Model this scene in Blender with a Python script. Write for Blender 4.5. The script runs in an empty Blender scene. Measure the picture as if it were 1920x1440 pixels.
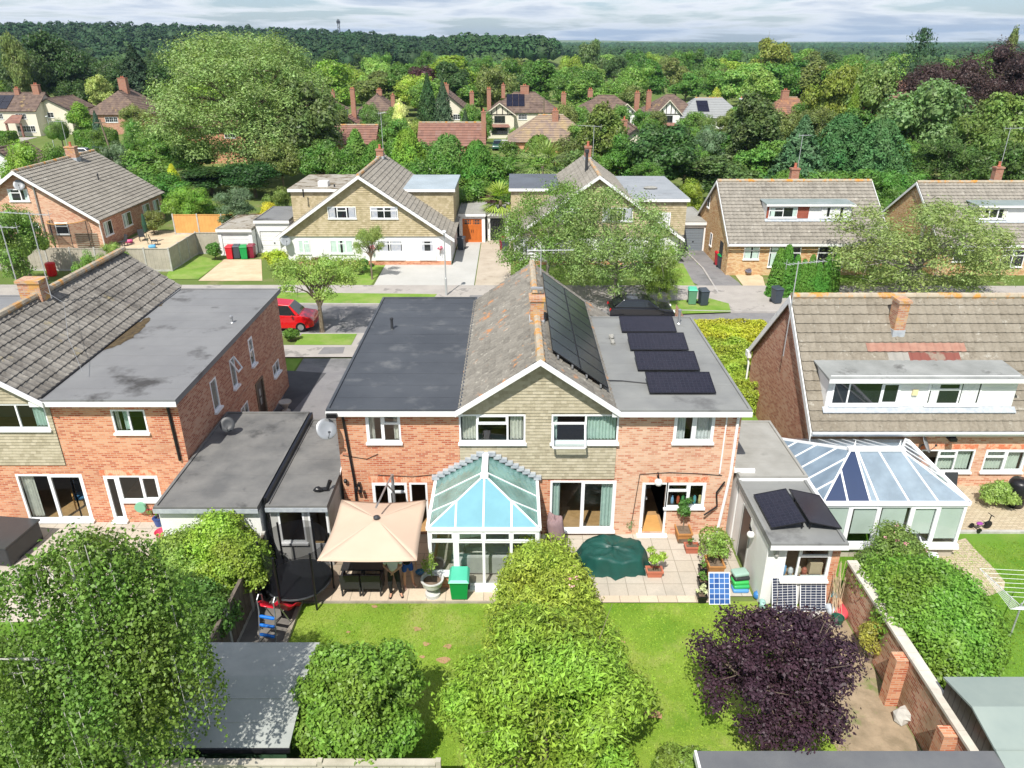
import bpy,math,random
import numpy as np
from math import radians,sin,cos,pi,atan2,sqrt
from mathutils import Vector,Matrix

# ------------------------------------------------------------------ camera, world, sun, exposure
SC = bpy.context.scene
COL = SC.collection
FPX,PITCH,CAMH = 1400.0,radians(24.57),16.0
cam_data = bpy.data.cameras.new('camera'); cam = bpy.data.objects.new('camera',cam_data); COL.objects.link(cam)
cam.location = (0,0,CAMH); cam.rotation_euler = (radians(90) - PITCH,0,0)
cam_data.sensor_fit = 'HORIZONTAL'; cam_data.sensor_width = 36; cam_data.lens = 36 * FPX / 1920
cam_data.clip_start = .3; cam_data.clip_end = 30000
SC.camera = cam
SUN_AZ,SUN_EL = radians(18),radians(54)
L = Vector((sin(SUN_AZ) * cos(SUN_EL),cos(SUN_AZ) * cos(SUN_EL),-sin(SUN_EL)))   # the way the light travels
sd = bpy.data.lights.new('sun','SUN'); sd.energy = 5.0; sd.angle = radians(.5); sd.color = (1.0,.955,.885)
so = bpy.data.objects.new('sun',sd); COL.objects.link(so); so.rotation_euler = L.to_track_quat('-Z','Y').to_euler()
so.location = (0,0,80)
W = bpy.data.worlds.new('World'); SC.world = W; W.use_nodes = True
SC.view_settings.view_transform = 'Standard'; SC.view_settings.look = 'None'
SC.view_settings.exposure = .3; SC.view_settings.gamma = 1.0
SC.cycles.max_bounces = 6; SC.cycles.diffuse_bounces = 3; SC.cycles.glossy_bounces = 3
SC.cycles.transmission_bounces = 4; SC.cycles.transparent_max_bounces = 12; SC.cycles.volume_bounces = 0
SC.cycles.caustics_reflective = False; SC.cycles.caustics_refractive = False
SC.cycles.sample_clamp_indirect = 6

def nd(nt,t,ins=None,**at):
 n = nt.nodes.new('ShaderNode' + t)
 for k,v in at.items(): setattr(n,k,v)
 for k,v in (ins or {}).items():
  s = n.inputs[k]
  if isinstance(v,bpy.types.NodeSocket): nt.links.new(v,s)
  else: s.default_value = v
 return n
def ramp(nt,fac,stops,interp='LINEAR'):
 n = nt.nodes.new('ShaderNodeValToRGB'); n.color_ramp.interpolation = interp
 e = n.color_ramp.elements
 while len(e) < len(stops): e.new(.5)
 for i,(p,c) in enumerate(stops):
  e[i].position = p; e[i].color = (*c,1) if not isinstance(c,(int,float)) else (c,c,c,1)
 nt.links.new(fac,n.inputs[0]); return n
def mixc(nt,f,a,b,mode='MIX'):
 n = nt.nodes.new('ShaderNodeMix'); n.data_type = 'RGBA'; n.blend_type = mode
 for i,v in ((0,f),(6,a),(7,b)):
  if isinstance(v,bpy.types.NodeSocket): nt.links.new(v,n.inputs[i])
  elif i == 0: n.inputs[0].default_value = v
  else: n.inputs[i].default_value = (*v,1)
 return n.outputs[2]
def mth(nt,op,a,b=.0,c=.0):
 n = nt.nodes.new('ShaderNodeMath'); n.operation = op
 for i,v in enumerate((a,b,c)):
  if isinstance(v,bpy.types.NodeSocket): nt.links.new(v,n.inputs[i])
  else: n.inputs[i].default_value = v
 return n.outputs[0]

# sky: Nishita light with a procedural broken cloud layer laid out on a flat deck overhead
nt = W.node_tree; nt.nodes.clear()
sky = nd(nt,'TexSky',sky_type='NISHITA',sun_disc=False,sun_elevation=SUN_EL,sun_rotation=SUN_AZ + pi,altitude=60,air_density=1.0,dust_density=.6,ozone_density=2.0)
tc = nd(nt,'TexCoord'); sep = nd(nt,'SeparateXYZ',{0: tc.outputs['Generated']})
zz = mth(nt,'MAXIMUM',mth(nt,'ADD',sep.outputs[2],.075),.02)
cx = mth(nt,'DIVIDE',sep.outputs[0],zz); cy = mth(nt,'DIVIDE',sep.outputs[1],zz)
cv = nd(nt,'CombineXYZ',{0: cx,1: cy,2: .0})
c1 = nd(nt,'TexNoise',{'Vector': cv.outputs[0],'Scale': .5,'Detail': 9.0,'Roughness': .56,'Distortion': .25})
c2 = nd(nt,'TexNoise',{'Vector': cv.outputs[0],'Scale': .22,'Detail': 3.0,'Roughness': .5})
cm = mth(nt,'ADD',mth(nt,'MULTIPLY',c1.outputs[0],.62),mth(nt,'MULTIPLY',c2.outputs[0],.42))
cover = ramp(nt,cm,[(.45,.0),(.51,1.0)])
shade = ramp(nt,cm,[(.46,(14.0,14.0,14.0)),(.52,(11.2,11.6,12.2)),(.58,(6.6,7.6,9.2))])
skyc = mixc(nt,1.0,sky.outputs[0],(1.15,1.25,1.5),'MULTIPLY')
scol = mixc(nt,mth(nt,'MULTIPLY',cover.outputs[0],.93),skyc,shade.outputs[0])
bg = nd(nt,'Background',{'Color': scol,'Strength': .07})
wo = nd(nt,'OutputWorld',{'Surface': bg.outputs[0]})

# ------------------------------------------------------------------ where a point of the photograph stands in the place
def ray(u,v):
 dx = (u - 960) / FPX; dy = (720 - v) / FPX
 return Vector((dx,cos(PITCH) + dy * sin(PITCH),-sin(PITCH) + dy * cos(PITCH)))
def G(u,v,z=.0):
 r = ray(u,v); t = (z - CAMH) / r.z; return (r.x * t,r.y * t)
def FY(u,v,Y):
 r = ray(u,v); t = Y / r.y; return (r.x * t,CAMH + r.z * t)
def SX(u,v,X):
 r = ray(u,v); t = X / r.x; return (r.y * t,CAMH + r.z * t)

# ------------------------------------------------------------------ objects
def tag(o,label=None,cat=None,group=None,kind=None):
 if label: o['label'] = label
 if cat: o['category'] = cat
 if group: o['group'] = group
 if kind: o['kind'] = kind
 return o
def thing(name,label,cat,loc=(0,0,0),rz=.0,group=None):
 o = bpy.data.objects.new(name,None); COL.objects.link(o)
 o.empty_display_size = .3; o.location = loc; o.rotation_euler = (0,0,rz)
 return tag(o,label,cat,group)
def copy_tree(o,parent=None):
 c = o.copy(); COL.objects.link(c)
 if parent is not None: c.parent = parent
 for ch in [x for x in o.children]: copy_tree(ch,c)
 return c
def world_loc(o):
 v = Vector((0,0,0))
 while o is not None: v += o.location; o = o.parent
 return v

class MB:
 """collects faces; every part is built from one of these as one mesh"""
 def __init__(s,M=None): s.v = []; s.f = []; s.uv = {}; s.mi = []; s.M = M; s.cur = 0
 def add(s,vs,fs,uvs=None):
  b = len(s.v)
  if s.M is not None: vs = [tuple(s.M @ Vector(p)) for p in vs]
  s.v.extend([tuple(p) for p in vs])
  for i,f in enumerate(fs):
   if uvs is not None: s.uv[len(s.f)] = uvs[i]
   s.f.append(tuple(b + k for k in f)); s.mi.append(s.cur)
 def quad(s,a,b,c,d,uv=None): s.add([a,b,c,d],[(0,1,2,3)],[uv] if uv else None)
 def poly(s,pts): s.add(pts,[tuple(range(len(pts)))])
 def box(s,x0,x1,y0,y1,z0,z1):
  v = [(x0,y0,z0),(x1,y0,z0),(x1,y1,z0),(x0,y1,z0),(x0,y0,z1),(x1,y0,z1),(x1,y1,z1),(x0,y1,z1)]
  s.add(v,[(3,2,1,0),(4,5,6,7),(0,1,5,4),(1,2,6,5),(2,3,7,6),(3,0,4,7)])
 def bar(s,a,b,w,h,up=(0,0,1)):
  a = Vector(a); b = Vector(b); d = (b - a).normalized(); up = Vector(up)
  r = d.cross(up)
  if r.length < 1e-4: r = d.cross(Vector((1,0,0)))
  r.normalize(); q = r.cross(d)
  P = [p + r * (i * w / 2) + q * (j * h / 2) for p in (a,b) for i,j in ((-1,-1),(1,-1),(1,1),(-1,1))]
  s.add(P,[(3,2,1,0),(4,5,6,7),(0,1,5,4),(1,2,6,5),(2,3,7,6),(3,0,4,7)])
 def tube(s,pts,rs,n=8,cap=True):
  pts = [Vector(p) for p in pts]
  if not isinstance(rs,(list,tuple)): rs = [rs] * len(pts)
  V = []; prev = None
  for i,p in enumerate(pts):
   d = (pts[min(i + 1,len(pts) - 1)] - pts[max(i - 1,0)]).normalized()
   if prev is None:
    r = d.cross(Vector((0,0,1)))
    if r.length < 1e-3: r = Vector((1,0,0))
   else: r = prev - d * prev.dot(d)
   r.normalize(); prev = r; q = d.cross(r)
   V += [p + (r * cos(2 * pi * k / n) + q * sin(2 * pi * k / n)) * rs[i] for k in range(n)]
  F = [(i * n + k,i * n + (k + 1) % n,(i + 1) * n + (k + 1) % n,(i + 1) * n + k) for i in range(len(pts) - 1) for k in range(n)]
  if cap: F += [tuple(range(n))[::-1],tuple((len(pts) - 1) * n + k for k in range(n))]
  s.add(V,F)
 def lathe(s,prof,cx=0,cy=0,z=0,n=20,sx=1,sy=1):
  V = [(cx + r * sx * cos(2 * pi * k / n),cy + r * sy * sin(2 * pi * k / n),z + h) for r,h in prof for k in range(n)]
  F = [(i * n + k,i * n + (k + 1) % n,(i + 1) * n + (k + 1) % n,(i + 1) * n + k) for i in range(len(prof) - 1) for k in range(n)]
  if prof[0][0] > 1e-4: F.append(tuple(range(n))[::-1])
  if prof[-1][0] > 1e-4: F.append(tuple((len(prof) - 1) * n + k for k in range(n)))
  s.add(V,F)
 def slab(s,poly,z0,z1):
  n = len(poly)
  V = [(x,y,z0) for x,y in poly] + [(x,y,z1) for x,y in poly]
  s.add(V,[tuple(range(n))[::-1],tuple(range(n,2 * n))] + [(i,(i + 1) % n,n + (i + 1) % n,n + i) for i in range(n)])
 def ext(s,pts,off):
  """a flat polygon of 3D points given a thickness along off"""
  n = len(pts); off = Vector(off)
  V = [Vector(p) for p in pts] + [Vector(p) + off for p in pts]
  s.add(V,[tuple(range(n))[::-1],tuple(range(n,2 * n))] + [(i,(i + 1) % n,n + (i + 1) % n,n + i) for i in range(n)])
 def lump(s,c,r,seed=0,n=10,amp=.15,flat=.0):
  R = random.Random(seed); ph = [R.uniform(0,6.28) for _ in range(6)]
  V = []; m = n // 2 + 1
  for i in range(m + 1):
   th = pi * i / m
   for k in range(n):
    a = 2 * pi * k / n
    q = 1 + amp * (sin(2 * a + ph[0]) * sin(th * 2 + ph[1]) + sin(3 * a + ph[2]) * sin(th * 3 + ph[3])) * (0 if i in (0,m) else 1)
    V.append((c[0] + r[0] * q * sin(th) * cos(a),c[1] + r[1] * q * sin(th) * sin(a),c[2] + r[2] * q * cos(th)))
  F = [(i * n + k,(i + 1) * n + k,(i + 1) * n + (k + 1) % n,i * n + (k + 1) % n) for i in range(m) for k in range(n)]
  s.add(V,F)

def frame(O,a,n=None):
 """local x = a (along the wall), local y = outward normal, local z = up"""
 a = Vector((a[0],a[1],0)).normalized()
 n = Vector((a.y,-a.x,0)) if n is None else Vector((n[0],n[1],0)).normalized()
 return Matrix(((a.x,n.x,0,O[0]),(a.y,n.y,0,O[1]),(0,0,1,O[2] if len(O) > 2 else 0),(0,0,0,1)))

def build(name,mb,mats,parent=None,label=None,local=False,smooth=False,loc=None,color=None,fix=True):
 """local=False: the vertices are in world coordinates and the parent is not rotated"""
 org = Vector((0,0,0))
 if parent is not None and not local: org = world_loc(parent)
 if parent is None and loc is not None and not local: org = Vector(loc)
 me = bpy.data.meshes.new(name)
 me.from_pydata([(p[0] - org.x,p[1] - org.y,p[2] - org.z) for p in mb.v],[],mb.f)
 if not isinstance(mats,(list,tuple)): mats = [mats]
 for m in mats: me.materials.append(m)
 if len(mats) > 1: me.polygons.foreach_set('material_index',mb.mi)
 uvl = me.uv_layers.new(name='UVMap'); buf = np.zeros(len(me.loops) * 2,dtype=np.float32)
 for p in me.polygons:
  ex = mb.uv.get(p.index)
  if ex is not None:
   for k,li in enumerate(p.loop_indices): buf[2 * li] = ex[k][0]; buf[2 * li + 1] = ex[k][1]
  else:
   n = p.normal
   if abs(n.z) > .995: A = Vector((1,0,0)); B = Vector((0,1,0))
   else: A = Vector((-n.y,n.x,0)).normalized(); B = n.cross(A)
   for li,vi in zip(p.loop_indices,p.vertices):
    c = me.vertices[vi].co; buf[2 * li] = A.dot(c); buf[2 * li + 1] = B.dot(c)
 uvl.data.foreach_set('uv',buf)
 if smooth: me.polygons.foreach_set('use_smooth',[True] * len(me.polygons))
 if fix:
  import bmesh
  bm = bmesh.new(); bm.from_mesh(me); bmesh.ops.recalc_face_normals(bm,faces=bm.faces); bm.to_mesh(me); bm.free()
 me.update()
 o = bpy.data.objects.new(name,me); COL.objects.link(o)
 if parent is not None: o.parent = parent
 elif loc is not None: o.location = loc
 if label: o['label'] = label
 if color: o.color = (*color,1)
 return o
def bevel(o,w=.01,seg=2):
 m = o.modifiers.new('bevel','BEVEL'); m.width = w; m.segments = seg; m.limit_method = 'ANGLE'; return o

# ------------------------------------------------------------------ materials
MT = {}
def start(name):
 m = bpy.data.materials.new(name); m.use_nodes = True; nt = m.node_tree; nt.nodes.clear()
 MT[name] = m; return m,nt
def finish(nt,col,rough=.8,spec=.3,metal=.0,normal=None,extra=None):
 ins = {'Roughness': rough,'Specular IOR Level': spec,'Metallic': metal}
 b = nd(nt,'BsdfPrincipled',ins)
 if isinstance(col,bpy.types.NodeSocket): nt.links.new(col,b.inputs['Base Color'])
 else: b.inputs['Base Color'].default_value = (*col,1)
 if normal is not None: nt.links.new(normal,b.inputs['Normal'])
 for k,v in (extra or {}).items(): b.inputs[k].default_value = v
 nd(nt,'OutputMaterial',{'Surface': b.outputs[0]}); return b
def pos(nt): return nd(nt,'NewGeometry').outputs['Position']
def noise(nt,scale,detail=3.0,rough=.55,vec=None,dist=.0):
 return nd(nt,'TexNoise',{'Vector': vec if vec is not None else pos(nt),'Scale': scale,'Detail': detail,'Roughness': rough,'Distortion': dist}).outputs[0]
def bump(nt,h,strength=.3,dist=.02):
 return nd(nt,'Bump',{'Height': h,'Strength': strength,'Distance': dist}).outputs[0]
def surf(name,c1,c2=None,scale=2.0,rough=.8,spec=.3,metal=.0,lo=.35,hi=.65,c3=None,s3=.4,t3=(.55,.7),bmp=.0,bs=20.0,vec='pos',detail=4.0):
 m,nt = start(name)
 if c2 is None: c2 = tuple(x * .82 for x in c1)
 vv = nd(nt,'TexCoord').outputs['Object'] if vec == 'obj' else pos(nt)
 r = ramp(nt,noise(nt,scale,detail,.6,vv),[(lo,c1),(hi,c2)]); col = r.outputs[0]
 if c3 is not None:
  k = ramp(nt,noise(nt,s3,5,.65,vv),[(t3[0],.0),(t3[1],1.0)]); col = mixc(nt,k.outputs[0],col,c3)
 nrm = bump(nt,noise(nt,bs,3,.6,vv),bmp,.02) if bmp else None
 finish(nt,col,rough,spec,metal,nrm); return m
def plain(name,c,rough=.5,spec=.4,metal=.0,extra=None):
 m,nt = start(name); vv = nd(nt,'TexCoord').outputs['Object']
 r = ramp(nt,noise(nt,3.0,3,.6,vv),[(.3,c),(.75,tuple(x * .9 for x in c))])
 finish(nt,r.outputs[0],rough,spec,metal,None,extra); return m
def bricks(name,tones,mortar,patch=None,bw=.225,bh=.075,mort=.011,offset=.5,spots=None,rough=.85):
 """tones: colours drawn at random per brick"""
 m,nt = start(name); uv = nd(nt,'UVMap').outputs[0]
 br = nd(nt,'TexBrick',{'Vector': uv,'Scale': 1.0,'Mortar Size': mort,'Mortar Smooth': .2,'Bias': .0,'Brick Width': bw,'Row Height': bh,
        'Color1': (0,0,0,1),'Color2': (1,1,1,1),'Mortar': (.5,.5,.5,1)},offset=offset)
 n1 = noise(nt,.55,3,.5); f = mth(nt,'ADD',br.outputs['Color'],mth(nt,'MULTIPLY',mth(nt,'SUBTRACT',n1,.5),.9))
 k = len(tones); r = ramp(nt,f,[((i + .5) / k,t) for i,t in enumerate(tones)])
 sm = noise(nt,14.0,3,.6); col = mixc(nt,.35,r.outputs[0],mixc(nt,sm,(.55,.55,.55),(1.35,1.35,1.35)),'MULTIPLY')
 col = mixc(nt,br.outputs['Fac'],col,mortar)
 if patch is not None:
  p = ramp(nt,noise(nt,patch[1],5,.6),[(patch[2],.0),(patch[3],1.0)]); col = mixc(nt,mth(nt,'MULTIPLY',p.outputs[0],patch[4]),col,patch[0])
 h = mth(nt,'SUBTRACT',1.0,br.outputs['Fac'])
 finish(nt,col,rough,.2,0,bump(nt,h,.5,.006)); return m
def tiles(name,tones,cw,ch,lichen=None,moss=None,rough=.9,var=.5,ridge=None):
 m,nt = start(name); uv = nd(nt,'UVMap').outputs[0]
 br = nd(nt,'TexBrick',{'Vector': uv,'Scale': 1.0,'Mortar Size': .0,'Bias': .0,'Brick Width': cw,'Row Height': ch,
        'Color1': (0,0,0,1),'Color2': (1,1,1,1)},offset=.0)
 n1 = noise(nt,.5,4,.6); n2 = noise(nt,9.0,4,.65)
 f = mth(nt,'ADD',mth(nt,'MULTIPLY',br.outputs['Color'],var),mth(nt,'ADD',mth(nt,'MULTIPLY',n1,.55),mth(nt,'MULTIPLY',mth(nt,'SUBTRACT',n2,.45),.9)))
 f = mth(nt,'ADD',f,.5 - var / 2 - .32)
 k = len(tones); col = ramp(nt,f,[((i + .5) / k,t) for i,t in enumerate(tones)]).outputs[0]
 if lichen:
  for c,sc,a,b in lichen:
   q = ramp(nt,noise(nt,sc,4,.7),[(a,.0),(b,1.0)]); col = mixc(nt,q.outputs[0],col,c)
 if ridge:      # lichen along the ridge: more where the world height is near the ridge
  c,z0,z1 = ridge
  z = nd(nt,'SeparateXYZ',{0: pos(nt)}).outputs[2]
  g = nd(nt,'MapRange',{0: z,1: z0,2: z1,3: -.22,4: .12}).outputs[0]
  q = ramp(nt,mth(nt,'ADD',noise(nt,2.6,5,.7),g),[(.53,.0),(.6,1.0)]); col = mixc(nt,mth(nt,'MULTIPLY',q.outputs[0],.8),col,c)
 finish(nt,col,rough,.15,0,bump(nt,n2,.35,.02)); return m
def glassy(name,tint=(.8,.9,.9),opaque=.0,body=(.5,.7,.8),refl=.12,rough=.03,streak=None):
 """thin glazing: part see-through, part tinted body, mirror share growing with the viewing angle"""
 m,nt = start(name)
 tr = nd(nt,'BsdfTransparent',{'Color': (*tint,1)}); df = nd(nt,'BsdfDiffuse',{'Color': (*body,1)})
 a = nd(nt,'MixShader',{0: opaque,1: tr.outputs[0],2: df.outputs[0]})
 if streak:
  k = ramp(nt,noise(nt,1.3,4,.6),[(.4,opaque),(.75,min(1,opaque + streak))]); nt.links.new(k.outputs[0],a.inputs[0])
 gl = nd(nt,'BsdfGlossy',{'Color': (1,1,1,1),'Roughness': rough}); fr = nd(nt,'LayerWeight',{'Blend': .5})
 f = mth(nt,'ADD',mth(nt,'MULTIPLY',mth(nt,'POWER',fr.outputs['Facing'],4.0),.85),.04 + refl)
 mx = nd(nt,'MixShader',{0: f,1: a.outputs[0],2: gl.outputs[0]})
 nd(nt,'OutputMaterial',{'Surface': mx.outputs[0]}); return m

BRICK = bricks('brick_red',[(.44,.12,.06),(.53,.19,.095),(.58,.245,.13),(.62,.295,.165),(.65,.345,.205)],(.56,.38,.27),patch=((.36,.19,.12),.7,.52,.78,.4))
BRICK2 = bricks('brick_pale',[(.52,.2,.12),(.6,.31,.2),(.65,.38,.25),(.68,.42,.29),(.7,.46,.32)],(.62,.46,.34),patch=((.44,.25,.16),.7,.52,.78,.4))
BRICKD = bricks('brick_dark_shaded',[(.34,.12,.075),(.44,.18,.11),(.5,.25,.16),(.54,.32,.22)],(.46,.34,.26))  # darker red brick; side walls use it as shade put into their colour
BRICKY = bricks('brick_buff',[(.5,.22,.08),(.62,.36,.15),(.68,.45,.22),(.7,.5,.28)],(.5,.4,.28))
BRICKW = bricks('brick_garden',[(.34,.09,.05),(.46,.16,.09),(.55,.27,.17),(.6,.36,.24)],(.5,.42,.34),patch=((.2,.16,.09),.9,.44,.66,.8))
CHIMB = bricks('brick_chimney',[(.4,.16,.09),(.52,.25,.14),(.5,.33,.2)],(.42,.36,.3),patch=((.55,.3,.06),2.2,.5,.62,.7))
CHIMR = bricks('brick_orange',[(.33,.12,.08),(.4,.17,.11),(.36,.19,.13)],(.34,.23,.17))
TILE = tiles('tile_weathered',[(.106,.096,.083),(.178,.165,.142),(.224,.208,.178),(.277,.257,.224)],.3,.33,var=.3,lichen=[((.42,.2,.09),1.3,.6,.68),((.36,.34,.29),4.0,.6,.68)],ridge=((.55,.26,.06),6.1,7.6))
TILEL = tiles('tile_dark',[(.080,.072,.064),(.152,.140,.124),(.224,.208,.184),(.288,.272,.240)],.3,.36,var=.3,lichen=[((.34,.32,.28),5.0,.62,.7),((.3,.24,.1),.7,.63,.75)])
TILER = tiles('tile_sandy',[(.146,.126,.095),(.207,.182,.143),(.252,.224,.179),(.291,.263,.218)],.33,.4,var=.22,lichen=[((.1,.09,.07),5.0,.64,.70),((.36,.34,.29),3.0,.6,.7)],ridge=((.55,.26,.07),6.0,7.4))  # sandy grey-brown tones of the tiles themselves
TILEH = tiles('tile_plain_grey',[(.156,.140,.121),(.234,.215,.183),(.289,.265,.226),(.328,.304,.265)],.33,.36,var=.3,lichen=[((.4,.38,.33),2.6,.6,.7)])
TILEB = tiles('tile_brown',[(.09,.065,.052),(.14,.1,.085),(.18,.13,.105),(.21,.15,.11)],.4,.4,lichen=[((.36,.26,.12),.8,.6,.72)])
TILEO = tiles('tile_red',[(.16,.09,.075),(.22,.12,.095),(.26,.135,.1),(.24,.16,.14)],.4,.4)
RIDGE = surf('ridge_tile',(.34,.29,.22),(.44,.38,.29),3.0,.9,c3=(.55,.26,.06),s3=2.0,t3=(.5,.62),bmp=.4)
SHING = tiles('wall_shingle',[(.323,.285,.200),(.399,.357,.255),(.459,.412,.306)],.17,.115,var=.6)
SHINGD = tiles('wall_shingle_far',[(.36,.3,.18),(.45,.38,.24),(.52,.44,.3)],.2,.16,var=.6)
FELT = surf('felt_new',(.05,.056,.066),(.07,.077,.088),.5,.62,.35,c3=(.125,.13,.135),s3=.8,t3=(.55,.72),bmp=.3,bs=60)
FELTG = surf('felt_grey',(.19,.195,.192),(.24,.245,.235),.6,.75,.3,c3=(.1,.1,.1),s3=.5,t3=(.58,.72),bmp=.3,bs=60)
FELTL = surf('felt_weathered',(.18,.182,.185),(.215,.217,.218),.5,.65,.35,c3=(.055,.052,.05),s3=.4,t3=(.56,.68),bmp=.3,bs=60)
FELTM = surf('felt_low',(.12,.12,.118),(.19,.186,.176),.9,.75,.3,c3=(.05,.05,.05),s3=.6,t3=(.57,.7),bmp=.3,bs=60)
CONC = surf('roof_concrete',(.34,.335,.31),(.28,.275,.25),1.2,.9,.2,c3=(.2,.2,.18),s3=1.1,t3=(.6,.75),bmp=.4,bs=30)
WHITE = surf('white_paint',(.82,.82,.81),(.74,.745,.74),1.5,.4,.45)
UPVC = surf('white_plastic',(.86,.87,.88),(.82,.83,.84),2.0,.25,.5)
REND = surf('white_render',(.8,.8,.79),(.72,.72,.7),.8,.85,.2,c3=(.55,.54,.5),s3=.5,t3=(.68,.85),bmp=.2,bs=40)
CREAM = surf('cream_render',(.72,.67,.55),(.66,.61,.5),.4,.85,.2)
GREYR = surf('grey_render',(.52,.52,.5),(.42,.42,.4),.9,.85,.2,c3=(.3,.29,.26),s3=.7,t3=(.6,.8))
BLACKP = plain('black_plastic',(.012,.012,.014),.35)
DARKG = plain('dark_grey_metal',(.04,.043,.048),.45)
LEAD = surf('lead',(.33,.36,.4),(.45,.48,.5),5.0,.5,.5)
GREYM = plain('grey_metal',(.42,.43,.44),.35,.5,.6)
GALV = plain('galvanised',(.5,.52,.53),.4,.5,.3)
DISH = plain('dish_grey',(.3,.32,.34),.4)
GLASS = glassy('window_glass',(.82,.87,.86),.0,refl=.02)
DGLASS = plain('dark_glass',(.018,.022,.025),.04,.8)
ROOM = surf('room_plaster',(.5,.46,.4),(.44,.41,.36),.7,.9)
ROOMF = surf('room_floor',(.5,.3,.14),(.4,.24,.11),6.0,.5)
CURT = surf('curtain_cream',(.72,.7,.62),(.6,.58,.52),6.0,.9)
CURTG = surf('curtain_green',(.55,.68,.62),(.45,.58,.53),6.0,.9)
CURTB = surf('curtain_blue_grey',(.36,.39,.46),(.5,.5,.52),6.0,.9)
NETC = surf('curtain_net',(.75,.76,.76),(.6,.62,.62),9.0,.9)
BLIND = surf('roller_blind',(.62,.68,.6),(.55,.62,.54),1.0,.8)
BARK = surf('bark',(.16,.12,.085),(.24,.2,.15),8.0,.95,.1,bmp=.6,bs=18)
BARKW = surf('bark_birch',(.62,.6,.56),(.5,.48,.44),5.0,.85,.2,c3=(.08,.07,.06),s3=6.0,t3=(.62,.68))
WOODF = surf('fence_wood',(.36,.32,.26),(.27,.24,.19),3.0,.9,.1)
WOODO = surf('new_wood',(.66,.36,.12),(.56,.3,.1),2.0,.8,.2)
WOODP = surf('planter_wood',(.5,.24,.08),(.4,.19,.07),3.0,.8,.2)
TERRA = surf('terracotta',(.5,.17,.1),(.42,.14,.09),4.0,.8,.2)
STONE = surf('garden_stone',(.5,.49,.45),(.38,.37,.34),4.0,.9,.2,bmp=.3)
SOIL = surf('soil',(.13,.095,.065),(.2,.15,.11),6.0,.95,.1,bmp=.6,bs=14)
SKIN = plain('skin',(.55,.3,.2),.5)

# grass, paving and roads
def grass(name,a,b,c,dry,sc=.35):
 m,nt = start(name)
 k = ramp(nt,noise(nt,sc,5,.62),[(.34,a),(.5,b),(.66,c)]); col = k.outputs[0]
 q = ramp(nt,noise(nt,.55,6,.7,dist=.4),[(.5,.0),(.72,1.0)]); col = mixc(nt,mth(nt,'MULTIPLY',q.outputs[0],.65),col,dry)
 f = noise(nt,38.0,3,.7); col = mixc(nt,.5,col,mixc(nt,f,(.45,.5,.4),(1.5,1.45,1.4)),'MULTIPLY')
 finish(nt,col,.9,.1,0,bump(nt,f,.7,.04)); return m
LAWN = grass('lawn_grass',(.13,.25,.025),(.2,.31,.04),(.28,.36,.07),(.42,.4,.15))
LAWNG = grass('verge_grass',(.13,.24,.04),(.18,.3,.05),(.25,.34,.09),(.34,.33,.15),.5)
LAWND = grass('lawn_grass_deep',(.09,.2,.02),(.12,.25,.03),(.15,.28,.04),(.24,.3,.07),.25)
SLABS = bricks('paving_slabs',[(.55,.45,.34),(.58,.48,.36),(.61,.51,.39)],(.3,.26,.2),bw=.6,bh=.6,mort=.012,offset=.5)
SLABG = bricks('paving_slabs_grey',[(.46,.41,.34),(.48,.43,.36),(.5,.45,.38)],(.28,.25,.2),bw=.6,bh=.6,mort=.012,offset=.0,patch=((.3,.28,.24),.7,.5,.7,.5))
SETTS = bricks('block_paving',[(.46,.38,.26),(.5,.42,.29),(.53,.45,.32)],(.28,.23,.17),bw=.2,bh=.1,mort=.01)
ASPH = surf('asphalt',(.19,.185,.19),(.235,.23,.23),1.2,.9,.2,c3=(.15,.15,.15),s3=.3,t3=(.55,.62),bmp=.4,bs=60)
ASPHD = surf('asphalt_dark',(.075,.075,.08),(.1,.1,.105),1.0,.9,.2,bmp=.4,bs=60)
PAVE = surf('footway',(.34,.315,.29),(.4,.37,.34),.8,.9,.2,c3=(.24,.225,.21),s3=.4,t3=(.58,.62),bmp=.3,bs=50)
CDRV = surf('pale_drive',(.47,.465,.44),(.42,.415,.39),.4,.9,.2)
BDRV = surf('old_concrete',(.48,.42,.34),(.4,.34,.27),.8,.9,.2,c3=(.3,.25,.2),s3=.8,t3=(.6,.7))
SDRV = surf('sandy_gravel',(.6,.48,.33),(.5,.39,.26),1.0,.95,.1,bmp=.5,bs=40)
KERB = surf('kerb_stone',(.42,.4,.38),(.35,.33,.31),2.0,.9,.2)

# foliage: the base colour is the object's own colour, varied leaf by leaf
def foliage(name,transl=.3,rough=.48,var=.75,spec=.4,nsc=.7,namp=.7):
 m,nt = start(name); oi = nd(nt,'ObjectInfo'); ge = nd(nt,'NewGeometry')
 rnd = ge.outputs['Random Per Island']
 n = noise(nt,nsc,2,.5)
 val = mth(nt,'ADD',mth(nt,'MULTIPLY',rnd,var),mth(nt,'ADD',mth(nt,'MULTIPLY',n,namp),1.0 - var / 2 - namp / 2))
 hue = mth(nt,'ADD',mth(nt,'MULTIPLY',mth(nt,'SUBTRACT',n,.5),.09),mth(nt,'ADD',.487,mth(nt,'MULTIPLY',oi.outputs['Random'],.02)))
 hs = nd(nt,'HueSaturation',{'Hue': hue,'Saturation': 1.0,'Value': val,'Fac': 1.0,'Color': mixc(nt,1.0,oi.outputs['Color'],(1.42,1.4,1.25),'MULTIPLY')})
 b = nd(nt,'BsdfPrincipled',{'Base Color': hs.outputs[0],'Roughness': rough,'Specular IOR Level': spec})
 t = nd(nt,'BsdfTranslucent',{'Color': mixc(nt,1.0,hs.outputs[0],(1.25,1.3,.6),'MULTIPLY')})
 mx = nd(nt,'MixShader',{0: transl,1: b.outputs[0],2: t.outputs[0]})
 nd(nt,'OutputMaterial',{'Surface': mx.outputs[0]}); return m
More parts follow.
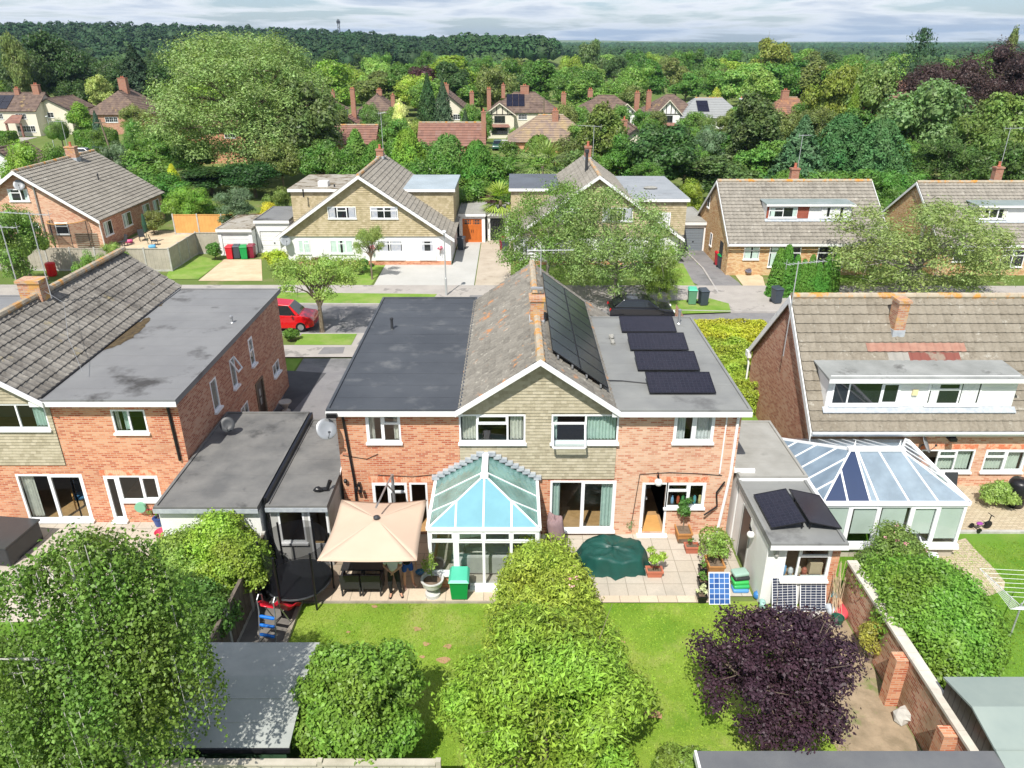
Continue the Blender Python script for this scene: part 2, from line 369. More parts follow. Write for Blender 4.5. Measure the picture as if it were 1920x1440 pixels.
LEAF = foliage('leaves'); LEAFG = foliage('leaves_glossy',.22,.5,.9,.3); LEAFD = foliage('leaves_dark',.15,.55,.5,.25); LEAFW = foliage('leaves_wood',.1,.6,.35,.2,.075,1.5); LEAFT = foliage('grass_blades',.3,.6,.4,.2,.5,1.1)
# ------------------------------------------------------------------ building pieces
def tslope(name,A,B,R,mat,parent,course=.33,cw=.3,amp=.018,sub=3,lim=None,step=.03,thick=.07):
 """tiled slope: A-B the eave, R the top above A; courses overlap and the tiles are rolled"""
 A,B,R = Vector(A),Vector(B),Vector(R)
 w = (B - A).length; Ln = (R - A).length; a = (B - A) / w; s = (R - A) / Ln; n = a.cross(s)
 if n.z < -1e-6 or (abs(n.z) < 1e-6 and n.y > 0): n = -n
 k = max(1,round(Ln / course)); c = Ln / k; mb = MB()
 for i in range(k):
  t0,t1 = i * c,(i + 1) * c
  l0 = lim(t0 / Ln) if lim else (0,1); l1 = lim(t1 / Ln) if lim else (0,1)
  ww = (l0[1] - l0[0]) * w
  nj = max(1,int(round(ww / cw * sub))) if amp > 0 else 1
  V = [];
  for j in range(nj + 1):
   f = j / nj; x0 = (l0[0] + (l0[1] - l0[0]) * f) * w; x1 = (l1[0] + (l1[1] - l1[0]) * f) * w
   h = amp * cos(2 * pi * x0 / cw) if amp > 0 else 0
   V += [A + a * x0 + s * t0 + n * (step + h),A + a * x1 + s * t1 + n * (h * .9),A + a * x0 + s * (t0 + .004) + n * (step + h - .017)]
  F = []; U = []
  for j in range(nj):
   b = 3 * j; q = 3 * (j + 1)
   xa = (l0[0] + (l0[1] - l0[0]) * j / nj) * w; xb = (l0[0] + (l0[1] - l0[0]) * (j + 1) / nj) * w
   y0,y1 = i * .33 + .01,i * .33 + .32
   F.append((b,q,q + 1,b + 1)); U.append([(xa,y0),(xb,y0),(xb,y1),(xa,y1)])
   F.append((b + 2,q + 2,q,b)); U.append([(xa,y0),(xb,y0),(xb,y0),(xa,y0)])
  mb.add(V,F,U)
 # underside and edges
 l0 = lim(0) if lim else (0,1); l1 = lim(1) if lim else (0,1)
 P = [A + a * l0[0] * w,A + a * l0[1] * w,R + a * l1[1] * w,R + a * l1[0] * w]
 P = [p - n * .02 for p in P]
 mb.ext(P,-n * thick)
 return build(name,mb,mat,parent,fix=False)

def ridge(parent,a,b,r=.13,mat=None,name='ridge_tiles',seg=.45):
 a,b = Vector(a),Vector(b); d = b - a; k = max(1,int(d.length / seg)); mb = MB()
 for i in range(k):
  p = a + d * (i / k); q = a + d * ((i + 1.02) / k)
  mb.tube([p,q],[r * 1.07,r * .98],8)
 return build(name,mb,mat or RIDGE,parent,smooth=False)

def wallh(mb,s0,s1,z0,z1,holes=(),depth=.1):
 hs = [h for h in holes if h[1] > s0 and h[0] < s1 and h[3] > z0 and h[2] < z1]
 xs = sorted(set([s0,s1] + [min(max(x,s0),s1) for h in hs for x in h[:2]]))
 zs = sorted(set([z0,z1] + [min(max(z,z0),z1) for h in hs for z in h[2:]]))
 for i in range(len(xs) - 1):
  for j in range(len(zs) - 1):
   cx,cz = (xs[i] + xs[i + 1]) / 2,(zs[j] + zs[j + 1]) / 2
   if any(h[0] < cx < h[1] and h[2] < cz < h[3] for h in hs): continue
   mb.quad((xs[i],0,zs[j]),(xs[i + 1],0,zs[j]),(xs[i + 1],0,zs[j + 1]),(xs[i],0,zs[j + 1]))
 for h in hs:
  a,b,c,d = max(h[0],s0),min(h[1],s1),max(h[2],z0),min(h[3],z1)
  e = -depth
  mb.quad((a,0,c),(a,e,c),(a,e,d),(a,0,d)); mb.quad((b,e,c),(b,0,c),(b,0,d),(b,e,d))
  mb.quad((a,e,d),(b,e,d),(b,0,d),(a,0,d)); mb.quad((a,0,c),(b,0,c),(b,e,c),(a,e,c))

def tilehung(mb,rng,z0,z1,holes=(),h=.115,cw=.17,out=.035):
 k = int((z1 - z0) / h)
 for i in range(k + 1):
  a = z0 + i * h; b = min(a + h,z1)
  if b - a < .01: break
  lo = rng(a); hi = rng(b)
  iv = [(max(lo[0],hi[0]) if i else lo[0],min(lo[1],hi[1]) if i else lo[1])]
  for q in holes:
   if q[2] < b - .01 and q[3] > a + .01:
    nv = []
    for s,e in iv:
     if q[0] >= e or q[1] <= s: nv.append((s,e)); continue
     if q[0] > s: nv.append((s,q[0]))
     if q[1] < e: nv.append((q[1],e))
    iv = nv
  for s,e in iv:
   if e - s < .02: continue
   o = (i % 2) * cw / 2; y0,y1 = i * .115 + .004,i * .115 + .11
   V = [(s,out,a),(e,out,a),(e,out * .35,b),(s,out * .35,b),(s,0,a),(e,0,a)]
   mb.add(V,[(0,1,2,3),(4,5,1,0)],[[(s + o,y0),(e + o,y0),(e + o,y1),(s + o,y1)],[(s + o,y0),(e + o,y0),(e + o,y0),(s + o,y0)]])

def curtain_mb(mb,s0,s1,z0,z1,d,amp=.025,per=.11):
 n = max(6,int((s1 - s0) / per * 4)); V = []
 for i in range(n + 1):
  s = s0 + (s1 - s0) * i / n; y = d + amp * sin(2 * pi * i / 4 + .3 * sin(i))
  V += [(s,y,z0),(s,y * 1.0,z1)]
 mb.add(V,[(2 * i,2 * i + 2,2 * i + 3,2 * i + 1) for i in range(n)])

def window(par,M,s0,s1,z0,z1,panes='F',widths=None,top=.28,curt=(),mode='hole',sill=True,fw=.06,name='window',label=None,
   framemat=None,glass=None,bars=0,hbars=0,sillout=.09,opening=()):
 """panes: one letter per light, F fixed, S sash, T a top light over a fixed one. curt: (from, to, material) in fractions of the width"""
 fm = framemat or UPVC; n = len(panes); ws = widths or [1] * n; t = sum(ws); W_ = s1 - s0; x = [s0]
 for q in ws: x.append(x[-1] + W_ * q / t)
 f0,f1,gd = (-.05,.012,-.02) if mode == 'hole' else (.0,.05,.028)
 mb = MB(M); e = .003
 mb.box(s0,s0 + fw,f0,f1,z0,z1); mb.box(s1 - fw,s1,f0,f1,z0,z1)
 mb.box(s0 + fw,s1 - fw,f0,f1 - e,z1 - fw,z1); mb.box(s0 + fw,s1 - fw,f0,f1 - e,z0,z0 + fw)
 gl = MB(M)
 for i in range(n):
  a = x[i] + (fw if i == 0 else fw / 2); b = x[i + 1] - (fw if i == n - 1 else fw / 2)
  if i: mb.box(x[i] - fw / 2,x[i] + fw / 2,f0,f1 - 2 * e,z0 + fw,z1 - fw)
  c,d = z0 + fw,z1 - fw
  if panes[i] == 'T':
   zt = d - (z1 - z0) * top; mb.box(a,b,f0,f1 - 3 * e,zt - fw * .45,zt + fw * .45)
   g = .03
   for (p,q) in ((zt + fw * .45,d),):
    mb.box(a,a + g,f0,f1 + .006,p,q); mb.box(b - g,b,f0,f1 + .006,p,q); mb.box(a + g,b - g,f0,f1 + .006,p,p + g); mb.box(a + g,b - g,f0,f1 + .006,q - g,q)
  if panes[i] == 'S':
   g = .045
   mb.box(a,a + g,f0,f1 + .006,c,d); mb.box(b - g,b,f0,f1 + .006,c,d); mb.box(a + g,b - g,f0,f1 + .006,c,c + g); mb.box(a + g,b - g,f0,f1 + .006,d - g,d)
  for k in range(bars):
   xx = a + (b - a) * (k + 1) / (bars + 1); mb.box(xx - .014,xx + .014,f0,f1 - 4 * e,c,d)
  for k in range(hbars):
   zz = c + (d - c) * (k + 1) / (hbars + 1); mb.box(a,b,f0,f1 - 5 * e,zz - .014,zz + .014)
  if i in opening: continue
  gl.quad((a - .01,gd,c - .01),(b + .01,gd,c - .01),(b + .01,gd,d + .01),(a - .01,gd,d + .01))
 o = build(name,mb,fm,par,label)
 g = glass or (GLASS if mode == 'hole' else DGLASS)
 if gl.f: build('glass',gl,g,o)
 if sill:
  sb = MB(M); sb.box(s0 - .04,s1 + .04,.0 if mode == 'hole' else .002,sillout,z0 - .075,z0 - .002); build('sill',sb,fm,o)
 if curt:
  by = {}
  for c0,c1,m in curt: by.setdefault(m.name,(m,[]))[1].append((c0,c1))
  for m,lst in by.values():
   cb = MB(M)
   for c0,c1 in lst: curtain_mb(cb,s0 + fw * .6 + (W_ - fw * 1.2) * c0,s0 + fw * .6 + (W_ - fw * 1.2) * c1,z0 + fw * .7,z1 - fw * .7,-.16 if mode == 'hole' else .037,.03 if mode == 'hole' else .004)
   build('curtain',cb,m,o)
 return o

def flatroof(par,x0,x1,y0,y1,z,mat,name='flat_roof',t=.16,kerb=.05,trim=None,label=None,fascia=.2,fo=.012):
 mb = MB(); mb.box(x0,x1,y0,y1,z - t,z)
 for a in ((x0,x0 + .09,y0,y1),(x1 - .09,x1,y0,y1),(x0 + .09,x1 - .09,y0,y0 + .09),(x0 + .09,x1 - .09,y1 - .09,y1)):
  mb.box(*a,z - .004,z + kerb)
 k = int((x1 - x0) / 1.0) if (x1 - x0) > (y1 - y0) else 0
 j = 1
 yy = y0 + 1.0
 while yy < y1 - .3:      # overlaps between the felt sheets
  mb.box(x0 + .09,x1 - .09,yy,yy + .1,z - .003,z + .006); yy += 1.0
 o = build(name,mb,mat,par,label)
 if trim is not None:
  f = MB(); f.box(x0 - fo,x1 + fo,y0 - .03,y0 - fo / 2,z - fascia,z - .02); build('fascia',f,trim,o)
 return o

def bargeboard(par,pts,mat=WHITE,w=.2,t=.04,name='bargeboard',off=(0,-1,0)):
 """boards following a gable edge; pts from one eave over the apex to the other"""
 mb = MB()
 for a,b in zip(pts[:-1],pts[1:]):
  a,b = Vector(a),Vector(b); d = Vector((0,0,-w))
  mb.ext([a,b,b + d,a + d],Vector(off) * t)
 return build(name,mb,mat,par)

def pipe(par,pts,r=.04,mat=BLACKP,name='downpipe',label=None):
 mb = MB(); mb.tube(pts,r,8); return build(name,mb,mat,par,label,smooth=False)

def chimney(par,x,y,z0,z1,w=.6,d=.45,mat=None,pots=1,potmat=None,label=None,flash=True):
 mb = MB(); mb.box(x - w / 2,x + w / 2,y - d / 2,y + d / 2,z0,z1 - .12)
 mb.box(x - w / 2 - .05,x + w / 2 + .05,y - d / 2 - .05,y + d / 2 + .05,z1 - .12,z1)
 c = build('chimney',mb,mat or CHIMB,par,label)
 p = MB()
 for k in range(pots):
  px = x + (k - (pots - 1) / 2) * .34; p.lathe([(.11,0),(.13,.06),(.1,.12),(.1,.32),(.13,.36),(.09,.38)],px,y,z1,10)
 build('chimney_pot',p,potmat or TERRA,c)
 if flash:
  f = MB(); f.box(x - w / 2 - .03,x + w / 2 + .03,y - d / 2 - .03,y + d / 2 + .03,z0 - .2,z0 + .32); build('flashing',f,LEAD,c)
 return c

def aerial(par,x,y,z0,h=2.0,n=9,rot=.6,ln=1.2,mat=None):
 mb = MB(); mb.tube([(x,y,z0),(x,y,z0 + h)],.022,6)
 dx,dy = cos(rot),sin(rot); z = z0 + h - .08
 mb.tube([(x - dx * ln * .3,y - dy * ln * .3,z),(x + dx * ln * .7,y + dy * ln * .7,z)],.014,5)
 for k in range(n):
  f = -.28 + .96 * k / (n - 1); q = .17 if k else .22
  px,py = x + dx * ln * f,y + dy * ln * f
  mb.tube([(px + dy * q,py - dx * q,z + .01),(px - dy * q,py + dx * q,z + .01)],.007,4)
 mb.tube([(x - dx * ln * .3,y - dy * ln * .3,z - .2),(x - dx * ln * .3,y - dy * ln * .3,z + .2)],.01,4)
 return build('tv_aerial',mb,mat or GALV,par)

def sat_dish(par,x,y,z,az,r=.3,mat=None,label=None):
 """az: direction the dish looks, degrees from +X; fixed with a short arm behind"""
 d = Vector((cos(radians(az)) * .87,sin(radians(az)) * .87,.5)); q = d.to_track_quat('Z','Y').to_matrix().to_4x4()
 M = Matrix.Translation((x,y,z)) @ q; mb = MB(M)
 prof = [(.001,.0),(r * .5,r * .06),(r * .85,r * .17),(r,r * .24),(r * .98,r * .27),(r * .5,r * .1),(.001,.03)]
 mb.lathe(prof,n=20,sy=1.08)
 o = build('satellite_dish',mb,mat or DISH,par,label,smooth=True)
 ab = MB(M); ab.tube([(0,-r,.05),(0,-r * .45,r * 1.15)],.012,5); ab.box(-.035,.035,-r * .5,-r * .3,r * 1.05,r * 1.25)
 ab.tube([(0,0,0),(0,0,-.12)],.025,6); ab.M = Matrix.Translation((x,y,z)); e = -Vector((d.x,d.y,0)).normalized() * .2
 ab.tube([(e.x * .5,e.y * .5,-.08),(e.x,e.y,-.3)],.02,6)
 build('dish_arm',ab,DARKG,o); return o

def vent(par,x,y,z,h=.35,mat=DARKG,name='vent_pipe'):
 mb = MB(); mb.lathe([(.09,0),(.06,.04),(.055,h - .08),(.075,h - .07),(.075,h),(.02,h + .03)],x,y,z,12)
 return build(name,mb,mat,par,smooth=False)

def room(par,x0,x1,y0,y1,z0,z1,splits=(),name='interior'):
 mb = MB()
 xs = [x0] + list(splits) + [x1]
 for a,b in zip(xs[:-1],xs[1:]):
  mb.cur = 0
  mb.quad((a,y0,z0),(a,y1,z0),(a,y1,z1),(a,y0,z1)); mb.quad((b,y0,z0),(b,y1,z0),(b,y1,z1),(b,y0,z1))
  mb.quad((a,y1,z0),(b,y1,z0),(b,y1,z1),(a,y1,z1)); mb.quad((a,y0,z1),(b,y0,z1),(b,y1,z1),(a,y1,z1))
  mb.cur = 1; mb.quad((a,y0,z0),(b,y0,z0),(b,y1,z0),(a,y1,z0))
 return build(name,mb,[ROOM,ROOMF],par,fix=False)

# ------------------------------------------------------------------ foliage
def fastmesh(name,V,F,mats):
 me = bpy.data.meshes.new(name); n = len(F); k = F.shape[1]
 me.vertices.add(len(V)); me.vertices.foreach_set('co',V.astype(np.float32).ravel())
 me.loops.add(n * k); me.loops.foreach_set('vertex_index',F.astype(np.int32).ravel())
 me.polygons.add(n); me.polygons.foreach_set('loop_start',np.arange(0,n * k,k,dtype=np.int32)); me.polygons.foreach_set('loop_total',np.full(n,k,dtype=np.int32))
 for m in mats: me.materials.append(m)
 me.update(calc_edges=True); return me
def unit(a): return a / np.maximum(np.linalg.norm(a,axis=1,keepdims=True),1e-9)
def leaves_VF(P,N,S,asp=.55,rng=None,droop=.0,fold=.25):
 n = len(P); N = unit(N); t = rng.normal(size=(n,3)); t -= N * (t * N).sum(1,keepdims=True); t[:,2] -= droop; t = unit(t)
 b = np.cross(N,t); b = unit(b); S = S[:,None]
 V = np.empty((n,4,3)); V[:,0] = P - t * S * .5; V[:,1] = P + b * S * asp * .5 - N * S * fold * .3 + t * S * .06
 V[:,2] = P + t * S * .5 - N * S * fold * .25; V[:,3] = P - b * S * asp * .5 - N * S * fold * .3 + t * S * .06
 return V.reshape(-1,3),np.arange(4 * n).reshape(n,4)
def rdir(rng,n,up=-.3):
 d = unit(rng.normal(size=(n * 3,3))); d = d[d[:,2] > up][:n]
 while len(d) < n: d = np.vstack([d,unit(rng.normal(size=(n,3)))])[:n]
 return d
def lobes_broad(rng,K,rx,rz,zc,r=(.26,.42),surf_=.62):
 d = rdir(rng,K,-.75); rad = surf_ * rng.uniform(.75,1.15,K)[:,None]
 C = d * rad * np.array([rx,rx,rz]); C[:,2] += zc; R = rng.uniform(*r,K) * min(rx,rz * 1.1)
 C = np.vstack([C,[[0,0,zc]]]); R = np.append(R,.5 * min(rx,rz)); return C,R
def sample_lobes(rng,C,R,n,up=-.35,depth=(.72,1.06),sq=.9,upb=.35,jit=.5,ragged=.0):
 w = R ** 2; w = w / w.sum(); k = rng.choice(len(R),n,p=w); d = rdir(rng,n,up)
 rr = rng.uniform(*depth,n)
 if ragged: rr += np.abs(rng.normal(size=n)) * ragged
 # small scale lumps on each lobe
 f = 1 + .10 * np.sin(d[:,0] * 9 + k) * np.sin(d[:,1] * 8 + 2 * k) + .08 * np.sin(d[:,2] * 11 + k)
 P = C[k] + d * (R[k] * rr * f)[:,None] * np.array([1,1,sq])
 keep = np.ones(n,bool)
 for j in range(len(R)):
  q = (P - C[j]) / (R[j] * .66); keep &= ((q ** 2).sum(1) > 1) | (k == j)
 P,d = P[keep],d[keep]
 N = d + np.array([0,0,upb]) + rng.normal(size=(len(P),3)) * jit
 return P,N
def core_VF(C,R,sc=.72,m=8):
 Vs,Fs = [],[]; off = 0
 for c,r in zip(C,R):
  th = np.linspace(0,pi,m // 2 + 1); ph = np.linspace(0,2 * pi,m,endpoint=False)
  V = np.array([[sin(t) * cos(p),sin(t) * sin(p),cos(t)] for t in th for p in ph]) * r * sc + c
  F = [[i * m + k,i * m + (k + 1) % m,(i + 1) * m + (k + 1) % m,(i + 1) * m + k] for i in range(m // 2) for k in range(m)]
  Vs.append(V); Fs.append(np.array(F) + off); off += len(V)
 return np.vstack(Vs),np.vstack(Fs)
def joinVF(parts):
 Vs,Fs = [],[]; off = 0
 for V,F in parts: Vs.append(V); Fs.append(F + off); off += len(V)
 return np.vstack(Vs),np.vstack(Fs)
def trunk_mb(C,h,r,rng,nlimb=9,base=.28,twig=True,lean=(0,0)):
 mb = MB(); top = .62 * h
 mb.tube([(0,0,-.1),(.03 * r,0,.15),(lean[0] * .3,lean[1] * .3,top * .5),(lean[0],lean[1],top)],[r * 1.5,r * 1.1,r * .8,r * .35],8)
 idx = rng.choice(len(C),min(nlimb,len(C)),replace=False)
 for i in idx:
  c = C[i]; z = rng.uniform(base,.55) * h; z = min(z,max(.1 * h,c[2] - .05 * h)); f = z / top
  a = Vector((lean[0] * f,lean[1] * f,z)); b = Vector(c); m = a.lerp(b,.5) + Vector((0,0,.04 * h))
  mb.tube([a,m,b],[r * .5,r * .3,r * .12],6)
  if twig:
   for _ in range(3):
    e = b + Vector(rng.normal(size=3)) * .09 * h; g = m.lerp(b,rng.uniform(.2,.9)); mb.tube([g,e],[r * .13,r * .04],4,cap=False)
 return mb
LIB = {}
def lib_broad(key,seed,n,leaf,K=16,rx=4.0,h=10.0,z0=1.8,mat=None,core=True,ragged=.0,tr=.22,limbs=9,r=(.26,.42),sq=.9,bark=None,droop=.0,asp=.6,depth=(.72,1.06),jit=.5,surf_=.62):
 rng = np.random.default_rng(seed); rz = (h - z0) / 2; zc = z0 + rz
 C,R = lobes_broad(rng,K,rx,rz,zc,r,surf_); sc = np.array([rx,rx,rz])
 P,N = sample_lobes(rng,C,R,n,sq=sq,ragged=ragged,depth=depth,jit=jit)
 mx = (np.abs(P[:,:2]).max()); P[:,:2] *= rx / np.quantile(np.hypot(P[:,0],P[:,1]),.985)
 zt = np.quantile(P[:,2],.998); P[:,2] *= h / zt; C[:,2] *= h / zt
 S = leaf * rng.uniform(.6,1.3,len(P)); parts = [leaves_VF(P,N,S,asp,rng,droop)]
 if core: parts.append(core_VF(C,R,.62))
 V,F = joinVF(parts); me = fastmesh('crown_' + key,V,F,[mat or LEAF])
 tb = trunk_mb(C,h,tr,rng,limbs); to = build('trunk',tb,bark or BARK); tm = to.data; bpy.data.objects.remove(to)
 LIB[key] = (me,tm,rx * 2,h)
def lib_conifer(key,seed,n,leaf,rx=2.2,h=10.0,z0=.6,pw=.85,tiers=16,mat=None,droop=.35,dense=True,rag=.12,tr=.2,steps=.5):
 rng = np.random.default_rng(seed)
 t = rng.uniform(0,1,n) ** 1.25; ph = rng.uniform(0,2 * pi,n)
 tt = (np.floor(t * tiers) + rng.uniform(0,1,n) ** 1.5 * .9) / tiers         # boughs in tiers
 arm = 1 + rag * 2.2 * np.sin(ph * 5 + np.floor(t * tiers) * 2.4) * rng.uniform(.3,1,n)
 fr = rng.uniform(.0,1.0,n) ** .45
 R = rx * (1 - tt) ** pw * arm * (.55 + .45 * fr) + .04
 fracin = (tt * tiers) % 1
 z = z0 + (h - z0) * tt - droop * R * fr * .5 + steps * (.5 - fracin) * 0
 P = np.stack([R * np.cos(ph),R * np.sin(ph),z],1)
 N = np.stack([np.cos(ph),np.sin(ph),np.full(n,.75)],1) + rng.normal(size=(n,3)) * .45
 P[:,2] *= h / P[:,2].max()
 S = leaf * rng.uniform(.6,1.3,n); parts = [leaves_VF(P,N,S,.45,rng,.9,.4)]
 if dense:
  m = 10; V = []; zs = np.linspace(0,.93,7)
  for q in zs:
   for k in range(m): a = 2 * pi * k / m; rr = rx * (1 - q) ** pw * .62; V.append((rr * cos(a),rr * sin(a),z0 + (h - z0) * q))
  F = [[i * m + k,i * m + (k + 1) % m,(i + 1) * m + (k + 1) % m,(i + 1) * m + k] for i in range(6) for k in range(m)]
  parts.append((np.array(V),np.array(F)))
 V,F = joinVF(parts); me = fastmesh('crown_' + key,V,F,[mat or LEAFD])
 tb = MB(); tb.tube([(0,0,-.1),(0,0,h * .5),(0,0,h * .97)],[tr,tr * .6,.02],7)
 to = build('trunk',tb,BARK); tm = to.data; bpy.data.objects.remove(to)
 LIB[key] = (me,tm,rx * 2,h)
TREES = []
def tree(key,x,y,w,h,color,label,name='tree',cat='tree',group=None,rz=None,z=.0,wy=None):
 me,tm,w0,h0 = LIB[key]; rng = random.Random(int(x * 131 + y * 17)); rz = rng.uniform(0,6.28) if rz is None else rz
 r = thing(name,label,cat,(x,y,z),rz,group); r.scale = (w / w0,(wy or w) / w0,h / h0)
 c = bpy.data.objects.new('crown',me); COL.objects.link(c); c.parent = r; c.color = (*color,1)
 t = bpy.data.objects.new('trunk',tm); COL.objects.link(t); t.parent = r
 TREES.append((x,y,w)); return r
def TP(key,u,vt,wpx,Y,color,label,**k):
 X,h = FY(u,vt,Y); zc = Y * cos(PITCH) + (CAMH - h * .6) * sin(PITCH)
 return tree(key,X,Y,wpx / FPX * zc,h,color,label,**k)

def custom_bush(name,label,cat,loc,C,R,n,leaf,color,mat=None,asp=.45,trunk=.08,depth=(.75,1.08),core=.74,droop=.0,seed=1,group=None,bark=None,h=None,up=-.35,jit=.55,ragged=.0,limbs=10,flowers=None,trunkbase=None,upb=.35):
 """a shrub or tree of its own shape: lobes C (relative to loc) with radii R, n leaves"""
 rng = np.random.default_rng(seed); C = np.array(C,float); R = np.array(R,float)
 P,N = sample_lobes(rng,C,R,n,up=up,depth=depth,jit=jit,ragged=ragged,upb=upb); P[:,2] = np.maximum(P[:,2],.02 + rng.uniform(0,.1,len(P)))
 S = leaf * rng.uniform(.6,1.3,len(P)); parts = [leaves_VF(P,N,S,asp,rng,droop)]
 if core: parts.append(core_VF(C,R,core))
 V,F = joinVF(parts); V[:,2] = np.maximum(V[:,2],.01)
 r = thing(name,label,cat,loc,0,group)
 c = bpy.data.objects.new('foliage' if cat != 'tree' else 'crown',fastmesh('foliage',V,F,[mat or LEAFG])); COL.objects.link(c); c.parent = r; c.color = (*color,1)
 h = h or float((C[:,2] + R).max())
 tb = trunk_mb(C,h,trunk,rng,limbs); build('trunk' if cat == 'tree' else 'stems',tb,bark or BARK,r,local=True)
 if flowers:
  fc,fn,fs,sel = flowers; i = [k for k in range(len(P)) if sel(P[k])]; i = rng.choice(i,min(fn,len(i)),replace=False)
  FP = np.repeat(P[i],7,0) + rng.normal(size=(len(i) * 7,3)) * fs * .6 + np.array([0,-.02,.05]); FN = rng.normal(size=FP.shape) + np.array([0,-.6,.8])
  V,F = leaves_VF(FP,FN,np.full(len(FP),fs),.8,rng)
  f = bpy.data.objects.new('blossom',fastmesh('blossom',V,F,[LEAF])); COL.objects.link(f); f.parent = r; f.color = (*fc,1)
 return r
def hedge(name,label,cat,x0,x1,y0,y1,h,n,leaf,color,mat=None,rnd=.25,group=None,rz=.0,seed=3,lump=.1,asp=.5):
 """a clipped box hedge of leaves round a leafy core, centred on its own base point"""
 rng = np.random.default_rng(seed); cx_,cy_ = (x0 + x1) / 2,(y0 + y1) / 2; a,b = (x1 - x0) / 2,(y1 - y0) / 2
 areas = np.array([4 * a * b,2 * b * h,2 * b * h,2 * a * h,2 * a * h]); k = rng.choice(5,n,p=areas / areas.sum())
 s,t = rng.uniform(-1,1,n),rng.uniform(-1,1,n); P = np.zeros((n,3)); N = np.zeros((n,3))
 for j,(nx,ny,nz) in enumerate(((0,0,1),(-1,0,0),(1,0,0),(0,-1,0),(0,1,0))):
  q = k == j; N[q] = (nx,ny,nz)
  if j == 0: P[q] = np.stack([s[q] * a,t[q] * b,np.full(q.sum(),h)],1)
  elif j < 3: P[q] = np.stack([np.full(q.sum(),nx * a),s[q] * b,(t[q] + 1) / 2 * h],1)
  else: P[q] = np.stack([s[q] * a,np.full(q.sum(),ny * b),(t[q] + 1) / 2 * h],1)
 # round the top edges
 e = np.stack([np.maximum(np.abs(P[:,0]) - (a - rnd),0) * np.sign(P[:,0]),np.maximum(np.abs(P[:,1]) - (b - rnd),0) * np.sign(P[:,1]),np.maximum(P[:,2] - (h - rnd),0)],1)
 ln = np.linalg.norm(e,axis=1,keepdims=True); c = P - e; P = c + e / np.maximum(ln,1e-6) * np.minimum(ln,rnd)
 lp = lump * (np.sin(P[:,0] * 2.1 + seed) * np.sin(P[:,1] * 2.6 + 1) + .5 * np.sin(P[:,0] * 5 + P[:,2] * 4) * np.sin(P[:,1] * 4.3))
 P += unit(N + e) * (lp + rng.uniform(-.12,.04,n))[:,None]; P[:,2] = np.maximum(P[:,2],.02)
 Nn = unit(N + e * 2) + np.array([0,0,.3]) + rng.normal(size=(n,3)) * .55
 V,F = leaves_VF(P,Nn,leaf * rng.uniform(.6,1.3,n),asp,rng)
 q = .2; Vb = np.array([(x,y,z) for z in (.0,h - q) for x,y in ((-a + q,-b + q),(a - q,-b + q),(a - q,b - q),(-a + q,b - q))])
 Fb = np.array([(4,5,6,7),(0,1,5,4),(1,2,6,5),(2,3,7,6),(3,0,4,7)])
 V,F = joinVF([(V,F),(Vb,Fb)])
 o = bpy.data.objects.new(name,fastmesh(name,V,F,[mat or LEAF])); COL.objects.link(o); o.location = (cx_,cy_,0); o.rotation_euler = (0,0,rz); o.color = (*color,1)
 return tag(o,label,cat,group)
# ------------------------------------------------------------------ ground, paving, roads
def sheet(name,poly,z,mat,kind='structure'):
 mb = MB(); mb.poly([(x,y,z) for x,y in poly]); o = build(name,mb,mat,None,loc=(poly[0][0],poly[0][1],0),fix=False)
 if o.data.polygons[0].normal.z < 0: o.data.flip_normals()
 o['kind'] = kind; return o
def rect(x0,x1,y0,y1): return [(x0,y0),(x1,y0),(x1,y1),(x0,y1)]
def hgt(x,y):
 f = .0
 if y > 330:
  k = min(1,(y - 330) / 420.0); f += 20 * k * k * (3 - 2 * k) * (1 / (1 + math.exp((x + 120) / 90.0)))
  k2 = min(1,max(0,(y - 900) / 2200.0)); f += 2.5 * k2 * (1 + .5 * sin(x / 700.0) + .4 * sin(x / 330.0 + 1))
  k3 = min(1,max(0,(y - 3400) / 2500.0)); f += 22 * k3 * (1 + .25 * sin(x / 900.0 + 2) + .12 * sin(x / 300.0))
 return f
ys = [-80,0,60,120,200,330] + [330 + 40 * i for i in range(1,15)] + [890 + 120 * i for i in range(1,20)] + [3170 + 300 * i for i in range(1,14)]
mb = MB(); NX = 60; grid = []
for y in ys:
 half = 160 + max(0,y) * 1.05
 grid.append([(half * (2 * i / NX - 1),y,hgt(half * (2 * i / NX - 1),y)) for i in range(NX + 1)])
V = [p for r in grid for p in r]; mb.add(V,[(j * (NX + 1) + i,j * (NX + 1) + i + 1,(j + 1) * (NX + 1) + i + 1,(j + 1) * (NX + 1) + i) for j in range(len(ys) - 1) for i in range(NX)])
GROUNDM = surf('field_grass',(.1,.15,.035),(.16,.2,.06),.03,.95,.1,c3=(.22,.2,.1),s3=.4,t3=(.55,.7))
o = build('ground',mb,GROUNDM,None,fix=False); o['kind'] = 'structure'

SOILP = surf('soil_spot',(.42,.24,.14),(.34,.22,.12),5.0,.95)
sheet('lawn',rect(-6.62,9.0,10.6,18.52),.012,LAWN)
sheet('soil_bed',[(8.2,10.6),(10.15,10.6),(10.15,18.3),(7.4,18.3),(7.9,17.0),(8.0,14.5)],.02,surf('dry_soil',(.36,.28,.19),(.24,.19,.125),2.2,.95,.1,c3=(.14,.2,.05),s3=.9,t3=(.56,.68),bmp=.7,bs=16))
sheet('patio',rect(-6.6,1.9,18.5,22.0),.05,SLABS)
sheet('patio',rect(1.9,7.62,18.72,22.0),.046,SLABG)
sheet('patio_edging',rect(1.9,6.75,18.42,18.74),.056,SLABS)
sheet('paving',rect(-8.0,-6.66,10.7,20.3),.02,surf('dark_paving',(.14,.13,.12),(.2,.185,.165),1.5,.8))  # mottled paving, darker than the patio slabs
mb = MB(); mb.box(-6.68,-6.55,10.7,18.5,0,.14); mb.box(-6.55,-.2,18.42,18.5,0,.06)
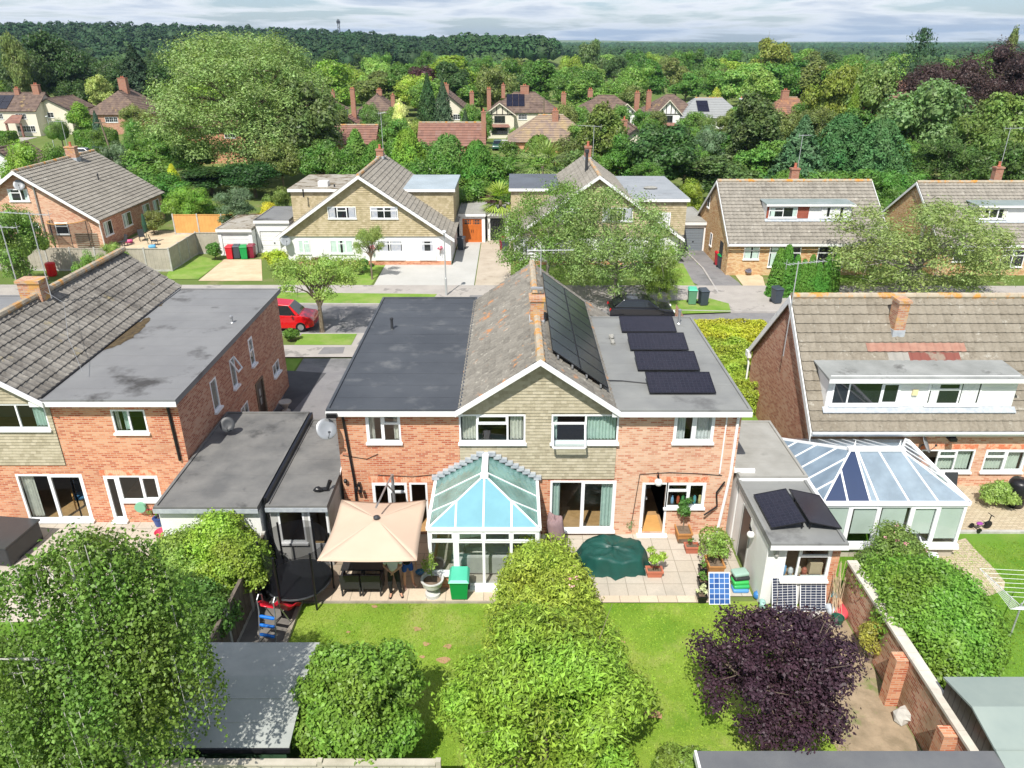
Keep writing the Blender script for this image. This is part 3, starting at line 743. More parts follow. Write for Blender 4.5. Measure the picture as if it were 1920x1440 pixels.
tag(build('lawn_edging_board',mb,WOODF,None,loc=(-6.6,14,0)),'weathered timber edging board between the slide and the lawn','edging')
sheet('neighbour_patio',rect(-22,-8.05,17.6,22.8),.012,SLABG)
sheet('neighbour_lawn',rect(-22,-8.05,6,17.6),.008,LAWND)
sheet('right_lawn',rect(10.3,30,6,22.4),.008,LAWND)
arc = [G(*p) for p in ((1600,1000),(1900,1003),(1960,1003),(1960,900),(1760,880),(1560,900))]
sheet('right_patio',[(10.4,22.2),(22,22.2),(22,25.3),(10.4,25.3)],.03,SETTS)
tongue = [G(*p) for p in ((1700,1040),(1810,1010),(1832,1035),(1862,1065),(1884,1092),(1882,1107),(1855,1118),(1800,1120),(1740,1118),(1690,1105))]
sheet('curved_patio',tongue,.022,SETTS)
mb = MB(); mb.box(14.6,22,22.08,22.2,0,.1); tag(build('kerb_edging',mb,STONE,None,loc=(18,22.1,0)),'pale stone kerb along the edge of the block paved patio','kerb')
# between the houses and the street
sheet('driveway',[(-11.4,22.9),(-5.9,22.9),(-5.9,38.4),(-11.6,38.4)],.012,ASPH)
sheet('tarmac_patch',[G(535,788),G(612,700),G(537,695),(-11.35,33.5),(-11.3,29.5)],.02,ASPHD)
sheet('front_garden',[(-5.9,33.3),(9.4,30.7),(9.4,38.4),(-5.9,38.4)],.008,GROUNDM)
sheet('front_garden',[(10.6,30.7),(30,33),(30,38.6),(9.6,38.6)],.008,LAWNG)
sheet('front_garden',[(-40,35.6),(-11.7,34.8),(-11.7,38.4),(-40,38.4)],.008,LAWNG)
sheet('pavement',[(-60,38.4),(60,38.4),(60,40.2),(-60,40.2)],.10,PAVE)
sheet('grass_verge',rect(-12.6,-9.3,40.2,42.0),.11,LAWNG)
sheet('pavement_crossing',rect(-9.3,60,40.2,42.0),.09,PAVE)
sheet('grass_verge',rect(-60,-15.6,40.2,42.0),.11,LAWNG)
mb = MB(); mb.box(-60,60,42.0,42.14,0,.12); o = build('kerb',mb,KERB,None,loc=(0,42,0)); o['kind'] = 'structure'
sheet('road',[(-70,42.1),(70,42.1),(70,46.0),(14,46.1),(-8,47.6),(-70,48.5)],.006,ASPH)
mb = MB(); P = [(-70,48.5),(-8,47.6),(14,46.1),(70,46.0)]
for a,b in zip(P[:-1],P[1:]): mb.bar((a[0],a[1] + .07,.05),(b[0],b[1] + .07,.05),.14,.14)
o = build('kerb',mb,KERB,None,loc=(0,47,0)); o['kind'] = 'structure'
sheet('pavement',[(-70,48.6),(-8,47.7),(14,46.25),(70,46.2),(70,51.6),(-70,52.2)],.1,PAVE)
sheet('grass_verge',[(-17,47.85),(-5.6,47.75),(-5.2,49.8),(-17,50.2)],.112,LAWNG)
sheet('grass_verge',[G(1255,592),G(1370,588),G(1366,572),G(1330,562),G(1255,567)],.112,LAWNG)
sheet('front_lawn',[G(310,524),G(372,524),G(417,490),G(362,478),G(320,500)],.03,LAWNG)
sheet('sandy_drive',[G(372,527),G(492,527),G(490,487),G(420,487)],.024,SDRV)
sheet('front_lawn',[(-16.6,52.1),(-10.2,52.1),(-10.0,57.5),(-16.6,57.5)],.03,LAWNG)
sheet('pale_driveway',[(-10.0,51.9),(-2.75,51.9),(-2.75,65.5),(-4.7,65.5),(-4.7,57.6),(-10.0,57.6)],.034,CDRV)
sheet('old_driveway',[(-2.68,51.9),(-.1,51.9),(-.1,66.4),(-2.68,66.4)],.028,BDRV)
sheet('front_lawn',[(.4,51.8),(13.2,51.7),(13.6,58),(.4,58)],.03,LAWNG)
sheet('driveway',[G(1345,556),G(1408,556),G(1385,530),G(1345,500),G(1330,470),G(1280,470),G(1266,485),G(1300,530)],.026,ASPH)
sheet('gravel_bed',[G(1408,556),G(1440,556),G(1430,520),G(1395,500),G(1370,505)],.03,SDRV)
sheet('front_lawn',[G(1500,530),G(1700,530),G(1700,500),G(1560,500)],.028,LAWNG)
mb = MB(); a,b,c_ = G(1348,553),G(1318,505),G(1283,470)
mb.bar((a[0],a[1],.05),(b[0],b[1],.05),.12,.12); mb.bar((b[0],b[1],.05),(c_[0],c_[1],.05),.12,.12); o = build('kerb',mb,KERB,None,loc=(a[0],a[1],0)); o['kind'] = 'structure'
sheet('terrace',[(-34.2,56),(-26.2,56),(-26.2,69.5),(-34.2,69.5)],.02,SDRV)
sheet('far_road',[(-120,115),(-60,115),(-58,122.5),(-120,122.5)],.03,ASPH)
sheet('far_verge',[(-120,122.7),(-60,122.7),(-60,128),(-120,128)],.035,LAWNG)
sheet('far_driveway',[(-94,128),(-86,128),(-88,145),(-97,145)],.04,PAVE)
sheet('far_driveway',[G(925,276),G(955,276),G(958,262),G(935,262)],.04,CDRV)
sheet('far_meadow',[(-30,560),(80,540),(120,900),(-60,900)],.5,surf('meadow',(.16,.26,.06),(.2,.3,.09),.02,.95))

for k,(a,b,c,d,z) in enumerate(((-10.9,-9.5,38.8,39.9,.105),(-3.0,.5,48.6,49.6,.105),(11.5,14.0,47.2,48.3,.105),(-9.0,-6.6,40.3,41.2,.096),(-6.0,-1.0,43.2,44.0,.012))): sheet('tarmac_patch',[(a,c),(b,c + .1),(b - .1,d),(a + .1,d - .05)],z,ASPH if z > .05 else ASPHD)
for u,v,r in ((783,1180,.16),(799,1208,.14),(840,1213,.15),(833,1238,.22),(792,1233,.09),(702,1138,.1),(653,1186,.07),(1165,1205,.12),(1222,1340,.3)):
 x,y = G(u,v); R_ = random.Random(u); sheet('soil_patch',[(x + r * R_.uniform(.5,1.2) * cos(k * .7),y + r * R_.uniform(.35,.8) * sin(k * .7)) for k in range(9)],.024,SOILP)
# ------------------------------------------------------------------ the middle pair of houses
YF = 22.0; ZE = 5.0
XL,XR,GL,GR,XA = -5.83,7.60,-1.76,3.51,.9
H = thing('semi_detached_house','red brick pair of houses in the middle with shingled gable and orange-lichened ridge','house',((XL + XR) / 2,27.5,0))
MF = frame((0,YF,0),(1,0))
def R4(u0,v0,u1,v1,Y=YF):
 a,d = FY(u0,v0,Y); b,c = FY(u1,v1,Y); return (a,b,c,d)
W1 = R4(684,777,753,829); W2 = R4(860,777,985,827); W3 = R4(1034,777,1158,828); W4 = R4(1266,776,1336,828)
G1 = R4(697,906,766,955); G2 = R4(767,905,806,1000); G3 = R4(1032,901,1150,993); G4 = R4(1205,904,1245,1000); G5 = R4(1250,905,1319,951)
W1,W2,W3,W4 = [(w[0],w[1],W1[2],W1[3]) for w in (W1,W2,W3,W4)]
G2 = (G2[0],G2[1],.1,G5[3]); G4 = (G4[0],G4[1],.1,G5[3]); G1 = (G1[0],G1[1],1.0,G5[3]); G5 = (G5[0],G5[1],G5[2],G5[3])
holes = [W1,W2,W3,W4,G1,G2,G3,G4,G5]
CONS = (-2.55,.78,.1,2.2)     # opening from the house into the conservatory
mb = MB(MF); wallh(mb,XL,GL,0,ZE,holes); wallh(mb,GL,GR,0,2.38,holes + [CONS])
build('brick_wall',mb,BRICK,H,fix=False)
mb = MB(MF); wallh(mb,GR,XR,0,ZE,holes); mb.quad((XR,-11.0,0),(XR,0,0),(XR,0,ZE),(XR,-11.0,ZE)) ; build('brick_wall',mb,BRICK2,H,fix=False,label='paler brick wall of the right-hand house')
mb = MB(); mb.quad((XL,YF,0),(XL,33.3,0),(XL,33.3,ZE),(XL,YF,ZE)); mb.quad((XL,33.3,0),(XR,33.3,0),(XR,33.3,ZE - 1.4),(XL,33.3,ZE - 1.4))
mb.quad((XL,33.3,ZE - 1.4),(GR,33.3,ZE - 1.4),(GR,33.3,ZE),(XL,33.3,ZE)); mb.poly([(GL,33.3,ZE),(GR,33.3,ZE),(XA,33.3,6.7)])
build('side_wall',mb,BRICK,H,fix=False)
ZG = 2.38; ZAP = 6.72
def rngg(z):
 if z < ZE - .02: return (GL,GR)
 f = (z - ZE) / (ZAP - ZE); return (GL + (XA - GL) * f,GR + (XA - GR) * f)
mb = MB(frame((0,YF - .012,0),(1,0))); tilehung(mb,rngg,ZG,ZAP,[W2,W3,(G3[0],G3[1],G3[2],G3[3])])
mb.M = MF; wallh(mb,GL,GR,ZG,ZE,holes); mb.poly([(GL,0,ZE),(GR,0,ZE),(XA,0,ZAP)])
build('shingled_gable',mb,SHING,H,fix=False)
# roofs
ye,yb = 21.62,33.0; zr = 6.95; ZT = 5.12; lx,rx_ = -1.75,3.42
mtl = tslope('tiled_roof',(lx,yb,ZT - .02),(lx,ye,ZT - .02),(XA,yb,zr),TILE,H,course=.3,cw=.3)
mtr = tslope('tiled_roof',(rx_,ye,ZT - .02),(rx_,yb,ZT - .02),(XA,ye,zr),TILE,H,course=.3,cw=.3)
sl = (zr - ZT) / (rx_ - XA)
tslope('tiled_roof',(rx_ + 2.1,30.9,ZT - 2.1 * sl + .06),(rx_ + 2.1,yb,ZT - 2.1 * sl + .06),(rx_ - .02,30.9,ZT + .06),TILE,H,course=.3,cw=.3)
rt = ridge(H,(XA,ye,zr + .0),(XA,yb,zr + .0),.14)
bargeboard(H,[(lx - .1,ye - .02,ZT + .03),(XA,ye - .02,zr + .02),(rx_ + .1,ye - .02,ZT + .03)],WHITE,.2)
mb = MB(); mb.ext([(lx,ye,ZT - .12),(XA,ye,zr - .14),(XA,YF,zr - .14),(lx,YF,ZT - .12)],(0,0,-.02)); mb.ext([(rx_,ye,ZT - .12),(XA,ye,zr - .14),(XA,YF,zr - .14),(rx_,YF,ZT - .12)],(0,0,-.02)); build('soffit',mb,WHITE,H)
fl = flatroof(H,XL - .22,lx + .12,21.7,33.5,5.12,FELT,label='new black felt flat roof',trim=WHITE,fascia=.2)
fr_ = flatroof(H,rx_ - .15,XR + .2,21.66,30.75,5.12,FELTG,label='grey mineral felt flat roof',trim=WHITE,fascia=.2)
vent(fl,-5.0,29.3,5.12,.5); vent(fr_,8.0 - .9,30.0,5.12,.62,GREYM)
mb = MB(); mb.box(3.95,4.1,27.5,28.1,5.13,5.16); mb.lump((4.02,28.2,5.22),(.12,.16,.1),4); mb.lump((4.0,27.6,5.2),(.1,.12,.09),5); build('mortar_fillet',mb,CONC,fr_)
ch = chimney(H,XA,25.8,6.55,7.7,.48,.6,CHIMB,0)
mb = MB(); mb.box(XA - .22,XA + .22,25.85,26.05,7.9,7.96); mb.box(XA - .2,XA - .16,25.9,26.0,7.8,7.92); mb.box(XA + .16,XA + .2,25.9,26.0,7.8,7.92); build('cowl',mb,GREYM,ch)
ab = aerial(H,XA + .35,31.6,6.8,1.15,12,.05,2.0)
# gutters and pipes
pipe(H,[(XL + .2,YF - .12,5.0),(XL + .25,YF - .06,4.75),(XL + .42,YF - .06,2.3),(XL + .42,YF - .06,.1)],.045,BLACKP)
pipe(H,[(XR - .12,YF - .14,4.95),(XR - .13,YF - .06,4.7),(XR - .13,YF - .06,2.55),(XR - .33,YF - .08,.1)],.05,UPVC,label='white downpipe')
pipe(H,[(XR - .5,YF - .05,4.95),(XR - .5,YF - .05,2.6)],.025,UPVC,label='thin white waste pipe')
pipe(H,[(G4[0] - .28,YF - .02,.5),(G4[0] - .12,YF - .02,2.55),(5.4,YF - .02,2.62),(6.6,YF - .02,2.56),(7.2,YF - .02,2.5)],.012,BLACKP,'cable')
pipe(H,[(XL + .1,YF - .02,3.3),(XL + .9,YF - .02,3.15),(XL + 1.3,YF - .02,3.35)],.01,BLACKP,'cable')
pipe(H,[(-4.6,YF - .02,2.52),(-3.4,YF - .02,2.45),(-2.6,YF - .02,2.55)],.01,BLACKP,'cable')
mb = MB(); mb.box(XL - .2,XL + .15,21.58,21.7,4.9,5.05); build('gutter_end',mb,BLACKP,H)
# windows
window(H,MF,*W1,'ST',curt=((.0,.2,CURT),(.8,.95,CURT)))
window(H,MF,*W2,'FTF',[1,1.7,1],curt=((.02,.24,CURT),(.78,.98,CURT)),sillout=.13)
w3 = window(H,MF,*W3,'FF',[1.05,1],curt=((.0,.08,CURTG),(.5,.98,CURTG)),sillout=.13,opening=(0,))
mb = MB(frame((0,YF,0),(1,0))); a,b = W3[0] + .05,(W3[0] + W3[1]) / 2
def sash(mb,t0,t1,out):
 za,zb,ya,yb_ = t0,t1,out,.02
 for p,q in (((a,ya,za),(a,yb_,zb)),((b,ya,za),(b,yb_,zb)),((a,ya,za),(b,ya,za)),((a,yb_,zb),(b,yb_,zb))): mb.bar(p,q,.06,.06)
sash(mb,W3[2] + .02,W3[3] - .32,.42); so_ = build('opening_sash',mb,UPVC,w3)
mb = MB(frame((0,YF,0),(1,0))); mb.quad((a,.42,W3[2] + .02),(b,.42,W3[2] + .02),(b,.02,W3[3] - .32),(a,.02,W3[3] - .32)); build('sash_glass',mb,GLASS,w3)
window(H,MF,*W4,'SS',curt=((.02,.3,NETC),(.6,.98,NETC)))
window(H,MF,*G1,'ST',curt=())
dr = MB(MF); dr.box(G2[0],G2[0] + .07,-.05,.012,G2[2],G2[3]); dr.box(G2[1] - .07,G2[1],-.05,.012,G2[2],G2[3]); dr.box(G2[0] + .07,G2[1] - .07,-.05,.01,G2[3] - .07,G2[3]); build('door_frame',dr,UPVC,H)
window(H,MF,*G3,'FS',[1,1.05],curt=((.0,.14,CURTG),(.8,1.0,CURTG)),name='patio_door',sillout=.14,fw=.075)
dr = MB(MF); a0,a1,b0,b1 = G4; dr.box(a0,a0 + .07,-.06,.012,b0,b1); dr.box(a1 - .07,a1,-.06,.012,b0,b1); dr.box(a0 + .07,a1 - .07,-.06,.01,b1 - .07,b1); dr.box(a0 - .08,a1 + .08,-.02,.2,.0,b0)
df = build('door_frame',dr,UPVC,H)
dl = MB(frame((a0 + .07,YF + .02,0),(.25,.97),(.97,-.25))); dl.box(0,.09,0,.045,b0,b1 - .08); dl.box(.71,.8,0,.045,b0,b1 - .08); dl.box(.09,.71,0,.045,b0,.45); dl.box(.09,.71,0,.045,b1 - .2,b1 - .08); dl.box(.72,.78,.045,.1,1.05,1.15); dl.box(.09,.71,.0,.045,1.05,1.14)
build('back_door',dl,UPVC,H,'white back door standing open')
window(H,MF,*G5,'TS',[1.25,1])
mb = MB();
for i,(c_,x_) in enumerate((((.2,.4,.6),.2),((.5,.1,.05),.42),((.1,.35,.12),.6),((.65,.65,.6),.78),((.1,.4,.45),1.05),((.7,.6,.3),1.25),((.2,.45,.2),1.4))):
 m2 = MB(); q = G5[0] + .12 + x_ * .92; m2.lathe([(.05,0),(.06,.1),(.05,.2 + .05 * (i % 3)),(.025,.24),(.03,.3)],q,YF + .2,G5[2] + .05,10)
 tag(build('jar',m2,plain('jar_%d' % i,c_,.3),None,loc=(q,YF + .2,G5[2])),('blue jar standing first from the left on the kitchen window ledge','dark red jar beside the blue jar on the kitchen window ledge','green jar third from the left on the kitchen window ledge','off-white jar in the middle of the kitchen window ledge','teal jar on the kitchen window ledge under the right pane','sandy jar on the kitchen window ledge between the teal and leaf green ones','leaf green jar at the right end of the kitchen window ledge')[i],'jar','jars on the kitchen window ledge')
room(H,XL + .15,GL,YF + .1,26,.06,2.4,(),'ground_floor_room'); room(H,GL + .05,1.0,YF + .1,26,.06,2.4); room(H,1.05,GR,YF + .1,26,.06,2.4); room(H,GR + .05,XR - .15,YF + .1,25,.06,2.4,(G4[1] + .05,))
room(H,XL + .15,XR - .15,YF + .1,25,2.7,4.85,(GL,1.0,GR))
mb = MB(); mb.box(G4[0] + .1,G4[1] - .05,YF + .15,YF + 1.15,.065,.08); tag(build('door_mat',mb,WOODO,None,loc=(G4[0] + .4,YF + .6,.07)),'orange-brown mat inside the open back door','mat')
# wall lamps
def globe_lamp(par,x,y,z,name='wall_lamp',r=.14):
 m = MB(); m.lump((x,y,z),(r,r,r),1,14,.0); o = build(name,m,WHITE,par,smooth=True); b = MB(); b.box(x - .03,x + .03,y,y + .2,z + r * .8,z + r * .8 + .05); b.tube([(x,y + .05,z + r * .8),(x,y + .05,z + r * 1.6),(x,y + .22,z + r * 1.9)],.02,6); build('lamp_bracket',b,BLACKP,o); return o
globe_lamp(H,FY(1235,898,21.8)[0],21.78,2.35)
mb = MB(); x,z = FY(672,912,21.8)
mb.box(x - .05,x + .05,21.85,22.0,z - .05,z + .05); mb.box(x - .12,x - .02,21.7,21.86,z - .17,z - .05); mb.box(x + .04,x + .13,21.7,21.86,z - .2,z - .08); mb.lathe([(.06,0),(.07,.08),(.03,.13)],x - .45,21.9,z + .1,10); build('security_light',mb,BLACKP,H)
# soldier courses over the openings
def soldier(par,M,s0,s1,z,h=.22,n=None,mat=None,nm='brick_lintel'):
 m = MB(M); k = n or int((s1 - s0) / .078); w = (s1 - s0) / k
 for i in range(k): m.box(s0 + i * w + .005,s0 + (i + 1) * w - .005,.0,.006,z,z + h)
 return build(nm,m,mat,par,fix=False)
SOLD = surf('brick_soldier',(.64,.2,.1),(.74,.44,.28),4.5,.85,lo=.45,hi=.55)
soldier(H,MF,G1[0] - .1,CONS[0] - .2,G5[3] + .012,mat=SOLD); soldier(H,MF,G4[0] - .05,G5[1] + .1,G5[3] + .012,mat=SOLD)
# solar array on the tiled slope
SOLB = bricks('solar_black',[(.006,.007,.011),(.008,.009,.013)],(.018,.02,.026),bw=.085,bh=.9,mort=.006,offset=0,rough=.35)
SOLP = bricks('solar_purple',[(.012,.012,.022),(.016,.015,.026)],(.021,.021,.032),bw=.14,bh=.14,mort=.01,offset=0,rough=.35)
SOLU = bricks('solar_blue',[(.03,.09,.28),(.045,.13,.36),(.06,.16,.42)],(.6,.65,.72),bw=.156,bh=.156,mort=.009,offset=0,rough=.2)
SOLK = bricks('solar_cells_dark',[(.03,.04,.07),(.045,.055,.09)],(.7,.71,.73),bw=.157,bh=.08,mort=.006,offset=0,rough=.2)
for m in (SOLB,SOLP,SOLU,SOLK):
 b = [n for n in m.node_tree.nodes if n.type == 'BSDF_PRINCIPLED'][0]; b.inputs['Specular IOR Level'].default_value = .45
 b.inputs['Roughness'].default_value = .18;
 for l in list(b.inputs['Normal'].links): m.node_tree.links.remove(l)
def panel(name,w,h,cell,fm,par=None,M=None,t=.035):
 """a framed panel lying in its own x-y plane, its near-left corner at the origin"""
 f = MB(M); g = .02
 f.box(0,w,0,g,0,t); f.box(0,w,h - g,h,0,t); f.box(0,g,g,h - g,0,t); f.box(w - g,w,g,h - g,0,t)
 o = build(name,f,fm,par,local=True)
 c = MB(M); c.add([(g,g,t - .008),(w - g,g,t - .008),(w - g,h - g,t - .008),(g,h - g,t - .008),(g,g,.004),(w - g,g,.004),(w - g,h - g,.004),(g,h - g,.004)],[(0,1,2,3),(7,6,5,4)],
      [[(.01,.01),(w - .05,.01),(w - .05,h - .05),(.01,h - .05)]] * 2)
 build('cells',c,cell,o,local=True); return o
AR = thing('roof_solar_array','large array of black solar panels covering the right slope of the tiled roof','solar panels',(XA,27,zr))
ang = atan2(ZT - zr,rx_ - XA); nn = Vector((-sin(ang),0,cos(ang))); dn = Vector((cos(ang),0,sin(ang)))
for j in range(8):
 for i in range(2):
  O = Vector((XA,22.75 + j * 1.145,zr)) + dn * (.42 + i * 1.2) + nn * .13
  Mx = Matrix(((dn.x,0,nn.x,O.x - XA),(dn.y,1,nn.y,O.y - 27),(dn.z,0,nn.z,O.z - zr),(0,0,0,1)))
  p = panel('solar_panel',1.17,1.13,SOLB,BLACKP,AR,Mx)
mb = MB()
for j in range(9):
 for i in (.7,1.3,1.9,2.5):
  q = Vector((XA,22.72 + j * 1.14,zr)) + dn * i + nn * .075; mb.box(q.x - .03,q.x + .03,q.y - .05,q.y + .05,q.z - .05,q.z + .05)
build('mounting_bracket',mb,GREYM,AR)
lab = ['black solar panel nearest the street on the grey flat roof','black solar panel second from the street on the grey flat roof','black solar panel third from the street on the grey flat roof','black solar panel nearest the garden on the grey flat roof']
for i,(u0,v0,u1,v1) in enumerate(((1166,622,1268,622),(1182,656,1290,656),(1196,694,1313,693),(1218,737,1343,737))):
 a = G(u0,v0,5.2); b = G(u1,v1,5.2); w = 2.26
 r = thing('solar_module',lab[i],'solar panel',(a[0],a[1],5.15),0,'four panels on the grey flat roof'); r.rotation_euler = (0,0,0)
 Mx = Matrix.Rotation(radians(14),4,'X') @ Matrix.Identity(4); Mx.translation = Vector((0,0,.03))
 p = panel('frame',w,1.17,SOLP,BLACKP,r,Mx)
 m2 = MB()
 for xx in (.1,w - .14): m2.poly([(xx,.05,0),(xx,1.06,0),(xx,1.06,.27)]); m2.box(xx,xx + .04,1.04,1.08,.0,.27)
 build('stand',m2,BLACKP,r,local=True)
mb = MB(); mb.tube([(3.25,24.0,5.17),(3.9,24.0,5.15),(4.9,23.75,5.15)],.02,6); tag(build('solar_cable',mb,BLACKP,None,loc=(4,24,5.15)),'black cable running across the grey flat roof to the nearest panel','cable')
sat_dish(H,*[FY(607,813,21.3)[0],21.6,FY(607,813,21.3)[1]],-60,.33,GREYM,'pale grey satellite dish')

# conservatory on the rear of the middle pair
CG = glassy('roof_glass_teal',(.62,.83,.8),.25,(.36,.62,.6),.03,.06,streak=.3)
CB = glassy('roof_glass_blue',(.6,.8,.88),.8,(.2,.42,.49),.0,.12,streak=.15)
K = thing('conservatory','small white framed conservatory with a pale blue glass roof behind the middle house','conservatory',(-.88,20.5,0))
x0,x1,y0,y1,ze,zp = -2.62,.86,19.12,22.0,2.32,3.34; xm = -.89; yh = 20.62
mb = MB()
def bars(mb,segs,w=.055,h=.06):
 for p,q in segs: mb.bar(p,q,w,h)
segs = [((x0,y0,ze),(xm,yh,zp)),((x1,y0,ze),(xm,yh,zp)),((xm,yh,zp),(xm,y1,zp)),((x0,y1,ze),(xm,y1,zp)),((x1,y1,ze),(xm,y1,zp)),((xm,y0,ze),(xm,yh,zp))]
def lerp(a,b,t): return tuple(a[i] + (b[i] - a[i]) * t for i in range(3))
for sx,xx in ((0,x0),(1,x1)):
 segs.append((lerp((xx,y0,ze),(xx,y1,ze),.62),lerp((xm,yh,zp),(xm,y1,zp),.15)))
 t = .44; segs.append(((xx,y0 + (yh - y0) * t * 1.0 + .25,ze),lerp((xx,y0,ze),(xm,yh,zp),.52)))
 segs.append((((xx + xm) / 2,y0,ze),lerp((xx,y0,ze),(xm,yh,zp),.5)))
bars(mb,segs); mb.box(xm - .1,xm + .1,yh - .1,y1,zp + .0,zp + .09); mb.box(xm - .13,xm + .13,yh - .14,yh + .1,zp - .04,zp + .06)
for a,b in (((x0,y0,ze),(x1,y0,ze)),((x0,y0,ze),(x0,y1,ze)),((x1,y0,ze),(x1,y1,ze))): mb.bar(a,b,.1,.1)
build('roof_frame',mb,UPVC,K)
mb = MB(); mb.ext([(x0,y0,ze),(xm,yh,zp),(xm,y1,zp),(x0,y1,ze)],(0,0,.02)); mb.ext([(x1,y0,ze),(xm,yh,zp),(xm,y1,zp),(x1,y1,ze)],(0,0,.02)); build('roof_glass',mb,CG,K,'teal tinted side roof glass')
mb = MB(); mb.ext([(x0,y0,ze),(x1,y0,ze),(xm,yh,zp)],(0,0,.02)); build('roof_glass',mb,CB,K,'pale blue front roof glass')
mb = MB()
for sx in (-1,1):
 e = x0 if sx < 0 else x1
 for k in range(9): t = k / 9; q = lerp((e,y1 - .06,ze + .08),(xm,y1 - .06,zp + .1),t); mb.box(q[0] - .12,q[0] + .14,y1 - .16,y1 + .0,q[2],q[2] + .14)
build('flashing',mb,LEAD,K)
MC = frame((0,y0,0),(1,0)); px = FY(856,1050,y0)[0]
mb = MB(MC); wallh(mb,x0 + .05,px,.05,.62,()); mb.M = None; mb.quad((x0 + .05,y0,.05),(x0 + .05,y1,.05),(x0 + .05,y1,.62),(x0 + .05,y0,.62)); mb.quad((x1 - .05,y0,.05),(x1 - .05,y1,.05),(x1 - .05,y1,.62),(x1 - .05,y0,.62)); build('dwarf_wall',mb,BRICK,K,fix=False)
window(K,MC,x0 + .02,px,.64,ze - .04,'T',top=.2,name='window',fw=.09,sillout=.1)
window(K,MC,px,x1 - .02,.12,ze - .04,'TTT',top=.16,name='patio_door',fw=.09,sillout=.2)
window(K,frame((x0,y1,0),(0,-1)),.02,y1 - y0 - .05,.64,ze - .05,'TT',top=.2,fw=.08); window(K,frame((x1,y0,0),(0,1)),.05,y1 - y0 - .02,.64,ze - .05,'TT',top=.2,fw=.08)
mb = MB(); mb.box(x0 + .1,x1 - .1,y0 + .05,y1,.02,.07); build('floor',mb,SLABG,K)
SOFA = surf('sofa_grey',(.45,.44,.42),(.38,.37,.36),3.0,.95)
S = thing('sofa','pale grey sofa inside the conservatory behind the glass doors','sofa',(-.6,20.3,.07))
mb = MB(); mb.box(-1.6,.3,19.9,20.7,.12,.5); o = build('seat',mb,SOFA,S); bevel(o,.05)
mb = MB(); mb.box(-1.6,.3,19.7,19.95,.12,.85); o = build('backrest',mb,SOFA,S); bevel(o,.06)
for xx in (-1.78,.3):
 mb = MB(); mb.box(xx,xx + .2,19.72,20.7,.12,.68); o = build('armrest',mb,SOFA,S); bevel(o,.05)
mb = MB(); mb.lump((-1.1,20.15,.65),(.3,.12,.2),3,12,.05); build('cushion',mb,CURT,S,smooth=True)
# ------------------------------------------------------------------ low buildings beside the middle pair
def lowbuild(name,label,x0,x1,y0,y1,zt,roofmat,wallmat,oh=.12,front=True,holes=(),trim=WHITE,rooflabel=None):
 g = thing(name,label,'garage' if 'garage' in name else 'extension',((x0 + x1) / 2,(y0 + y1) / 2,0))
 mb = MB(frame((0,y0,0),(1,0))); wallh(mb,x0,x1,0,zt - .16,holes,.08); mb.M = None
 mb.quad((x0,y0,0),(x0,y1,0),(x0,y1,zt - .16),(x0,y0,zt - .16)); mb.quad((x1,y0,0),(x1,y1,0),(x1,y1,zt - .16),(x1,y0,zt - .16)); mb.quad((x0,y1,0),(x1,y1,0),(x1,y1,zt - .16),(x0,y1,zt - .16))
 build('wall',mb,wallmat,g,fix=False)
 r = flatroof(g,x0 - oh * .3,x1 + oh * .3,y0 - oh * 1.6,y1 + oh,zt,roofmat,trim=trim,fascia=.17)
 return g,r
ga,ra = lowbuild('garage','flat roofed garage with a streaky grey felt roof against the left brick house',-11.3,-8.08,20.0,26.4,2.62,FELTM,REND,trim=LEAD)
gb,rb = lowbuild('lean_to_extension','flat roofed rear extension behind the trampoline with a white framed window',-7.85,-5.95,20.25,26.0,2.5,FELTM,GREYR,holes=[(-7.6,-6.75,1.0,2.28),(-6.62,-5.98,.1,2.28)],trim=LEAD)
MB2 = frame((0,20.25,0),(1,0))
window(gb,MB2,-7.6,-6.75,1.0,2.28,'F'); window(gb,MB2,-6.62,-5.98,.1,2.28,'F',name='door',sill=False)
mb = MB(MB2); mb.box(-6.54,-6.06,-.02,.015,.16,.95); build('door_panel',mb,UPVC,gb)
room(gb,-7.8,-6.0,20.35,25,.05,2.3)
mb = MB(); mb.box(-7.95,-7.86,20.2,26.3,0,2.75); build('parapet',mb,BLACKP,gb)
mb = MB(); mb.tube([(-6.5,21.0,2.55),(-6.1,21.0,2.6),(-5.98,21.0,2.9)],.07,8); mb.lump((-6.4,20.95,2.6),(.16,.1,.09),3,10); build('rainwater_hopper',mb,BLACKP,gb)
mb = MB(); mb.poly([(-5.95,22.0,2.5),(-5.95,24.2,2.5),(-5.95,24.2,3.2)]); mb.ext([(-5.93,22.0,2.5),(-5.93,24.2,2.5),(-5.93,24.2,3.25)],(.03,0,0)); build('cladding',mb,WHITE,gb)
# outhouse with two panels and the long garage on the right
go,ro = lowbuild('garden_outhouse','small white rendered outhouse with two tilted black panels on its flat roof',7.72,9.9,18.4,21.6,2.5,FELTG,REND,holes=[(8.25,9.65,1.0,2.2)],oh=.2)
window(go,frame((0,18.4,0),(1,0)),8.25,9.65,1.0,2.2,'FT',[.5,1],top=.25,sillout=.14); room(go,7.8,9.8,18.5,21,.9,2.3)
mb = MB(frame((0,18.4,0),(1,0))); mb.box(9.69,9.93,.0,.012,0,2.33); build('brick_corner',mb,BRICK,go)
mb = MB(frame((7.72,21.6,0),(0,-1))); mb.box(.75,1.55,-.03,.012,.05,2.05); build('doorway',mb,BLACKP,go); mb = MB(frame((7.72,21.6,0),(0,-1))); mb.box(.68,.75,0,.03,0,2.1); mb.box(1.55,1.62,0,.03,0,2.1); build('door_frame',mb,GREYR,go)
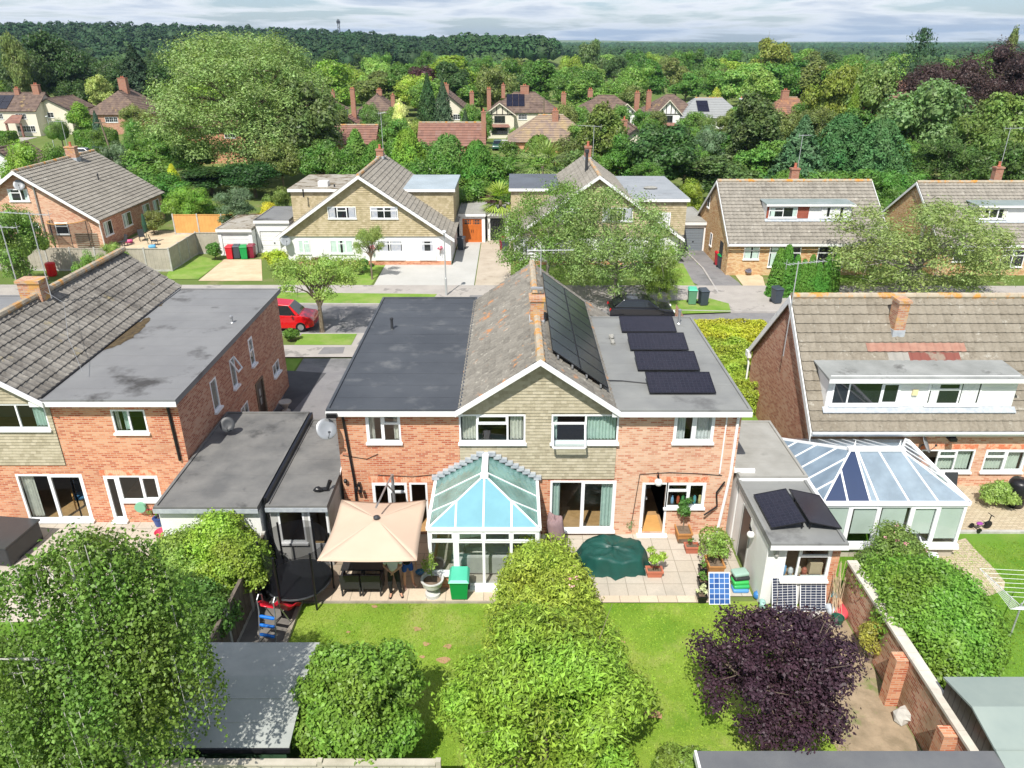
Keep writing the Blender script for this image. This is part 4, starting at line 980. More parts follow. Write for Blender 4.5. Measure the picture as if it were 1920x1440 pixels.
globe_lamp(go,7.55,19.5,1.85,r=.12); mb = MB(); mb.lathe([(.02,0),(.06,.03),(.05,.2),(.02,.24)],7.98,18.33,1.9,10); build('bulkhead_lamp',mb,STONE,go)
for i,(a,l) in enumerate(((7.86,'left one of the two tilted black panels on the white outhouse roof'),(8.97,'right one of the two tilted black panels on the white outhouse roof'))):
 r = thing('solar_module',l,'solar panel',(a,18.75,2.55),0,'two panels on the outhouse roof'); s = -1 if i == 0 else 1
 # the pair makes a shallow ridge towards the middle
 Mx = Matrix.Rotation(radians(13) * s,4,'Y'); Mx.translation = Vector((0,0,.05 if i == 0 else .27))
 p = panel('frame',1.05,1.85,SOLP,BLACKP,r,Mx); q = MB(); x = .95 if i == 0 else .08; q.box(x,x + .04,.1,.14,0,.25); q.box(x,x + .04,1.5,1.54,0,.25); build('stand',q,BLACKP,r,local=True)
for k,(x,c_,h) in enumerate(((8.4,(.15,.35,.6),.3),(8.62,(.6,.62,.65),.2),(8.85,(.55,.5,.4),.26),(9.05,(.4,.12,.08),.2))):
 m = MB(); m.lathe([(.07,0),(.09,h * .5),(.07,h),(.03,h + .04)],x,18.62,1.02,10); tag(build('storage_tub',m,plain('tub%d' % k,c_,.4),None,loc=(x,18.62,1.02)),('blue tub at the left end of the outhouse window ledge','silver-grey tub beside the blue tub in the outhouse window','beige tub in the middle of the outhouse window ledge','rusty red tub beside the cardboard box in the outhouse window')[k],'tub','tubs in the outhouse window')
mb = MB(); mb.box(9.2,9.58,18.6,18.85,1.02,1.42); tag(build('cardboard_box',mb,SDRV,None,loc=(9.4,18.7,1.02)),'brown cardboard box at the right of the outhouse window','box')
gg,rg = lowbuild('side_garage','long flat roofed garage with a stained pale roof beside the middle house',7.72,10.0,21.75,25.7,2.62,CONC,REND,oh=.06)
sat_dish(gg,8.1,24.3,2.95,-80,.3,GREYM,'very pale satellite dish')
mb = MB(); mb.ext([(7.64,22.0,2.6),(7.64,23.2,2.6),(7.64,23.2,3.4)],(.03,0,0)); mb.box(7.6,8.3,21.95,22.05,2.62,2.75); build('cladding',mb,WHITE,gg)

# ------------------------------------------------------------------ left house
YL = 22.8; LXR = -11.4
LH = thing('left_house','left red brick house with a big flat roof and a weathered tiled roof','house',(-16,29,0)); LH.name = 'brick_house'
ML = frame((0,YL,0),(1,0)); GX = -15.75
def RL(u0,v0,u1,v1): return R4(u0,v0,u1,v1,YL)
L1 = RL(206,768,280,811); L2 = RL(2,757,96,804); L3 = RL(28,889,128,980); L4 = RL(198,892,236,980); L5 = RL(243,892,305,938)
L2 = (-20.4,L2[1],L2[2],L2[3]); L3 = (L3[0],-15.3,.12,L3[3]); L4 = (L4[0] - .1,L4[1] + .1,.12,L5[3]); L5 = (L4[1],L5[1],L5[2],L5[3])
print('left',L1,L2,L3,L4,L5)
hl = [L1,L2,L3,L4,L5]
mb = MB(ML); wallh(mb,GX,LXR,0,ZE,hl); wallh(mb,-21.4,GX,0,2.45,hl); build('brick_wall',mb,BRICK,LH,fix=False)
mb = MB(frame((0,YL - .012,0),(1,0)))
def rl(z):
 f = max(0,(z - ZE) / 1.75); return (-21.4 + 2.7 * f,GX - 2.95 * f)
tilehung(mb,rl,2.45,6.7,hl); mb.M = ML; wallh(mb,-21.4,GX,2.45,ZE,hl); mb.poly([(-21.4,0,ZE),(GX,0,ZE),(-18.7,0,6.7)]); build('shingled_gable',mb,SHING,LH,fix=False)
MS = frame((LXR,YL,0),(0,1))
def SW(u0,v0,u1,v1):
 y0,z0 = SX(u0,v0,LXR); y1,z1 = SX(u1,v1,LXR); return y0 - YL,z0,y1 - YL,z1
sh = []
for (uc,vt,vb,w) in ((400,698,748,.62),(435,661,705,.55),(469,622,664,.55)):
 y,zt = SX(uc,vt,LXR); y2,zb = SX(uc,vb,LXR); yc = (y + y2) / 2 - YL; sh.append((yc - w / 2,yc + w / 2,3.05,4.3))
print('side',sh)
SMALL = [(sh[0][0],sh[0][1],3.1,4.35),(sh[1][0],sh[1][1],3.1,4.35),(sh[2][0],sh[2][1],3.1,4.35)]
y,z = SX(458,762,LXR); LOW = (y - YL - .45,y - YL + .45,1.3,2.0); y,z = SX(517,686,LXR); LOW2 = (y - YL - .5,y - YL + .5,1.4,2.0); y,z = SX(490,745,LXR); DOOR = (y - YL - .5,y - YL + .45,.1,2.15)
print(LOW,LOW2,DOOR)
mb = MB(MS); wallh(mb,0,11.9,0,ZE,SMALL + [LOW,LOW2,DOOR]); mb.M = None; mb.quad((-21.4,35.0,0),(LXR,34.7,0),(LXR,34.7,ZE),(-21.4,35.0,ZE)); build('side_wall',mb,BRICKD,LH,fix=False)  # shade of this side wall is put into its darker brick
for k,w in enumerate(SMALL): window(LH,MS,*w,'T' if k == 2 else 'F',top=.45,name='window',sillout=.12)
m = MB(frame((LXR,YL,0),(0,1))); w = SMALL[1]; m.bar((w[0] + .05,.02,w[3]),(w[0] + .05,.3,w[3] - .5),.05,.05); m.bar((w[1] - .05,.02,w[3]),(w[1] - .05,.3,w[3] - .5),.05,.05); m.bar((w[0] + .03,.3,w[3] - .5),(w[1] - .03,.3,w[3] - .5),.05,.05); build('opening_sash',m,UPVC,LH)
window(LH,MS,*LOW,'FF',sillout=.12); window(LH,MS,*LOW2,'FF',sillout=.12)
DOORM = plain('door_dark',(.05,.03,.02),.35)
m = MB(MS); m.box(DOOR[0] + .05,DOOR[1] - .05,-.06,-.02,DOOR[2],DOOR[3]); dd = build('front_door',m,DOORM,LH); m = MB(MS)
yc = (DOOR[0] + DOOR[1]) / 2
for zz_ in (1.6,1.15): m.box(yc - .09,yc + .09,-.02,-.01,zz_ - .16,zz_ + .16)
build('door_light',m,GREYM,dd); m = MB(MS); m.box(DOOR[0] - .05,DOOR[0] + .05,-.03,.04,.1,2.2); m.box(DOOR[1] - .05,DOOR[1] + .05,-.03,.04,.1,2.2); m.box(DOOR[0] + .05,DOOR[1] - .05,-.03,.04,2.12,2.22); build('door_frame',m,BARK,LH)
m = MB(MS); m.box(.0,11.9,0,.02,2.52,2.56); build('string_course',m,BRICKD,LH)
window(LH,ML,*L1,'FF',curt=((.0,.12,CURT),(.25,.42,CURTG))); window(LH,ML,*L2,'FFF',[1.3,1.3,.75],curt=((.88,1,CURTG),),sillout=.12)
window(LH,ML,*L3,'FS',[1,1.05],curt=((.0,.2,CURT),),name='patio_door',sillout=.14,fw=.075); window(LH,ML,*L4,'S',name='back_door',fw=.07,sillout=.16); window(LH,ML,*L5,'FS',[1.3,1],curt=())
soldier(LH,ML,L1[0] - .05,L1[1] + .05,L1[3] + .012,mat=SOLD); soldier(LH,ML,L4[0] - .1,L5[1] + .05,L5[3] + .012,mat=SOLD)
room(LH,-21.2,LXR - .15,YL + .1,27,.06,2.4,(-15.0,)); room(LH,-21.2,LXR - .15,YL + .1,26,2.7,4.85,(-15.6,))
m = MB(MS);
zr2 = 7.0; rx2 = -18.65
tslope('tiled_roof',(GX - .12,22.4,5.12),(GX - .45,35.3,5.12),(rx2,22.4,zr2),TILEL,LH,course=.36,cw=.3,amp=.028,step=.04)
tslope('tiled_roof',(-21.5,35.3,5.12),(-21.5,22.4,5.12),(rx2,35.3,zr2),TILEL,LH,course=.36,cw=.3,amp=.02)
rr = ridge(LH,(rx2,22.4,zr2),(rx2,35.3,zr2),.13)
bargeboard(LH,[(GX + .1,22.38,5.1),(rx2,22.38,zr2 + .02),(-21.6,22.38,5.1)],WHITE,.2)
lf = flatroof(LH,GX - .4,LXR + .15,22.45,34.9,5.1,FELTL,label='large weathered grey felt flat roof',trim=WHITE,fascia=.2); vent(lf,*G(435,605,5.1),5.1,.3,GREYM)
MOSS = surf('moss_patch',(.06,.045,.03),(.12,.09,.05),7.0,.95,.1,bmp=.6,bs=20)
rng = random.Random(5)
def patch(par,pts,z,name='moss_patch',seed=1,mat=MOSS,spots=30):
 """a ragged puddle of moss on a flat roof"""
 R_ = random.Random(seed); mb = MB(); n = len(pts); P = []
 for i in range(n):
  a,b = Vector(pts[i]),Vector(pts[(i + 1) % n])
  for k in range(5): q = a.lerp(b,k / 5); P.append((q.x + R_.uniform(-.1,.1),q.y + R_.uniform(-.12,.12),z))
 mb.poly(P); return build(name,mb,mat,par,fix=False)
patch(lf,[(G(*p,5.108)[0] + .25,G(*p,5.108)[1]) for p in ((172,660),(215,645),(247,626),(270,603),(265,596),(228,612),(198,636),(178,650))],5.112,seed=2)
patch(lf,[G(*p,5.108) for p in ((282,581),(300,573),(306,568),(294,569))],5.112,seed=3)
mb = MB(); mb.bar((GX - .1,22.45,5.13),(GX - .42,35.0,5.13),.08,.07); build('lead_edge',mb,BLACKP,LH)
lc = chimney(LH,G(48,545,7.2)[0] + .15,G(48,550,7.0)[1],6.4,7.6,.85,.6,CHIMB,0)
x,y = lc.data.vertices[0].co.x,0
cxp = G(48,545,7.2)[0] + .15; cyp = G(48,550,7.0)[1]
aerial(LH,cxp + .6,cyp,6.8,3.4,12,2.9,3.0); aerial(LH,cxp - .6,cyp,7.0,2.7,10,3.0,2.2)
mb = MB(); mb.tube([(-15.2,24.2,5.4),(-16.4,25.8,6.1),(-17.6,28.0,6.7),(cxp,cyp,7.4)],.008,4); build('aerial_cable',mb,GREYM,LH)
pipe(LH,[(LXR - .25,YL - .14,4.98),(LXR - .3,YL - .06,4.7),(LXR - .26,YL - .06,2.65)],.05,BLACKP)
mb = MB(); mb.box(-21.4,-26.0,22.8,34.5,0,5.0); mb2 = MB();
sat_dish(LH,SX(427,798,-10.75)[0] * 0 - 10.6,SX(427,798,-10.6)[0],3.05,-75,.27,DARKG,'dark satellite dish')
# the other half of that pair, mostly outside the picture
b = thing('brick_house','flat roofed half of a house at the left edge beyond the chimney ridge','house',(-24,29,0)); flatroof(b,-27,-21.4,22.6,34.0,5.05,FELTL); mb = MB(); mb.box(-26.9,-21.55,22.8,33.9,0,4.88); build('wall',mb,BRICK,b)
# chair and table seen through the left patio door
ch_ = thing('armchair','wooden armchair with a blue cushion inside the left patio door','chair',(-16.2,23.9,.07)); mb = MB(); mb.box(-.28,.28,-.28,.28,.36,.46); bevel(build('seat_cushion',mb,plain('blue_cloth',(.05,.16,.3),.9),ch_,local=True),.03)
mb = MB(); mb.box(-.28,.28,.24,.34,.4,.95); bevel(build('backrest',mb,plain('navy_cloth',(.02,.03,.05),.9),ch_,local=True),.03)
for s in (-1,1):
 mb = MB(); mb.tube([(s * .33,.3,.0),(s * .33,.32,.55),(s * .33,-.3,.58),(s * .33,-.34,.3),(s * .33,-.3,.02)],.025,6); build('arm_frame',mb,WOODO,ch_,local=True)
ch_.rotation_euler = (0,0,.6)

# ------------------------------------------------------------------ right house, ridge across the picture
RX,RYE,RYB,RZE,RYR,RZR = 11.35,24.95,33.2,2.62,29.1,6.62
RH = thing('dormer_house','right brick house with a wide sandy tiled roof and a long white dormer','house',(18.5,29,0)); x1 = 26.0
MR = frame((0,25.25,0),(1,0)); rs = (RZR - RZE) / (RYR - RYE)
def RR(u0,v0,u1,v1): return R4(u0,v0,u1,v1,25.25)
w1 = RR(1728,843,1818,884); w2 = RR(1850,843,1915,883)
w1 = (w1[0],w1[1],w1[2],w1[3]); w2 = (w2[0],w2[1],w1[2],w1[3]); print('right',w1,w2)
mb = MB(MR); wallh(mb,RX + .12,x1,0,RZE + .1,[w1,w2]); build('brick_wall',mb,BRICK2,RH,fix=False)
mb = MB(frame((RX + .12,33.0,0),(0,-1))); wallh(mb,0,7.75,0,RZE + .1,()); mb.poly([(0,0,RZE + .1),(7.75,0,RZE + .1),(3.9,0,RZR - .12)]); build('gable_wall',mb,BRICKD,RH,fix=False)  # dim raking light on the gable is put into its darker brick
window(RH,MR,*w1,'FTF',[.9,.9,.9],curt=((.36,.98,BLIND),)); window(RH,MR,*w2,'TS',curt=((.03,.95,BLIND),)); room(RH,RX + .3,x1 - .2,25.35,29,.06,2.5,(14.0,))
soldier(RH,MR,w1[0] - .05,w1[1] + .05,w1[3] + .012,mat=SOLD); soldier(RH,MR,w2[0] - .05,w2[1] + .05,w2[3] + .012,mat=SOLD)
tslope('tiled_roof',(RX,RYE,RZE),(x1,RYE,RZE),(RX,RYR,RZR),TILER,RH,course=.42,cw=.33,amp=.02,step=.045)
tslope('tiled_roof',(x1,RYB,RZE),(RX,RYB,RZE),(x1,RYR,RZR),TILER,RH,course=.42,cw=.33,amp=.0,step=.04)
rr = ridge(RH,(RX,RYR,RZR + .02),(x1,RYR,RZR + .02),.13)
bargeboard(RH,[(RX - .03,RYE - .05,RZE + .0),(RX - .03,RYR,RZR + .03),(RX - .03,RYB + .05,RZE + .0)],WHITE,.34,off=(-1,0,0))
mb = MB(); mb.box(RX,x1,RYE - .03,RYE + .01,RZE - .2,RZE - .02); build('fascia',mb,WHITE,RH); mb = MB(); mb.tube([(RX,RYE - .1,RZE - .03),(x1,RYE - .1,RZE - .03)],.055,8); build('gutter',mb,UPVC,RH)
mb = MB(); mb.box(RX - .12,RX + .05,RYB - .3,RYB + .1,RZE - .3,RZE); build('eave_box',mb,WHITE,RH); pipe(RH,[(RX - .1,RYB - .1,RZE - .2),(RX + .02,RYB - .15,2.0),(RX + .02,RYB - .15,.1)],.045,UPVC)
def onr(y): return RZE + rs * (y - RYE)
c_ = chimney(RH,15.35,28.1,onr(27.85) - .1,6.85,.42,.6,CHIMB,0)
# replacement tiles
def tilepatch(xa,xb,row,mat,n=1):
 mb = MB(); L_ = sqrt((RYR - RYE) ** 2 + (RZR - RZE) ** 2); k = round(L_ / .42); c = L_ / k; d = Vector((0,RYR - RYE,RZR - RZE)).normalized(); nn_ = Vector((0,-d.z,d.y))
 A = Vector((0,RYE,RZE)); nj = int((xb - xa) / .33 * 4)
 V = []
 for j in range(nj + 1):
  x = xa + (xb - xa) * j / nj; h = .022 * cos(2 * pi * (x - RX) / .33)
  for t,o in ((row * c - .005,.06),((row + n) * c - .03,.016)): p = A + d * t + nn_ * (o + h); V.append((x,p.y,p.z))
 mb.add(V,[(2 * j,2 * j + 2,2 * j + 3,2 * j + 1) for j in range(nj)]); return build('replaced_tiles',mb,mat,RH,fix=False)
tilepatch(14.0,17.9,8,surf('tile_salmon',(.3,.155,.115),(.35,.2,.15),3,.9)); tilepatch(15.6,17.6,7,surf('tile_maroon',(.2,.07,.055),(.24,.19,.15),1.8,.9,lo=.5,hi=.6)); tilepatch(14.8,15.6,7,surf('tile_light',(.26,.25,.225),(.3,.285,.255),3,.9))
# dormer
def dormer(par,x0,x1,yf,zb,zt,rf,wins,roofmat,mat=WHITE,slope=None,front=None,ov=.18,name='dormer',ym=None):
 """rf(y) gives the roof height; the dormer face stands at yf from zb to zt"""
 f = MB(); yb2 = yf + .1
 while rf(yb2) < zt - .02: yb2 += .05
 if ym: yb2 = min(yb2,ym)
 f.quad((x0,yf,zb),(x1,yf,zb),(x1,yf,zt - .1),(x0,yf,zt - .1))
 for x in (x0,x1): f.ext([(x,yf,zb - .15),(x,yf,zt - .1),(x,yb2,zt - .1)],(.04 if x == x0 else -.04,0,0))
 d = build(name,f,mat,par,fix=False)
 r = MB(); r.add([(x0 - .12,yf - ov,zt - .1),(x1 + .12,yf - ov,zt - .1),(x1 + .12,yb2,zt + .03),(x0 - .12,yb2,zt + .03),(x0 - .12,yf - ov,zt + .0),(x1 + .12,yf - ov,zt + .0),(x1 + .12,yb2,zt + .08),(x0 - .12,yb2,zt + .08)],
      [(3,2,1,0),(4,5,6,7),(0,1,5,4),(1,2,6,5),(2,3,7,6),(3,0,4,7)]); build('dormer_roof',r,roofmat,d)
 t = MB(); t.box(x0 - .14,x1 + .14,yf - ov - .03,yf - ov - .004,zt - .14,zt + .01); build('fascia',t,WHITE,d)
 fl_ = MB(); fl_.ext([(x0 - .1,yf - .03,zb),(x1 + .1,yf - .03,zb),(x1 + .1,yf - .22,zb - .22 * rs + .05),(x0 - .1,yf - .22,zb - .22 * rs + .05)],(0,0,.03)); build('flashing',fl_,LEAD,d)
 for w in wins: window(par,frame((0,yf,0),(1,0)),*w[:4],w[4],**w[5])
 return d
yd = 25.62; a = FY(1550,740,yd)[0]; b = FY(1903,740,yd)[0]; zbd = onr(yd) + .06
def D4(u0,v0,u1,v1): return R4(u0,v0,u1,v1,yd)
q1 = D4(1562,723,1680,764); q2 = D4(1742,722,1830,765); print('dormer',a,b,zbd,q1,q2)
dm = dormer(RH,a,b,yd,zbd,4.6,onr,[(q1[0],q1[1],zbd + .12,4.38,'FFS',dict(mode='shallow',widths=[.8,1.6,.9],sillout=.08)),(q2[0],q2[1],zbd + .12,4.38,'TF',dict(mode='shallow',widths=[1.2,.8],curt=((.04,.2,NETC),(.64,.96,NETC))))],surf('dormer_felt',(.3,.31,.3),(.22,.23,.22),.9,.8,c3=(.08,.08,.075),s3=1.1,t3=(.58,.72)),ov=.3)
mb = MB();
for k in range(5): mb.box(a + .02,b - .02,yd - .016,yd - .002,zbd + .03 + k * .26,zbd + .275 + k * .26)
build('cladding',mb,WHITE,dm)
mb = MB(); mb.box(FY(1716,727,yd)[0] - .1,FY(1716,727,yd)[0] + .1,yd - .1,yd - .02,3.85,4.08); build('alarm_box',mb,plain('alarm_yellow',(.75,.68,.4),.4),dm)
sat_dish(RH,FY(1733,828,25)[0],24.95,2.05,-30,.32,DISH)
mb = MB(); x,z = FY(1786,812,25.1); mb.box(x - .12,x + .12,25.0,25.25,2.2,2.4); mb.box(x - .16,x + .1,24.85,25.0,2.22,2.34); build('floodlight',mb,BLACKP,RH)
aerial(RH,RX - .12,28.6,4.2,4.0,10,.3,1.8)
# white conservatory on the right house
K2 = thing('conservatory','large white framed conservatory with blue-grey tinted roof panes on the right house','conservatory',(12.7,23,0))
x0,x1c,y0,y1,ze,zp = 10.25,15.1,20.75,25.15,2.18,3.2; xa,xb,ym = 11.7,13.45,22.5
CW1 = glassy('roof_glass_slate',(.55,.65,.72),.5,(.34,.43,.5),.1,.08,streak=.3); CW2 = glassy('roof_glass_navy',(.2,.25,.35),.7,(.035,.06,.14),.05,.03)
mb = MB(); S_ = []
fx = [x0 + (x1c - x0) * t for t in (0,.17,.38,.59,.79,1.0)]; tx = [xa,xa,xa + (xb - xa) * .12,(xa + xb) / 2 + .05,xb - .03,xb]
for i in range(6):
 if i == 1: S_.append(((fx[1],y0,ze),lerp((x0,y0,ze),(xa,ym,zp),.62)))
 else: S_.append(((fx[i],y0,ze),(tx[i],ym,zp)))
S_.append(((fx[1] + .75,y0,ze),(xa + .15,ym,zp)))
for e,t_ in ((x0,xa),(x1c,xb)):
 for k in range(1,6):
  yy = y0 + (y1 - y0) * k / 6; top = lerp((e,y1,ze),(t_,ym,zp),(y1 - yy) / (y1 - ym)) if yy > ym else lerp((e,y0,ze),(t_,ym,zp),(yy - y0) / (ym - y0) if ym > y0 else 1)
  S_.append(((e,yy,ze),top))
S_ += [((xa,ym,zp),(xb,ym,zp))]
bars(mb,S_,.06,.07); mb.box(xa - .1,xb + .1,ym - .1,ym + .12,zp,zp + .1)
for xx,e in ((xa,x0),(xb,x1c)): mb.bar((xx,ym,zp + .03),(e,y1,ze + .03),.08,.08)
for xx in (xa + .1,xb - .1): mb.lathe([(.05,0),(.07,.05),(.02,.12),(.03,.16),(.005,.3)],xx,ym,zp + .1,8)
for p,q in (((x0,y0,ze),(x1c,y0,ze)),((x0,y0,ze),(x0,y1,ze)),((x1c,y0,ze),(x1c,y1,ze))): mb.bar(p,q,.12,.12)
for k in range(5): xx = xa + (xb - xa) * k / 4; mb.bar((xx,ym + .05,zp + .01),(xx,y1,ze),.05,.05)
build('roof_frame',mb,UPVC,K2)
mb = MB(); mb.ext([(fx[1] + .75,y0,ze),(x1c,y0,ze),(xb,ym,zp),(xa + .15,ym,zp)],(0,0,.02)); mb.ext([(x0,y0,ze),(xa,ym,zp),(x0,y1,ze)],(0,0,.02)); mb.ext([(x1c,y0,ze),(xb,ym,zp),(x1c,y1,ze)],(0,0,.02))
mb.ext([(xa,ym,zp),(xb,ym,zp),(x1c,y1,ze),(x0,y1,ze)],(0,0,.02)); build('roof_glass',mb,CW1,K2)
mb = MB(); mb.ext([(x0,y0,ze),(fx[1] + .75,y0,ze),(xa + .15,ym,zp),(xa,ym,zp)],(0,0,.02)); build('roof_glass',mb,CW2,K2,'dark navy roof panes')
mb = MB(); mb.box(x0 + .1,x1c - .1,y0 + .02,y0 + .22,0,.5); mb.box(x1c - .3,x1c - .08,y0 + .22,y1,0,.5); mb.box(x0 + .1,x0 + .3,y0 + .22,y1,0,.5); build('dwarf_wall',mb,SLABG,K2)
BL2 = surf('pleated_blind',(.68,.74,.68),(.6,.66,.6),1.0,.8)
window(K2,frame((0,y0,0),(1,0)),x0 + .05,x1c - .05,.5,ze - .05,'FSFSF',[1,1.1,1.2,1.0,1.0],curt=(),fw=.1,sillout=.14)
mb = MB();
for k in range(5): mb.box(x0 + .2 + k * .93,x0 + 1.0 + k * .93,y0 + .055,y0 + .07,.62 if k == 0 else (.75 + .2 * (k % 2)),ze - .08)
build('blind',mb,BL2,K2)
window(K2,frame((x1c - .02,y0,0),(0,1)),.08,y1 - y0 - .05,.5,ze - .05,'FFF',fw=.09); window(K2,frame((x0 + .02,y1,0),(0,-1)),.08,y1 - y0 - .05,.5,ze - .05,'FFF',fw=.09)
# ------------------------------------------------------------------ houses across the street
def far_window(par,M,s0,s1,z0,z1,panes='FF',curt=(),**k):
 k.setdefault('mode','shallow'); return window(par,M,s0,s1,z0,z1,panes,curt=curt,**k)
def street_gable(label,name,yf,xl,xr,xa,zE,zA,yb,ups,lows,dl,dr,basey=.35,ridge_back=None):
 g = thing(name,label,'house',((xl + xr) / 2,(yf + yb) / 2,0)); M = frame((0,yf,0),(1,0)); zs = zE + .12
 mb = MB(M); wallh(mb,xl + .3,xr - .3,basey,zs,()); mb.M = None
 for x in (xl + .3,xr - .3): mb.quad((x,yf,.0),(x,yb,.0),(x,yb,zs),(x,yf,zs))
 mb.quad((xl + .3,yb,0),(xr - .3,yb,0),(xr - .3,yb,zs),(xl + .3,yb,zs)); build('white_wall',mb,WHITE,g,fix=False)
 mb = MB(M); wallh(mb,xl + .3,xr - .3,0,basey,()); build('brick_plinth',mb,BRICK,g)
 def rg(z):
  f = max(0,(z - zE - .1)) / (zA - zE - .1); return (xl + .35 + (xa - xl - .35) * f,xr - .35 + (xa - xr + .35) * f)
 mb = MB(frame((0,yf - .06,0),(1,0))); tilehung(mb,rg,zs,zA - .1,(),.16,.2,.05); mb.poly([(xl + .3,.0,zs),(xr - .3,.0,zs),(xa,.0,zA)]); build('shingled_gable',mb,SHINGD,g,fix=False)
 mb = MB(M); mb.poly([(xl + .3,yf - yb,zs),(xr - .3,yf - yb,zs),(xa,yf - yb,zA)]); build('rear_gable',mb,SHINGD,g,fix=False)
 ye = yf - .45
 sl1 = (zA - zE) / (xr - xa)
 tslope('tiled_roof',(xr,ye,zE),(xr,yb + .3,zE),(xa,ye,zA),TILEH,g,course=.36,cw=.33,amp=.02,sub=2,step=.045)
 tslope('tiled_roof',(xl,yb + .3,zE),(xl,ye,zE),(xa,yb + .3,zA),TILEH,g,course=.36,cw=.33,amp=.0,step=.045)
 ridge(g,(xa,ye,zA + .02),(xa,yb + .3,zA + .02),.14)
 bargeboard(g,[(xl - .05,ye - .03,zE),(xa,ye - .03,zA + .04),(xr + .05,ye - .03,zE)],WHITE,.26)
 mb = MB(); mb.ext([(xl,ye,zE - .12),(xa,ye,zA - .14),(xa,yf,zA - .14),(xl,yf,zE - .12)],(0,0,-.02)); mb.ext([(xr,ye,zE - .12),(xa,ye,zA - .14),(xa,yf,zA - .14),(xr,yf,zE - .12)],(0,0,-.02)); build('soffit',mb,WHITE,g)
 for w,p,c in ups: far_window(g,frame((0,yf - .1,0),(1,0)),*w,p,c,top=.28,sillout=.07)
 for w,p,c in lows: far_window(g,M,*w,p,c,top=.25)
 for x0,x1,y0,y1,zt,rm,wn in (dl,dr):
  mb = MB(frame((0,y0,0),(1,0))); zb = min(zE,2.2); tilehung(mb,lambda z: (x0,x1),zb,zt - .15,(),.16,.2,.05)
  mb.M = None; mb.quad((x0,y0,zb),(x1,y0,zb),(x1,y0,zt - .1),(x0,y0,zt - .1))
  for x in (x0,x1): mb.quad((x,y0,zb),(x,y1,zb),(x,y1,zt - .1),(x,y0,zt - .1))
  mb.quad((x0,y1,zb),(x1,y1,zb),(x1,y1,zt - .1),(x0,y1,zt - .1)); d = build('dormer',mb,SHINGD,g,fix=False)
  r = MB(); r.box(x0 - .15,x1 + .15,y0 - .25,y1 + .1,zt - .1,zt + .05); build('dormer_roof',r,rm,d); r = MB(); r.box(x0 - .17,x1 + .17,y0 - .28,y0 - .255,zt - .2,zt + .02); build('fascia',r,WHITE,d)
  for w in wn: far_window(g,frame((0,y0 - .06,0),(1,0)),*w,'SS',((.1,.9,NETC),))
 return g
Y2 = 57.6
def r2(u0,v0,u1,v1,Y=Y2): return R4(u0,v0,u1,v1,Y)
DLG = surf('felt_light_blue',(.36,.42,.46),(.3,.35,.38),.4,.6,.3); DMS = surf('felt_mossy',(.3,.27,.22),(.36,.34,.3),.8,.9,.2,c3=(.14,.11,.07),s3=1.2,t3=(.5,.6)); DGR = surf('felt_pale_grey',(.3,.32,.34),(.25,.27,.29),.6,.8,.2,c3=(.14,.11,.08),s3=.35,t3=(.62,.68))
CB2 = [((.03,.25,CURTB),(.75,.97,CURTB)),((.05,.42,CURTB),(.55,.95,CURTB)),((.05,.45,CURTG),(.55,.95,CURTG))]
h2 = street_gable('pair of white and tan shingled gable houses across the street left of the middle','semi_detached_house',Y2,-18.4,-4.5,-11.5,2.2,6.95,69.0,
 [(r2(614,387,669,409),'FTF',CB2[0]),(r2(694,387,747,409),'TT',CB2[0])],
 [(r2(557,449,583,475),'ST',CB2[2]),(r2(617,449,664,475),'STS',CB2[2]),(r2(706,450,756,474),'TT',CB2[1]),(r2(789,450,814,474),'T',CB2[0])],
 (-18.1,-13.0,62.0,69.0,5.15,DMS,[]),(-8.9,-4.8,62.0,68.8,5.15,DLG,[]))
chimney(h2,-11.5,67.5,6.7,7.6,.6,.5,CHIMR,1); aerial(h2,-11.2,67.5,7.0,3.6,9,1.2,1.1)
mb = MB(); mb.box(-16.0,-15.2,62.8,63.6,5.2,5.6); build('roof_hatch',mb,WHITE,h2); vent(h2,-14.6,62.6,5.2,.2); vent(h2,-16.9,61.4,4.6,.6,BLACKP)
sat_dish(h2,*[FY(535,452,57.2)[0],57.2,FY(535,452,57.2)[1]],-60,.4,DISH)
mb = MB(); w = r2(706,478,758,496); mb.box(w[0] - .1,w[1] + .1,57.52,57.6,.4,1.15); w = r2(789,478,816,496); mb.box(w[0] - .1,w[1] + .1,57.52,57.6,.4,1.15); build('window_panel',mb,REND,h2)
h3 = street_gable('pair of white and tan shingled gable houses half hidden by two loose trees','semi_detached_house',Y2,-.2,13.3,6.55,2.2,6.95,69.0,
 [(r2(1130,389,1185,414),'FTF',CB2[0]),(r2(1040,389,1090,414),'FTF',CB2[0])],[(r2(1020,449,1075,475),'TT',CB2[1]),(r2(1130,449,1180,475),'TT',CB2[1]),(r2(1215,449,1245,475),'T',CB2[1]),(r2(975,449,1000,475),'T',CB2[1])],
 (-.1,3.8,62.0,69.0,5.2,surf('felt_slate',(.12,.135,.16),(.1,.11,.13),.5,.6,.3),[]),(8.6,13.6,58.6,69.0,5.0,DGR,[(FY(1233,400,58.5)[0],FY(1258,400,58.5)[0],2.75,3.95)]))
chimney(h3,6.55,67.0,6.7,7.9,.55,.5,CHIMR,1); mb = MB(); mb.tube([(6.0,62,6.2),(6.0,62,8.0)],.12,8); mb.tube([(6.0,62,8.0),(6.0,62,8.25)],.17,8); build('flue',mb,DARKG,h3); aerial(h3,7.0,67,7.0,2.6,9,2.6,2.2)
mb = MB(); mb.lump((11.4,62.6,5.15),(.6,.4,.12),2,10,.05); build('skylight',mb,CONC,h3)

